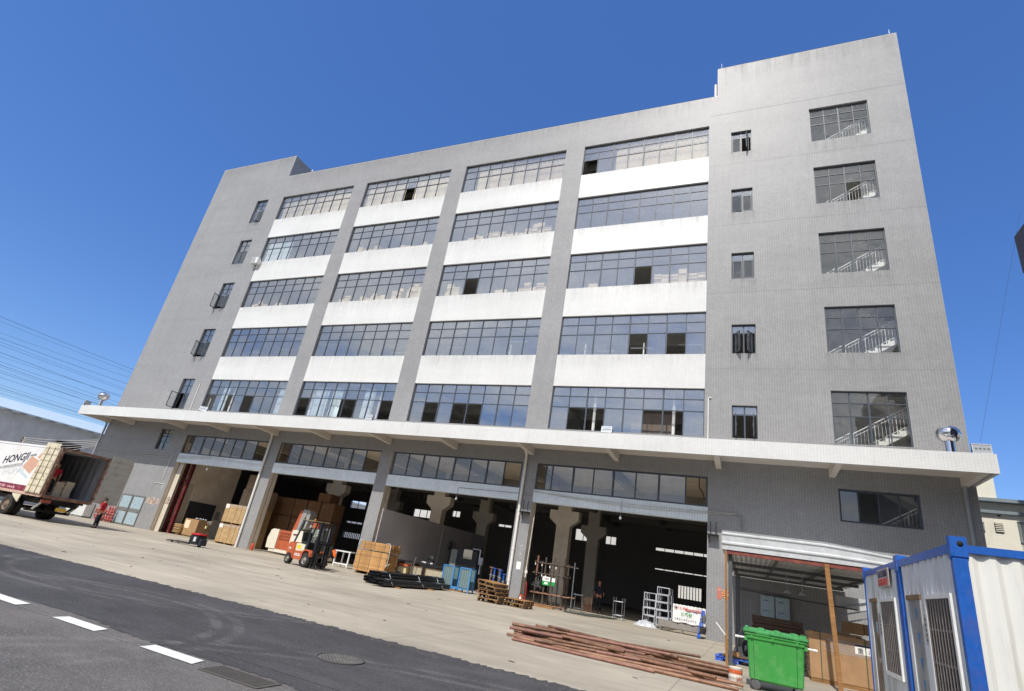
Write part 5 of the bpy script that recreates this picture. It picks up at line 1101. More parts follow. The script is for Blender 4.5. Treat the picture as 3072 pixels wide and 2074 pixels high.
# white roller table with an orange bag
t = thing('white_table', 'white tubular table between the forklift and the timber stack', 'table', (16.95, .4, 0))
for x in (-.5, .5):
    for y in (-.35, .35): mb = MB(t); mb.box(x - .035, x + .035, y - .035, y + .035, .05, .86); mb.cyl((x, y, 0), (x, y, .05), .03, n=8); mb.build('leg', M_whitep)
mb = MB(t); mb.box(-.6, .6, -.40, .40, .86, .92); mb.build('top', M_whitep); mb = MB(t)
for y in (-.35, .35): mb.box(-.465, .465, y - .03, y + .03, .18, .24)
mb.build('stretcher', M_whitep)
t = thing('orange_bag', 'orange padded bag hanging over the near corner of the white table', 'bag', (16.5, .0, .55)); mb = MB(t); mb.M = Matrix.Rotation(math.radians(-28), 4, 'Y'); mb.ell((0, -.06, .14), (.11, .06, .22), 14, 10); mb.box(-.10, .10, -.10, -.03, .30, .36); mb.build('bag', P('bright_orange_cloth', (226, 104, 30), .7))
# timber stack: boards one by one
for q, (lb, zx, za, nl, xo) in enumerate((('lower', 0, .14, 10, 0), ('upper', 1, 1.24, 4, .12))):
    t = thing('timber_bundle', lb + ' of two strapped bundles of fresh yellow boards against the pier', 'timber', (20.15 + xo, -1.05, za), 0, 'bundles of fresh boards')
    if q == 0:
        mb = MB(t)
        for x in (-.8, 0, .8): mb.box(x - .06, x + .06, -.5, .5, -.14, -.01)
        mb.build('bearer', M_woodg)
    a = None; zz = 0; L = (2.05 if q == 0 else 1.95)
    for i in range(nl):
        h = .105
        for j in range(5):
            if a is None: mb = MB(t); mb.bev(-L / 2, L / 2, -.095, .095, 0, h * .93, .006); a = o = mb.build('board', M_lumber)
            else: o = dup(a)
            o.location = (rnd.uniform(-.035, .035), -.42 + j * .205, i * h)
    mb = MB(t); H_ = nl * .105
    for x in (-.72, -.05, .62): mb.box(x - .014, x + .014, -.525, .53, -.01, H_ + .006)
    mb.build('strap', M_strap)
t = thing('cord', 'loose pale cord tied around the timber bundles and hanging down the end', 'cord', (21.2, -1.3, 0)); mb = MB(t); mb.tube([(-.25, -.3, 1.66), (-.05, -.3, 1.69), (.06, -.28, 1.6), (.08, -.3, 1.1), (.05, -.26, .72), (-.02, -.3, .5), (.08, -.32, .6), (.22, -.26, .7)], .012, 6); mb.tube([(-2.0, -.32, 1.4), (-2.02, -.33, 1.62), (-1.8, -.3, 1.7)], .012, 6); mb.build('cord', M_paper)

# ------------------------------------------------------------------ third gate
def tubes(label, loc, n, r, L, cols, rz, name='tube_bundle'):
    t = thing(name, label, 'tube bundle', loc, rz, 'black steel tubes lying in the yard'); a = None; k = 0; row = 0
    while k < n:
        w = cols - row
        for c in range(w):
            if k >= n: break
            if a is None:
                mb = MB(t); mb.cyl((0, 0, 0), (0, L, 0), r, n=12, caps=False); mb.lathe([(r, 0), (r * .8, 0), (r * .78, .3), (0, .3)], (0, 0, 0), (0, 1, 0), 12, 0, False); mb.lathe([(0, -.3), (r * .78, -.3), (r * .8, 0), (r, 0)], (0, L, 0), (0, 1, 0), 12, 0, False); a = o = mb.build('tube', P('black_painted_tube', (36, 37, 40), .4, .2, .2, 4, (84, 82, 80), .4, 5))
            else: o = dup(a)
            o.location = ((c - (w - 1) / 2) * r * 2.04, rnd.uniform(-.14, .14), r + row * r * 1.76); k += 1
        row += 1
        if cols - row < 1: break
    for y in (.7, L * .55, L - .8):
        mb = MB(t); wd = cols * r * 1.05; mb.tube([(-wd, y, 0.02), (-wd - .01, y, r), (-wd * .55, y, row * r * 1.72), (0, y, row * r * 1.8 + r * .3), (wd * .55, y, row * r * 1.72), (wd + .01, y, r), (wd, y, .02)], .012, 5); mb.build('tie_wire', M_steel)
    return t
tubes('taller bundle of long black steel tubes in front of the timber stack', (24.35, -6.9, .06), 26, .062, 6.0, 8, math.radians(2))
tubes('lower bundle of long black steel tubes nearest the camera', (25.05, -7.6, .05), 9, .062, 6.0, 5, math.radians(1))
t = thing('bearer_timbers', 'pale timber offcuts under the black tube bundles', 'timber', (24.7, -6, 0))
for y in (-.6, 2.2, 5.0): mb = MB(t); mb.box(-.9, .9, y - .04, y + .04, 0, .05); mb.build('offcut', M_wood)
def rack(x, label):
    t = thing('blue_rack', label, 'rack', (x, -.6, 0), 0, 'sky blue trolley racks')
    for a in (-.30, .30):
        for b in (-.28, .28): mb = MB(t); mb.box(a - .03, a + .03, b - .03, b + .03, .0, 1.15); mb.build('post', M_lblue)
    mb = MB(t)
    for z in (.14, 1.12): 
        for b in (-.28, .28): mb.box(-.27, .27, b - .025, b + .025, z, z + .05)
        for a in (-.30, .30): mb.box(a - .025, a + .025, -.25, .25, z, z + .05)
    mb.build('rail', M_lblue); mb = MB(t); mb.box(-.27, .27, -.27, -.262, .22, 1.1); mb.box(-.27, .27, .262, .27, .22, 1.1); mb.build('panel', P('green_grey_mesh', (110, 132, 130), .3, .1, .15, 8)); mb = MB(t)
    for i in range(5): mb.box(-.25 + i * .12, -.235 + i * .12, -.285, -.272, .2, 1.12)
    mb.build('bar', P('pale_bar', (170, 190, 194), .4, .3))
rack(24.62, 'left sky blue trolley rack with greenish mesh sides in the third gate'); rack(25.6, 'right sky blue trolley rack with greenish mesh sides in the third gate')
t = thing('rack_beam', 'sky blue rail lying on the floor between the two trolley racks', 'rail', (25.1, -.9, .12)); mb = MB(t); mb.box(-.2, .2, -.04, .04, 0, .1); mb.build('rail', M_lblue)
t = thing('workbench', 'long workbench with cream framed panels inside the third gate', 'workbench', (22.2, .6, 0), 0, None, True)
mb = MB(t); mb.box(20.55, 23.9, .3, 1.1, .92, 1.0); mb.build('top', M_black)
for x0_, x1_ in ((21.75, 22.35), (22.55, 23.8)):
    mb = MB(t)
    for a, b, c, d in ((x0_, x1_, .12, .16), (x0_, x1_, .76, .80), (x0_, x0_ + .04, .16, .76), (x1_ - .04, x1_, .16, .76)): mb.box(a, b, .28, .33, c, d)
    mb.build('panel_frame', M_woodg); mb = MB(t); mb.box(x0_ + .04, x1_ - .04, .3, .33, .16, .76); mb.build('panel', P('grey_cream_panel', (176, 166, 142), .7))
for x in (20.6, 21.6, 23.85): mb = MB(t); mb.box(x - .03, x + .03, .3, 1.1, 0, .92); mb.build('leg', M_woodg)
t = thing('cream_box', 'cream plywood box with an orange lid under the left end of the workbench', 'box', (21.15, .2, .1)); mb = MB(t); mb.box(-.35, .32, -.15, .4, 0, .58); mb.build('box', P('stained_cream', (220, 206, 160), .7, 0, .12, 6)); mb = MB(t); mb.box(-.28, .40, -.18, .4, .585, .70); mb.build('lid', P('dull_orange', (196, 92, 46), .6)); mb = MB(t); mb.box(-.33, .02, -.158, -.151, .0, .3); mb.build('dark_patch', MATS['grey_door_frame'])
t = thing('leaning_ladder', 'thin pale ladder frame leaning beside the timber stack in the third gate', 'frame', (20.9, -.1, 0))
for x in (0, .95): mb = MB(t); mb.beam((x, 0, 0), (x + .12, .12, 1.25), .04, .03); mb.build('stile', M_steel)
for z in (.3, .7): mb = MB(t); mb.beam((.04, .04 + z * .08, z), (1.0, .04 + z * .08, z), .03, .03); mb.build('rung', M_steel)
t = thing('tool_heap', 'dark heap of tools and pale cloths on the workbench', 'tools', (22.4, .6, 1.0))
for i in range(7): mb = MB(t); mb.tube([(rnd.uniform(-.5, .1), rnd.uniform(-.2, .2), .02), (rnd.uniform(-.2, .3), rnd.uniform(-.2, .2), rnd.uniform(.1, .3)), (rnd.uniform(.1, .6), rnd.uniform(-.2, .2), .03)], .02, 6); mb.build('tool', M_black)
for i in range(6): mb = MB(t); mb.ell((rnd.uniform(-.35, .5), rnd.uniform(-.25, .1), .05), (.10, .08, .06), 8, 6); mb.build('cloth', P('pale_cloth', (190, 190, 190), .9))
mb = MB(t); mb.lathe([(0, -.05), (.20, -.05), (.22, 0), (.20, .05), (0, .05)], (.15, .1, .24), (.1, 1, .2), 20); mb.build('disc', M_black)
t = thing('pedestal_fan', 'black wire cage fan on a stand against the grey partition in the third gate', 'fan', (19.35, 8.6, 0)); mb = MB(t); mb.cyl((0, 0, 0), (0, 0, 2.2), .03, n=8); mb.box(-.25, .25, -.25, .25, 0, .04); mb.build('stand', M_black)
mb = MB(t)
for i in range(1, 5): mb.ring((.06, 0, 2.35), (1, -.5, 0), .09 * i, .008, 26, 4)
for i in range(12): a = i * math.pi / 6; d = Vector((.45, .9, 0)) * math.cos(a) * .36 + Vector((0, 0, .36)) * math.sin(a); mb.cyl(Vector((.06, 0, 2.35)), Vector((.06, 0, 2.35)) + d, .006, n=4)
mb.build('cage', M_black)
for i in range(3): a = i * 2.09; d = Vector((.45, .9, 0)) * math.cos(a) * .3 + Vector((0, 0, .3)) * math.sin(a); mb = MB(t); mb.beam(Vector((.03, 0, 2.35)), Vector((.03, 0, 2.35)) + d, .02, .13, up=(1, 0, 0)); mb.build('blade', M_black)
t = thing('control_cabinet', 'black control cabinet with a cream striped hood inside the third gate', 'cabinet', (23.4, 3.0, 0)); mb = MB(t); mb.box(-.35, 1.0, -.3, .4, 0, 2.05); mb.build('casing', M_black); mb = MB(t); mb.box(.1, .66, -.36, -.30, 1.62, 2.12); hd = mb.build('hood', M_fc)
for i in range(5): mb = MB(t); mb.prism([(.12 + i * .11, 1.64), (.17 + i * .11, 1.64), (.13 + i * .11, 1.72), (.08 + i * .11, 1.72)], -.366, -.361); mb.build('stripe', M_black, hd)
mb = MB(t); mb.box(-.75, -.36, -.3, .4, 0, 2.02); mb.build('side_panel', MATS['grey_green_bed']); mb = MB(t); mb.tube([(.6, -.2, 2.2), (1.1, -.2, 2.2), (1.1, -.2, 1.4)], .05, 8); mb.box(1.15, 1.35, -.25, -.1, 1.4, 1.8); mb.box(1.18, 1.26, -.22, -.14, .9, 1.4); mb.build('pendant', M_steel)
# steel props
for i, (x, y, h, m, lb) in enumerate(((26.85, -.5, 1.42, M_rust2, 'red-brown adjustable prop, leftmost in the cluster behind the pallets'), (27.05, -.55, 1.40, M_blue, 'blue adjustable prop, second from the left behind the pallets'), (27.22, -.3, 1.40, M_rust2, 'red-brown adjustable prop between the blue ones behind the pallets'), (27.36, -.5, 1.35, M_blue, 'blue adjustable prop, tallest on the right of the cluster'), (27.5, -.35, 1.2, M_blue, 'short blue adjustable prop beside the cream drain pipe'))):
    t = thing('steel_prop', lb, 'prop', (x, y, 0), 0, 'adjustable steel props'); mb = MB(t); mb.cyl((0, 0, 0), (0, 0, h - .04), .045, n=12); mb.build('tube', m); mb = MB(t); mb.box(-.10, .10, -.08, .08, h - .04, h); mb.box(-.10, .10, -.08, .08, 0, .015); mb.build('plate', m); mb = MB(t); mb.cyl((0, 0, h - .5), (0, 0, h - .32), .06, n=12); mb.tube([(-.1, 0, h - .36), (-.05, -.09, h - .38), (.07, -.07, h - .38), (.1, 0, h - .36)], .012, 5); mb.build('collar', M_steel)
for i in range(4):
    mb = MB(); mb.cyl((27.0 + i * .09, -2.3 + i * .03, .25 + .06 * (i % 2)), (28.3 + i * .05, -2.2, .33 + .05 * (i % 2)), .045, n=10); tag(mb.build('loose_tube', M_rust2), 'red-brown steel tube poking out left of the stacked pallets', 'tube', 'red-brown tubes beside the pallets')
mb = MB()
for i in range(5): a = rnd.random() * 6; mb.tube([(27.55 + .03 * i, -1.9, .6), (27.6 + .12 * math.cos(a), -1.95, .68 + .06 * math.sin(a)), (27.66, -1.9 + .05 * i, .55)], .012, 5)
tag(mb.build('green_rope', P('bright_green_rope', (50, 170, 70), .7)), 'knot of bright green rope behind the stacked pallets', 'rope')
# pallets
def make_pallet(label, group='wooden pallets by the scaffold rack'):
    t = thing('wooden_pallet', label, 'pallet', (0, 0, 0), 0, group); a = None
    for i in range(6):
        if a is None: mb = MB(t); mb.bev(-.5, .5, -.07, .07, 0, .02, .004); a = o = mb.build('plank', M_wood)
        else: o = dup(a)
        o.location = (0, -.43 + i * .172, .135)
    s = None
    for x in (-.45, 0, .45):
        if s is None: mb = MB(t); mb.prism([(-.5, .02), (-.5, .135), (.5, .135), (.5, .02), (.34, .02), (.28, .075), (.12, .075), (.06, .02), (-.06, .02), (-.12, .075), (-.28, .075), (-.34, .02)], -.025, .025, 'yz'); s = o = mb.build('stringer', M_woodg)
        else: o = dup(s)
        o.location = (x, 0, 0)
    b = None
    for y in (-.43, 0, .43):
        if b is None: mb = MB(t); mb.bev(-.5, .5, -.06, .06, 0, .02, .004); b = o = mb.build('bottom_plank', M_woodg)
        else: o = dup(b)
        o.location = (0, y, 0)
    return t
p0 = make_pallet('lowest pallet of the stack of five in the yard')
p0.location = (28.58, -3.82, 0.0); p0.rotation_euler = (0, 0, math.radians(-4))
for i, (dx, dy, z, rx, ry, rz, lb) in enumerate(((.03, 0, .158, 0, 0, -2, 'second pallet from the bottom of the stack of five'), (-.02, .03, .318, .01, .02, -9, 'middle pallet of the stack of five, pale plank edge forward'), (-.04, .0, .50, .0, .05, -14, 'second pallet from the top of the stack of five, slipped sideways'), (-.10, .03, .675, .01, .07, -17, 'topmost tilted pallet of the stack of five'))):
    dup(p0, (28.58 + dx, -3.82 + dy, z), (rx, ry, math.radians(rz)), lb)
dup(p0, (29.62, -3.35, 0), math.radians(-5), 'lower pallet of the low pair beside the tall pallet stack')
dup(p0, (29.66, -3.32, .16), math.radians(-4), 'upper pallet of the low pair beside the tall pallet stack')

# ------------------------------------------------------------------ fourth gate
t = thing('scaffold_rack', 'rack of rusty, blackened scaffold poles with a green and white sign', 'rack', (29.8, .5, 0), 0, None, True)
M_mott = P('mottled_pole', (96, 84, 72), .7, .2, .4, 9, (40, 36, 34), .7, 7)
for i, (x, h, m) in enumerate(((29.05, 2.32, M_rust2), (29.5, 2.30, M_mott), (29.96, 2.34, M_mott), (30.48, 2.34, M_mott))):
    for y in (.15, .95):
        if i == 0 and y < .5: mb = MB(t); mb.cyl((x, y, 1.4), (x + .0, y, h), .05, n=10); mb.build('pole', m); mb = MB(t); mb.cyl((x, y, 0), (x, y, 1.3), .035, n=10); mb.build('pole', M_mott); continue
        mb = MB(t); mb.cyl((x + .02, y, .02), (x - .02, y, h - (.2 if y > .5 else 0)), .034 + .012 * (i % 2), n=10); mb.build('pole', m if y < .5 else M_mott)
for z, x0_, x1_ in ((2.0, 28.9, 30.95), (1.5, 28.85, 30.6), (.60, 28.85, 30.9), (.10, 28.9, 30.6)):
    for y in (.09, 1.01): mb = MB(t); mb.cyl((x0_, y, z), (x1_, y, z + .02), .03, n=8); mb.build('ledger', M_mott if z > .7 else M_rust)
for x in (29.0, 30.5):
    for z in (2.06, 1.56, .66): mb = MB(t); mb.cyl((x, -.05, z), (x, 1.1, z), .026, n=8); mb.build('transom', M_mott)
for i, (x, z) in enumerate(((28.95, 1.93), (29.3, 1.91), (29.72, 1.88), (30.05, 1.87), (29.35, 1.43), (29.55, 1.42))): mb = MB(t); mb.box(x, x + .04, .04, .05, z - .06, z + .04); mb.build('tag', M_paper)
mb = MB(t); mb.box(29.44, 29.84, .03, .05, 1.2, 1.40); sg = mb.build('sign', M_paper); mb = MB(t); mb.box(29.44, 29.84, .029, .051, 1.0, 1.2); mb.build('sign_base', M_green, sg); text('小推车', .085, MATS['black_print'], face_y(29.52, .026, 1.27), t, 'lettering'); mb = MB(t); mb.box(29.55, 29.73, .024, .029, 1.05, 1.15); mb.build('sign_box', M_paper, sg)
mb = MB(t); mb.box(29.93, 30.1, .03, .05, 1.2, 1.38); sg = mb.build('sign', M_paper); mb = MB(t); mb.box(29.93, 30.1, .029, .051, 1.02, 1.2); mb.build('sign_base', M_green, sg)
mb = MB(t); mb.box(28.95, 30.2, -.2, .0, 0, .09); mb.build('timber', M_wood)
for i in range(9): mb = MB(t); mb.tube([(28.75 + rnd.uniform(0, .5), .3, .9 + rnd.uniform(-.2, .5)), (28.9 + rnd.uniform(0, .4), .1, 1.1 + rnd.uniform(-.3, .3)), (29.1 + rnd.uniform(0, .3), .2, .8 + rnd.uniform(-.1, .6))], .016, 5); mb.build('wire_coil', P('bundled_wire', (96, 100, 104), .6, .2, .3))
t = thing('gate_post', 'thin grey vertical pipe rising beside the right end of the scaffold rack', 'pipe', (30.95, .3, 0)); mb = MB(t); mb.cyl((0, 0, .0), (0, 0, 2.25), .03, n=8); mb.build('pipe', M_steel)
t = thing('door_bolt', 'pale long door bolt fixed to the jamb left of the scaffold rack', 'bolt', (28.42, .3, 1.4)); mb = MB(t); mb.box(-.03, .03, -.05, 0, -.2, .3); mb.box(-.08, .08, -.04, 0, .0, .14); mb.build('bolt', M_pvc); mb = MB(t); mb.cyl((.0, -.03, .3), (.05, -.03, 2.9), .02, n=6); mb.build('rod', M_pvc)
t = thing('red_extinguisher', 'small red extinguisher with a white label behind the low pallet pair', 'fire extinguisher', (28.55, -.3, 0)); extinguisher(t, .9); mb = MB(t); mb.box(-.05, .05, -.086, -.082, .14, .3); mb.build('label', M_paper)
t = thing('red_bar', 'bright red hooked bar leaning on the jamb left of the scaffold rack', 'bar', (28.68, -.12, 0)); mb = MB(t); mb.tube([(0, 0, 0), (.02, .02, .6), (-.01, .04, .95), (-.04, .05, 1.02)], .025, 8); mb.build('bar', M_red)
for i in range(10):
    mb = MB(); x = 30.85 + i * .11; mb.cyl((x, -.42 + .05 * (i % 3), .03), (x + 1.1, 1.6 + .1 * (i % 2), .03 + .02 * (i % 2)), .028, n=8); tag(mb.build('floor_tube', P('dull_green_grey_tube', (92, 96, 90), .6, .2, .2, 6)), 'grey-green tube lying on the floor at the foot of the scaffold rack', 'tube', 'tubes on the floor of the fourth gate')
t = thing('tray_trolley', 'low wire tray trolley with a slatted side behind the tubes on the floor', 'trolley', (30.65, 2.0, .1))
for x in (0, .4): mb = MB(t); mb.box(x - .02, x + .02, -.02, .02, -.1, .75); mb.build('post', M_steel)
mb = MB(t); mb.box(-.05, .46, -.3, .02, .68, .72); mb.box(0, .4, -.02, .02, .05, .09); mb.build('shelf', M_steel)
for i in range(7): mb = MB(t); mb.box(.45 + i * .07, .47 + i * .07, -.01, .01, 0, .68); mb.build('slat', M_rust)
t = thing('push_cart', 'tall tubular push cart on castors in the shade of the fourth gate', 'cart', (32.93, 2.0, 0))
for x in (-.22, .22):
    for y in (-.3, .3): mb = MB(t); mb.cyl((x, y, .12), (x, y, 1.0), .018, n=8); mb.build('post', M_steel); mb = MB(t); mb.cyl((x - .02, y, .06), (x + .02, y, .06), .06, n=12); mb.build('castor', M_lens)
mb = MB(t)
for z in (.2, .82):
    for y in (-.3, .3): mb.cyl((-.22, y, z), (.22, y, z), .016, n=6)
    for x in (-.22, .22): mb.cyl((x, -.3, z), (x, .3, z), .016, n=6)
mb.build('rail', M_steel)
# bare steel stool frames
M_palest = P('pale_grey_steel_paint', (196, 197, 202), .45, .1, .1, 6)
fr = None
def frame(loc, rz, label):
    global fr
    if fr is None:
        t = fr = thing('bare_stool', label, 'stool', loc, rz, 'bare steel stools in the fourth gate'); L = .27; r = .014
        for x in (-L, L):
            for y in (-L, L): mb = MB(t); mb.box(x - r, x + r, y - r, y + r, 0, .325); mb.build('leg', M_palest)
        for z in (.0, .30):
            for s in (-L, L): mb = MB(t); mb.box(-L + r, L - r, s - r, s + r, z, z + .028); mb.build('rail', M_palest); mb = MB(t); mb.box(s - r, s + r, -L + r, L - r, z, z + .028); mb.build('rail', M_palest)
        return t
    return dup(fr, loc, rz, label)
FL = ['bottom', 'second', 'third', 'fourth', 'top']
for c, (x, y, n, z0_) in enumerate(((34.52, 1.5, 4, .14), (35.13, 1.35, 5, .14), (35.2, 2.0, 5, .14), (34.6, 2.15, 4, .14))):
    for i in range(n): frame((x + rnd.uniform(-.03, .03), y + rnd.uniform(-.03, .03), z0_ + i * .335), rnd.uniform(-.06, .06), '%s bare steel stool frame of the %s pile' % (FL[i], ('front left', 'front right', 'back right', 'back left')[c]))
t = thing('wrap_heap', 'crumpled heap of clear plastic wrap at the foot of the stool frames', 'plastic heap', (34.4, 1.05, 0)); mb = MB(t); g = 16; vs = []
for i in range(g + 1):
    for j in range(g + 1): u, v = i / g * 2 - 1, j / g * 2 - 1; e = max(0, 1 - u * u) * max(0, 1 - v * v); vs.append((u * .55, v * .3, e * .22 * (.5 + .9 * rnd.random())))
mb.add(vs, [(i * (g + 1) + j, (i + 1) * (g + 1) + j, (i + 1) * (g + 1) + j + 1, i * (g + 1) + j + 1) for i in range(g) for j in range(g)]); mb.build('wrap', M_film)
t = thing('long_bench', 'low grey plank bench on short feet under the banner', 'bench', (36.1, .8, 0), 0, None, True); mb = MB(t); mb.box(35.05, 37.1, .55, .95, .17, .44); mb.build('box', P('grey_plank', (140, 134, 126), .8))
for x in (35.15, 36.1, 36.8): mb = MB(t); mb.box(x - .03, x + .03, .58, .92, 0, .17); mb.build('foot', M_steel)
t = thing('banner', 'white cloth banner with red and green Chinese lettering beside the stools', 'banner', (36.4, .55, .45), 0, None, True)
mb = MB(t); n = 26; vs = []
for i in range(n + 1): x = 35.68 + 1.42 * i / n; y = .50 + .018 * math.sin(i * 1.1) + .01 * math.sin(i * 2.7); vs += [(x, y, .46 - .02 * math.sin(i * .5)), (x, y + .01, 1.20 - .012 * (i % 3))]
mb.add(vs, [(2 * i, 2 * i + 2, 2 * i + 3, 2 * i + 1) for i in range(n)]); cl = mb.build('cloth', M_paper)
mb = MB(t); mb.box(36.22, 37.08, .462, .468, .98, 1.06); mb.build('print', M_redp); text('全球家装百强企业 诚信服务', .06, M_paper, face_y(36.3, .458, 1.0), t, 'lettering')
text('汇友建材', .115, M_redp, face_y(35.86, .462, 1.02), t, 'lettering', .001, .2); text('PURE board', .05, MATS['black_print'], face_y(36.68, .462, 1.12), t, 'lettering', .001, .2)
text('保实板', .165, M_green, face_y(36.04, .462, .76), t, 'lettering', .002, .05, .004); text('质 量 保 证 值 得 信 用 产 品', .085, P('navy_print', (40, 44, 80), .7), face_y(35.76, .462, .57), t, 'lettering', .001, 0, 0, .9)
mb = MB(t); mb.ring((35.80, .462, 1.06), (0, 1, 0), .045, .014, 18, 4); mb.prism([(35.84, 1.0), (35.88, 1.06), (35.80, 1.14)], .458, .464); mb.build('logo', P('dark_red_navy', (96, 40, 60), .7))
def blue_pallet(label, loc, rot):
    t = thing('blue_pallet', label, 'pallet', loc, 0, 'blue plastic pallets'); t.rotation_euler = rot; mb = MB(t)
    for i in range(7):
        mb.box(-.55 + i * .165, -.45 + i * .165, -.5, .5, .12, .14)
    for y in (-.46, 0, .46): mb.box(-.55, .55, y - .05, y + .05, .105, .119)
    mb.build('deck', M_bluep)
    for x in (-.46, 0, .46):
        for y in (-.4, 0, .4): mb = MB(t); mb.prism([(x - .09, 0), (x + .09, 0), (x + .07, .104), (x - .07, .104)], y - .08, y + .08); mb.build('foot', M_bluep)
M_bluep = P('blue_plastic', (40, 96, 200), .4, 0, .08, 4, (190, 196, 206), .3, 7)
blue_pallet('bright blue plastic pallet standing on edge against the last gate pier', (37.02, -.12, .56), (math.radians(4), math.radians(-80), math.radians(0)))

# ------------------------------------------------------------------ rusty pipes on the yard
pr = random.Random(21)
for i in range(64):
    f = ((i * 0.618) % 1.0); layer = 0 if i < 26 else (1 if i < 46 else (2 if i < 58 else 3)); y = -14.75 + 3.6 * (.5 + (f - .5) * (1, .82, .6, .4)[layer]); r = pr.choice((.030, .034, .038))
    L = pr.uniform(2.2, 4.6); cx = 35.9 + pr.uniform(-1.6, 1.6) + .25 * (f - .5); a = math.radians(pr.uniform(-7, 10) * (1 + .5 * layer) + (0, 0, 3, -6)[layer] + (12 if i in (31, 40, 52) else 0) - (14 if i in (29, 47) else 0))
    lo = 32.9 + 1.1 * abs(f - .55) + pr.uniform(0, .5); hi = 38.75 - .3 * f
    xa, xb = max(lo, cx - L / 2), min(hi, cx + L / 2)
    if xb - xa < 1.2: xa, xb = lo + pr.uniform(0, 1), lo + pr.uniform(2.4, 3.6)
    z = .036 + layer * .072 * (1 - .5 * (2 * abs(f - .5)) ** 2); dz = pr.uniform(-.02, .035) if layer else 0
    A_ = (xa, y - (cx - xa) * math.tan(a), max(.036, z - dz)); B_ = (xb, y + (xb - cx) * math.tan(a), max(.036, z + dz))
    mb = MB(); mb.cyl(A_, B_, r, n=12, caps=False)
    d = (Vector(B_) - Vector(A_)).normalized(); mb.lathe([(r, 0), (r * .8, 0), (r * .76, .15), (0, .15)], A_, d, 12, 0, False); mb.lathe([(0, -.15), (r * .76, -.15), (r * .8, 0), (r, 0)], B_, d, 12, 0, False)
    br_ = pr.random() < .68
    tag(mb.build('rusty_pipe', M_rust if br_ else M_rust2), ('rusty brown' if br_ else 'red oxide painted') + ' steel pipe in the loose heap lying on the concrete', 'pipe', 'heap of rusty pipes on the yard')
# ------------------------------------------------------------------ sheet metal shelter
S_ = thing('sheet_metal_shelter', 'lean-to shelter with a dented white metal roof sheet between the last gate and the containers', 'shelter', (40.3, -5.3, 0), 0, None, True)
M_sheet = P('white_roof_sheet', (206, 208, 208), .4, .25, .08, 1.2, (150, 146, 140), .35, 1.6); M_mar = P('red_oxide_beam', (122, 62, 52), .6, 0, .15, 4, (180, 100, 60), .35, 4); M_dsteel = P('dull_steel_section', (96, 98, 100), .55, .4, .15, 4)
mb = MB(S_); n = 60; vs = []
for i in range(n + 1):
    x = 38.2 + 4.3 * i / n; z = .02 * (i % 2)
    vs += [(x, -10.6, 2.92 + z), (x, -.12, 2.84 + z)]
mb.add(vs, [(2 * i, 2 * i + 2, 2 * i + 3, 2 * i + 1) for i in range(n)]); mb.add([(x, y, z + .03) for x, y, z in vs], [(2 * i + 1, 2 * i + 3, 2 * i + 2, 2 * i) for i in range(n)]); mb.build('roof_sheet', M_sheet)
mb = MB(S_); n = 44; vs = []; prof = [(0, 0), (.0, .12), (.035, .15), (.035, .19), (0, .22), (0, .37), (.03, .40), (.03, .43), (0, .455), (.02, .50)]
for i in range(n + 1):
    x = 38.2 + 4.1 * i / n; u = i / n; drop = 1 - .28 * max(0, (u - .6) / .4) ** 1.2
    for py, pz in prof: vs.append((x, -10.62 - py - (.07 * max(0, (u - .58)) * (pz / .5)) + .012 * math.sin(i * .8) * pz * (1 if u > .5 else .2), 2.90 + pz * drop))
k = len(prof); mb.add(vs, [(i * k + j, (i + 1) * k + j, (i + 1) * k + j + 1, i * k + j + 1) for i in range(n) for j in range(k - 1)]); o = mb.build('front_sheet', M_sheet)
md = o.modifiers.new('t', 'SOLIDIFY'); md.thickness = .006
mb = MB(S_); mb.box(38.32, 42.1, -10.59, -10.50, 2.79, 2.90); mb.build('front_beam', M_mar)
for y in (-7.2, -4.0, -.35): mb = MB(S_); mb.box(38.3, 42.4, y - .04, y + .04, 2.74, 2.84); mb.build('purlin', M_dsteel)
for x in (38.36, 39.6, 40.9, 42.2): mb = MB(S_); mb.box(x - .03, x + .03, -10.49, -.14, 2.80, 2.86); mb.build('rafter', M_dsteel)
mb = MB(S_); mb.box(38.36, 38.46, -10.45, -10.35, 0, 2.80); mb.beam((38.41, -10.4, 2.45), (38.41, -9.6, 2.8), .05, .05); mb.build('steel_post', M_dsteel)
mb = MB(S_); mb.box(38.42, 38.50, -3.9, -3.82, 0, 2.74); mb.build('steel_post', M_dsteel)
mb = MB(S_); mb.box(38.45, 38.53, -.32, -.24, 0, 2.75); mb.build('steel_post', M_dsteel)
mb = MB(S_); mb.beam((38.33, -10.62, .0), (38.30, -10.58, 2.86), .06, .045); mb.build('timber_post', M_wood)
mb = MB(S_); mb.beam((40.86, -10.66, 0), (40.73, -10.64, 2.86), .105, .075); mb.build('timber_post', wood('yellow_post_wood', (166, 122, 78)))
mb = MB(S_); mb.cyl((38.4, -3.5, 2.14), (42.4, -3.5, 2.04), .025, n=8); mb.cyl((38.4, -3.5, 2.20), (40.2, -3.5, 2.16), .015, n=6); mb.build('cross_pipe', M_dsteel)
for x in (40.05, 40.5): mb = MB(S_); mb.cyl((x, -6, 2.25), (x, -6, 2.75), .01, n=5); mb.lathe([(.14, 0), (.08, .07), (.03, .1), (0, .1)], (x, -6, 2.16), n=14); mb.build('lamp_shade', M_lens)
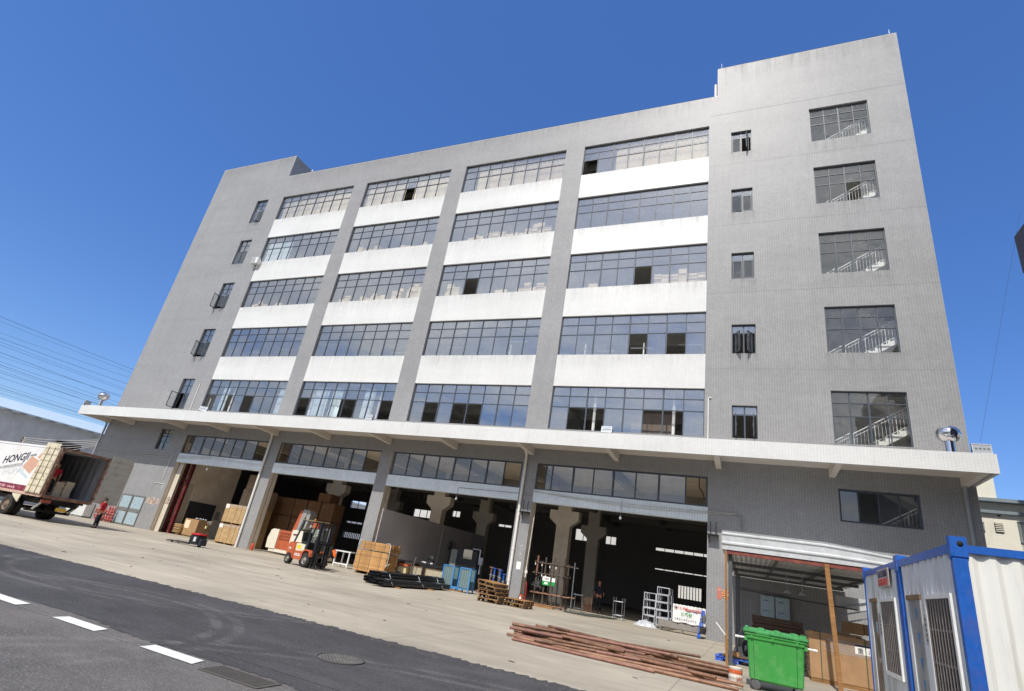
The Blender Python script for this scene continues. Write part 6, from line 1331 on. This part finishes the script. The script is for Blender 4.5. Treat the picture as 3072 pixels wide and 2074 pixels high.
# panels and boards under the roof
for i, x in enumerate((39.33, 39.90)):
    t = thing('panel_door', ['left', 'right'][i] + ' pale blue filmed door panel leaning on the wall under the shelter roof', 'door panel', (x, -.16, .9), 0, 'filmed door panels under the shelter'); mb = MB(t); mb.box(0, .53, -.03, .02, -.6, 1.22); mb.build('panel', M_doorf)
    for z in (.2, .62, 1.02): mb = MB(t); mb.box(.1, .32, -.034, -.031, z, z + .03); mb.build('sticker', M_sticker)
t = thing('dark_board_stack', 'stack of dark brown boards standing behind the green bin', 'boards', (39.7, -6, 0)); boards(t, -.76, .70, -.5, .5, 0, 1.36, 12, P('dark_brown_board', (96, 76, 60), .8, 0, .2, 4), 'board', .05)
t = thing('wrapped_board_stack', 'big stack of brown board wrapped in film standing behind the yellow timber post', 'board stack', (41.05, -8.5, 0)); mb = MB(t); mb.box(-.68, .78, -.6, .6, .0, .1); mb.build('pallet', M_wood)
boards(t, -.68, .78, -.6, .6, .1, 1.2, 8, M_cardl, 'board', .006); mb = MB(t); mb.box(-.69, .79, -.612, -.604, .1, 1.21); fl = mb.build('wrap', cardboard('filmed_board', (168, 134, 100)))
for i in range(11): mb = MB(t); mb.beam((-.3 + rnd.uniform(-.1, .2), -.615, .80 + i * .03), (.7, -.615, .78 + i * .03), .004, .008); mb.build('film_fold', M_film, fl)
mb = MB(t); mb.box(.38, .76, -.62, -.613, .84, 1.06); lb = mb.build('label', M_paper, fl)
text('重11', .15, MATS['black_print'], face_y(.43, -.622, .87), t, 'lettering'); mb = MB(t); mb.box(.38, .76, -.6215, -.6205, 1.02, 1.06); mb.build('label_band', MATS['navy_print'], fl)
mb = MB(t)
for x in (-.42, .62): mb.box(x - .01, x + .01, -.63, .62, .08, 1.225)
mb.build('strap', P('green_strap', (60, 84, 60), .6))
for i, (x, y, z, w, h) in enumerate(((41.75, -6.6, 1.28, .52, .32), (41.65, -6.6, 1.0, .6, .26), (42.2, -6.4, 1.3, .3, .3))):
    t = thing('shade_carton', ['upper shaded carton behind the wrapped board stack', 'lower shaded carton behind the wrapped board stack', 'shaded carton half hidden behind the container corner'][i], 'carton', (x, y, z)); mb = MB(t); mb.bev(-w / 2, w / 2, -.25, .25, 0, h, .008); mb.build('box', M_card); mb = MB(t); mb.box(-w / 2 + .02, w / 2 - .02, -.254, -.25, h * .5, h * .54); mb.build('tape', MATS['brown_tape'])
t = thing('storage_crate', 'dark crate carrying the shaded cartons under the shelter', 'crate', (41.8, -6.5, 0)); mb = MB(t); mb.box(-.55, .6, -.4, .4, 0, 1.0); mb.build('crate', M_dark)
t = thing('stair_rack', 'pale steel stair frame and panels at the back of the shelter', 'frame', (42.2, -3.0, 1.5))
for i in range(3): mb = MB(t); mb.beam((-.4, 0, i * .26), (.6, 0, .34 + i * .26), .05, .05); mb.build('rail', M_steel)
mb = MB(t); mb.box(-.4, .6, .02, .04, .55, .95); mb.build('panel', M_sheet)
for i in range(8): mb = MB(); r = .026; mb.cyl((41.0 + rnd.uniform(-.15, .15), -10.9 - .08 * (i % 4), .04 + .06 * (i // 4)), (42.6, -9.9 - .1 * (i % 4), .05 + .06 * (i // 4)), r, n=9); tag(mb.build('post_pipe', M_rust), 'rusty pipe sticking out beside the foot of the yellow timber post', 'pipe', 'rusty pipes beside the container')
# blue pallet, carton and scraps left of the bin
blue_pallet('blue plastic pallet flat on the ground under the scraps left of the green bin', (38.55, -8.35, 0), (0, 0, math.radians(-6)))
t = thing('open_carton', 'tall open brown carton with raised flaps on the blue pallet', 'carton', (38.32, -8.75, .3))
mb = MB(t)
for a, b, c, d in ((-.1, .1, -.1, -.09), (-.1, .1, .09, .1), (-.1, -.09, -.09, .09), (.09, .1, -.09, .09)): mb.box(a, b, c, d, 0, .38)
mb.build('box', M_card)
for M_, nm in ((TR(-.1, 0, .38) @ Matrix.Rotation(math.radians(-35), 4, 'Y'), 'flap'), (TR(.1, 0, .38) @ Matrix.Rotation(math.radians(60), 4, 'Y'), 'flap')): mb = MB(t); mb.M = M_; mb.box(-.004, .004, -.1, .1, 0, .2); mb.build(nm, M_card)
t = thing('scrap_board', 'grey scrap boards lying on the blue pallet', 'board', (38.5, -8.6, .15)); mb = MB(t); mb.box(-.35, .25, -.25, .2, 0, .03); mb.box(-.3, .35, -.3, .1, .032, .05); mb.build('board', M_woodg); mb = MB(t); mb.box(-.2, .1, -.3, -.1, .052, .15); mb.build('offcut', M_wood)
for i, (a, b) in enumerate((((37.98, -8.9, .98), (38.3, -8.9, .62)), ((38.42, -8.9, .95), (38.36, -8.85, .55)))): mb = MB(); mb.cyl(a, b, .022, n=8); tag(mb.build('white_tube', M_whitep), ['slanting white plastic tube sticking out of the open carton to the left', 'upright white plastic tube sticking out of the open carton'][i], 'tube')
t = thing('hand_truck', 'small black two-wheeled hand truck between the carton and the green bin', 'hand truck', (38.72, -8.2, 0)); mb = MB(t); mb.ring((.06, -.1, .42), (1, .4, 0), .17, .05, 22, 8); mb.build('wheel', M_rubber); mb = MB(t); mb.lathe([(0, -.02), (.1, -.02), (.1, .02), (0, .02)], (.06, -.1, .42), (1, .4, 0), 14); mb.build('hub', M_steel)
mb = MB(t); mb.tube([(-.2, .1, .2), (-.15, -.05, .7), (-.02, -.1, 1.0), (.1, -.05, .75), (.12, .1, .2)], .015, 6); mb.build('frame', M_steel)
# ------------------------------------------------------------------ green wheeled bin
M_bin = P('green_bin_plastic', (58, 148, 64), .5, 0, .08, 2, (128, 170, 124), .35, 3.5); M_binl = P('green_lid_plastic', (70, 150, 84), .42, 0, .06, 2)
b = thing('wheeled_bin', 'large bright green four-wheeled rubbish bin with a lid in front of the shelter', 'bin', (39.36, -13.35, 0))
def loft(mb, rings, cap0=True, cap1=True):
    vs = [p for r in rings for p in r]; n = len(rings[0]); fs = []
    for i in range(len(rings) - 1):
        for j in range(n): fs.append((i * n + j, i * n + (j + 1) % n, (i + 1) * n + (j + 1) % n, (i + 1) * n + j))
    if cap0: fs.append(tuple(range(n - 1, -1, -1)))
    if cap1: fs.append(tuple(range((len(rings) - 1) * n, len(rings) * n)))
    mb.add(vs, fs)
def rr(w, d, z, r, n=4):
    p = []
    for cx, cy, a0 in ((w - r, d - r, 0), (-w + r, d - r, 90), (-w + r, -d + r, 180), (w - r, -d + r, 270)):
        for i in range(n + 1): a = math.radians(a0 + 90 * i / n); p.append((cx + r * math.cos(a), cy + r * math.sin(a), z))
    return p
mb = MB(b); loft(mb, [rr(.46, .36, .165, .05), rr(.50, .41, .20, .05), rr(.535, .45, .93, .05), rr(.56, .475, .935, .05), rr(.565, .48, 1.0, .05), rr(.60, .50, 1.005, .04), rr(.60, .50, 1.04, .04)]); bd = mb.build('body', M_bin)
mb = MB(b)
for x in (-.40, .38): mb.beam((x, -.445, .22), (x * 1.03, -.478, .92), .008, .008)
mb.build('seam', P('dark_green_seam', (16, 84, 30), .6), bd)
mb = MB(b)
for x in (-.45, -.05, .40): mb.prism([(x - .02, .94), (x + .02, .94), (x + .02, 1.0), (x - .02, 1.0)], -.50, -.46)
mb.build('rim_rib', M_bin, bd)
mb = MB(b); mb.bev(-.61, .61, -.51, .50, 1.045, 1.10, .02); 
for x0_, x1_ in ((-.60, -.36), (-.12, .34), (.44, .60)): mb.box(x0_, x1_, -.525, -.508, 1.055, 1.095)
ld = mb.build('lid', M_binl)
for x0_, x1_ in ((-.58, -.50), (-.32, -.18), (.0, .12), (.32, .46), (.52, .59)): mb = MB(b); mb.bev(x0_, x1_, -.36, .45, 1.10, 1.145, .02); mb.build('lid_rib', M_binl, ld)
mb = MB(b); mb.bev(-.56, .56, -.30, .44, 1.10, 1.122, .015); mb.build('lid_panel', M_binl, ld)
for s in (-1, 1):
    mb = MB(b); mb.box(s * .555 - .03, s * .555 + .03, -.46, -.36, .88, .96); mb.build('trunnion_block', M_bin)
    mb = MB(b); mb.cyl((s * .585, -.41, .925), (s * .70, -.41, .92), .020, n=12); mb.cyl((s * .70, -.41, .92), (s * .765, -.41, .918), .026, n=12); mb.build('trunnion', M_pvc)
    for y in (-.30, .30):
        mb = MB(b); mb.prism([(s * .40 - .05, .165), (s * .40 + .05, .165), (s * .40 + .02, .07), (s * .40 - .02, .07)], y - .05, y + .05); mb.box(s * .4 - .06, s * .4 + .06, y - .06, y + .06, .155, .17); cs = mb.build('castor_fork', P('zinc_fork', (186, 168, 110), .4, .5)); mb = MB(b); mb.lathe([(0, -.025), (.07, -.025), (.095, -.02), (.095, .02), (.07, .025), (0, .025)], (s * .40 + .02, y - .07, .096), (0, 1, 0), 22); mb.build('castor_wheel', P('grey_castor_rubber', (92, 92, 92), .7), cs)
# paint drum
t = thing('paint_drum', 'dented white paint drum with an orange band beside the green bin', 'drum', (38.6, -13.95, 0)); M_drum = P('stained_white_drum', (214, 206, 190), .6, 0, .1, 5, (140, 96, 70), .75, 4.5)
mb = MB(t); mb.lathe([(0, 0), (.128, 0), (.131, .01), (.128, .02), (.13, .17), (.133, .175), (.13, .18), (.13, .335), (.137, .345), (.130, .35), (.122, .345), (.12, .03), (0, .03)], n=28); mb.build('drum', M_drum)
mb = MB(t); mb.lathe([(.1325, .235), (.1335, .24), (.1335, .305), (.1325, .31)], n=28); mb.build('band', P('orange_band', (204, 92, 44), .5, 0, .15, 6, (214, 190, 160), .3, 8)); text('W', .11, P('red_scrawl', (170, 40, 40), .6), face_y(.0, -.136, .12), t, 'lettering', .002, .3)
mb = MB(t); mb.ell((0, 0, .27), (.115, .115, .06), 16, 8); mb.build('contents', P('dried_paint', (196, 176, 140), .8, 0, .2, 14))
# ------------------------------------------------------------------ containers
M_cont = P('container_white_paint', (206, 208, 208), .45, .1, .08, .9, (140, 128, 112), .6, 2.2, 0, 60, (1, 1, .2)); M_lbl = P('printed_notice', (170, 168, 164), .7, 0, .2, 30)
M_contl = P('container_side_paint', (226, 226, 218), .5, 0, .05, 1, (160, 148, 132), .4, 1.8, 0, 60, (1, 1, .15))
def corr(mb, x, y0, y1, z0, z1, pitch=.26, dep=.042):
    n = max(4, int((y1 - y0) / (pitch / 4))); vs = []
    for i in range(n + 1): y = y0 + (y1 - y0) * i / n; d = (0, dep, dep, 0)[i % 4]; vs += [(x - d, y, z0), (x - d, y, z1)]
    mb.add(vs, [(2 * i, 2 * i + 1, 2 * i + 3, 2 * i + 2) for i in range(n)])
def container(label, ya, yb, dy, wy, near):
    X = 41.3; zt = 2.68
    t = thing('site_container', label, 'container', (43.4, (ya + yb) / 2, 0), 0, 'white and blue site containers', True)
    def post(x0, x1, y0, y1):
        mb = MB(t); mb.box(x0, x1, y0, y1, 0, zt - .18); p = mb.build('corner_post', M_blue)
        mb = MB(t); mb.prism([(y0 - .012, zt - .16), (y0 + .02, zt - .2), (y1 - .02, zt - .2), (y1 + .012, zt - .16), (y1 + .012, zt + .09), (y0 - .012, zt + .09)], x0 - .012, x1 + .014, 'yz'); mb.build('corner_block', M_blue, p)
        mb = MB(t); mb.lathe([(0, 0), (.035, 0), (.035, .004), (0, .004)], ((x0 + x1) / 2 + .02, y0 - .0135, zt + .0), (0, -1, 0), 14); mb.build('lifting_hole', P('hole_dark', (30, 22, 18), .8), p)
        return p
    post(X, X + .16, ya, ya + .10); post(X, X + .12, yb - .10, yb)
    mb = MB(t); mb.box(X + .0, X + .08, ya + .10, yb - .10, zt - .11, zt); mb.box(X, X + .08, ya + .1, yb - .1, 0, .12); mb.box(X + .16, 47.2, ya + .01, ya + .09, zt - .10, zt - .005); mb.box(X + .16, 47.2, ya + .01, ya + .09, 0, .12); mb.build('blue_rail', M_blue)
    mb = MB(t); y0, y1 = ya + .10, yb - .10
    corr(mb, X + .055, y0, dy[0], .12, zt - .11) if dy[0] > y0 + .05 and dy[0] < wy[0] else None
    segs = sorted([(dy[0], dy[1], 0.12, 2.08), (wy[0], wy[1], .78, 2.08)]); c = y0
    for a, b2, lo, hi in segs:
        corr(mb, X + .055, c, a, .12, zt - .11); corr(mb, X + .055, a, b2, hi, zt - .11)
        if lo > .2: corr(mb, X + .055, a, b2, .12, lo)
        c = b2
    corr(mb, X + .055, c, y1, .12, zt - .11); mb.build('end_wall', M_cont)
    mb = MB(t)                                                       # long wall facing the camera, wide trapezoid ribs
    n = 96; vs = []
    for i in range(n + 1): x = X + .16 + (47.2 - X - .16) * i / n; d = (0, .0, .035, .035)[i % 4]; vs += [(x, ya + .045 + d, .12), (x, ya + .045 + d, zt - .1)]
    mb.add(vs, [(2 * i, 2 * i + 2, 2 * i + 3, 2 * i + 1) for i in range(n)]); mb.build('long_wall', M_contl)
    mb = MB(t); mb.box(X + .1, 47.2, ya + .12, yb - .06, zt - .06, zt - .02); mb.build('roof', M_cont); mb = MB(t); mb.box(X + .1, 47.2, yb - .06, yb - .03, .1, zt - .06); mb.box(47.2, 47.25, ya, yb, .0, zt); mb.build('rear_wall', M_cont)
    a, b2 = dy
    mb = MB(t); mb.box(X + .01, X + .07, a, a + .04, .12, 2.03); mb.box(X + .01, X + .07, b2 - .04, b2, .12, 2.03); mb.build('door_frame', M_cont)
    mb = MB(t); mb.box(X - .0, X + .08, a - .02, b2 + .02, 2.03, 2.10); mb.build('door_lintel', M_woodg)
    mb = MB(t); mb.box(X + .025, X + .05, a + .04, b2 - .04, .13, 2.03); d = mb.build('door', M_filmdoor if near else P('worn_dark_door', (112, 104, 94), .4, .3, .3, 3, (190, 186, 178), .6, 2.5))
    if near:
        for z in (1.9, 1.55, 1.2, .9): mb = MB(t); mb.prism([(a + .28, z), (a + .44, z), (a + .36, z - .17)], X + .0215, X + .0245, 'yz'); mb.build('film_mark', M_sticker, d)
        mb = MB(t); mb.box(X - .0, X + .025, a + .15, a + .5, .62, .70); mb.build('door_bar', M_woodg, d)
    else:
        mb = MB(t); mb.box(X + .015, X + .024, a + .2, a + .36, 1.45, 1.65); mb.build('door_note', P('pale_blue_note', (150, 180, 190), .6), d); mb = MB(t); mb.ring((X + .0, a + .12, .95), (1, 0, 0), .04, .01, 14, 5); mb.box(X - .01, X + .02, a + .08, a + .16, .9, 1.0); mb.build('handle', M_chrome, d)
        mb = MB(t); mb.box(X + .016, X + .024, a + .06, a + .12, 1.2, 1.7); mb.build('door_strip', P('red_orange_strip', (196, 88, 60), .6), d)
    a, b2 = wy
    mb = MB(t)
    for q in ((a - .03, a + .04, .75, 2.08), (b2 - .04, b2 + .03, .75, 2.08), (a + .04, b2 - .04, .75, .82), (a + .04, b2 - .04, 2.02, 2.08)): mb.box(X - .02, X + .06, *q)
    w = mb.build('window', M_whitep)
    mb = MB(t); mb.box(X + .05, X + .058, a + .04, b2 - .04, .82, 2.02); mb.build('pane', P('dusky_pane', (26, 29, 36), .3, 0, .1), w)
    n = 9
    for i in range(n): y = a + .07 + (b2 - a - .14) * i / (n - 1); mb = MB(t); mb.cyl((X + .0, y, .8), (X + .0, y, 2.04), .016, n=6); mb.build('bar', M_rustbar, w)
    mb = MB(t)
    for z in (1.20, 1.62): mb.box(X + .0, X + .012, a, b2, z - .015, z + .015)
    mb.build('cross_bar', M_rustbar, w)
    mb = MB(t); mb.box(X + .005, X + .02, dy[0] - .33 if near else dy[0] - .26, dy[0] - .12 if near else dy[0] - .08, 1.40, 1.82); lb = mb.build('notice', M_lbl); mb = MB(t)
    for i in range(5): mb.box(X + .002, X + .005, dy[0] - .28, dy[0] - .15, 1.45 + i * .07, 1.48 + i * .07)
    mb.build('notice_print', P('grey_print', (104, 100, 98), .8), lb)
    return t
M_filmdoor = P('film_covered_door', (150, 152, 158), .35, .3, .15, 3, (196, 198, 204), .4, 3); M_rustbar = P('brownish_bar', (140, 130, 122), .6, .2, .2, 9)
container('near white container with blue corner posts, film covered door and barred window', -18.5, -15.42, (-16.62, -15.82), (-18.2, -17.0), True)
C2 = container('far white container with a red lettered board over its barred window', -15.36, -12.1, (-13.3, -12.55), (-15.0, -13.72), False)
mb = MB(); mb.box(41.262, 41.275, -14.85, -13.85, 2.28, 2.60); sb = tag(mb.build('lettered_board', P('grey_pink_board', (176, 160, 156), .6, 0, .1, 5)), 'grey board with red and black Chinese lettering on the far container', 'sign')
text('旧房改造翻新', .14, MATS['navy_print'], face_nx(41.26, -13.92, 2.46), sb, 'lettering', .002); text('集装箱出租售', .14, M_redp, face_nx(41.26, -13.92, 2.31), sb, 'lettering', .002)
t = thing('yellow_clamp', 'small rusty orange fitting lying on top of the container joint', 'fitting', (41.5, -15.2, 2.7)); mb = MB(t); mb.tube([(-.1, 0, .02), (0, .05, .05), (.12, .02, .03), (.2, -.05, .03)], .025, 7); mb.ell((.05, .02, .05), (.06, .04, .03), 8, 6); mb.build('fitting', P('rusty_orange', (190, 120, 60), .7, 0, .2, 12))

# ------------------------------------------------------------------ things behind the glass
M_curt = P('cream_curtain', (226, 206, 168), .9, 0, .06, 3); M_curtb = P('pale_blue_curtain', (206, 220, 226), .9, 0, .05, 3)
def curtain(x0_, x1_, z0_, z1_, y, m, label, group):
    mb = MB(); n = int((x1_ - x0_) / .07); vs = []
    for i in range(n + 1): x = x0_ + (x1_ - x0_) * i / n; d = .035 * math.sin(i * 1.35 + rnd.random() * .5); vs += [(x, y + d, z0_), (x, y + d * .8, z1_)]
    mb.add(vs, [(2 * i, 2 * i + 2, 2 * i + 3, 2 * i + 1) for i in range(n)]); return tag(mb.build('curtain', m), label, 'curtain', group)
for a, b_, lb in ((.1, 8.0, 'long cream curtain drawn behind the whole leftmost top-floor window'), (9.7, 13.6, 'cream curtain behind the left half of the second top-floor window'), (14.4, 17.7, 'cream curtain behind the right part of the second top-floor window'), (20.25, 27.2, 'cream curtain behind the third top-floor window'), (30.9, 36.8, 'pale cream curtain behind the right part of the rightmost top-floor window')):
    curtain(a, b_, ZB[4] + .02, ZT[4] - .05, .42, M_curt, lb, 'cream curtains on the top floor')
curtain(.12, 2.9, ZB[3] + .05, ZT[3] - .75, .42, M_curtb, 'white-blue curtain in the left end of the fifth-floor leftmost window', None) if False else None
c_ = curtain(.12, 2.9, ZB[3] + .05, ZT[3] - .3, .42, M_curtb, 'pale blue-white curtain in the left end of the fifth-floor leftmost window', 'pale curtains')
for q, (a, b_) in enumerate(((1.2, 1.9), (7.2, 8.1), (10.6, 11.9), (12.2, 13.1), (15.0, 15.9))):
    curtain(a, b_, ZB[0] + .02, ZT[0] - .3, .5, M_curtb, ['narrow pale curtain behind the second pane of the leftmost second-floor window', 'narrow pale curtain at the right end of the leftmost second-floor window', 'wide pale curtain behind the left panes of the second window on the second floor', 'narrow pale curtain left of the open panes of the second window on the second floor', 'narrow pale curtain right of the open panes of the second window on the second floor'][q], 'pale curtains')
t = thing('wardrobe_row', 'row of brown wardrobe doors seen through the open panes of the rightmost second-floor window', 'wardrobe', (34.1, 1.6, 8.12)); mb = MB(t); mb.box(-1.1, 1.2, -.2, .3, 0, 2.4); mb.build('carcass', P('brown_laminate', (128, 112, 98), .6))
for i in range(4): mb = MB(t); mb.box(-1.08 + i * .57, -.55 + i * .57, -.22, -.201, .05, 2.35); mb.build('door', P('brown_laminate_door', (136, 120, 106), .55)); mb = MB(t); mb.box(-.66 + i * .57, -.63 + i * .57, -.24, -.221, 1.1, 1.3); mb.build('handle', M_steel)
bx = None; br = random.Random(5)
WIN = {(0, 2): [(.3, 1.9, 3), (3.0, 3.9, 2), (6.6, 7.0, 1)], (1, 2): [(9.9, 10.6, 3), (12.0, 14.1, 3), (14.8, 15.8, 4), (16.2, 17.5, 5)], (2, 2): [(19.5, 20.4, 4), (23.3, 24.4, 3), (24.9, 27.1, 3)], (3, 2): [(29, 29.8, 1), (29.9, 31.4, 2), (33.9, 36.8, 4)], (1, 3): [(10.2, 12.0, 3), (14.0, 15.5, 2), (15.8, 17.4, 2)], (2, 3): [(20.3, 21.6, 3), (21.8, 23.6, 3), (23.8, 24.6, 3), (24.8, 26.9, 4)], (3, 3): [(29.0, 29.6, 1), (30.8, 31.5, 1)]}
BN = ['leftmost', 'second', 'third', 'rightmost']; FN = ['', '', 'fourth-floor', 'fifth-floor']
for (b0, k), spans in WIN.items():
    for a, e, lv in spans:
        x = a
        while x < e - .15:
            w = br.uniform(.38, .62); hgt = 0; top = max(1, lv - br.choice((0, 0, 1, 1)))
            for l in range(top):
                h = br.uniform(.27, .36)
                if bx is None:
                    bx = t = thing('pale_carton', '', 'carton', (0, 0, 0)); mb = MB(t); mb.bev(-.5, .5, -.5, .5, 0, 1, .02); mb.build('box', M_cardp); mb = MB(t); mb.box(-.505, .505, -.504, -.5, .47, .53); mb.build('tape', P('pale_tape', (190, 160, 120), .4))
                else: t = dup(bx)
                t.location = (x + w / 2, .75 + br.uniform(0, .2), ZB[k] + .0 + hgt); t.scale = (w * .96, .45, h); t['label'] = 'pale carton in the piles behind the glass of the %s %s window' % (BN[b0], FN[k]); t['group'] = 'cartons behind the %s %s window' % (BN[b0], FN[k]); hgt += h + .003
            mbx = None; x += w
for (b0, k) in WIN:
    a, e = UB[b0]; t = thing('window_shelf', 'grey shelf board carrying the cartons behind the %s %s window' % (BN[b0], FN[k]), 'shelf', ((a + e) / 2, .8, ZB[k] - .03)); mb = MB(t); mb.box(-(e - a) / 2 + .1, (e - a) / 2 - .1, -.4, .4, 0, .025); mb.build('board', M_inner)
    for sx in (-1, 1): mb = MB(t); mb.box(sx * ((e - a) / 2 - .2) - .05, sx * ((e - a) / 2 - .2) + .05, -.3, .3, -.82, 0); mb.build('support', M_inner)
# faint scraps on the yard
mb = MB()
sr = random.Random(9)
for i in range(60):
    x, y = sr.uniform(4, 37), sr.uniform(-18, -1.5); s = sr.uniform(.015, .06); a = sr.random() * 3; mb.M = TR(x, y, .002) @ RZ(a); mb.box(-s, s, -s * .4, s * .4, 0, sr.uniform(.004, .014))
o = mb.build('litter', P('leaf_litter', (104, 92, 76), .9, 0, .3, 20)); o['kind'] = 'stuff'
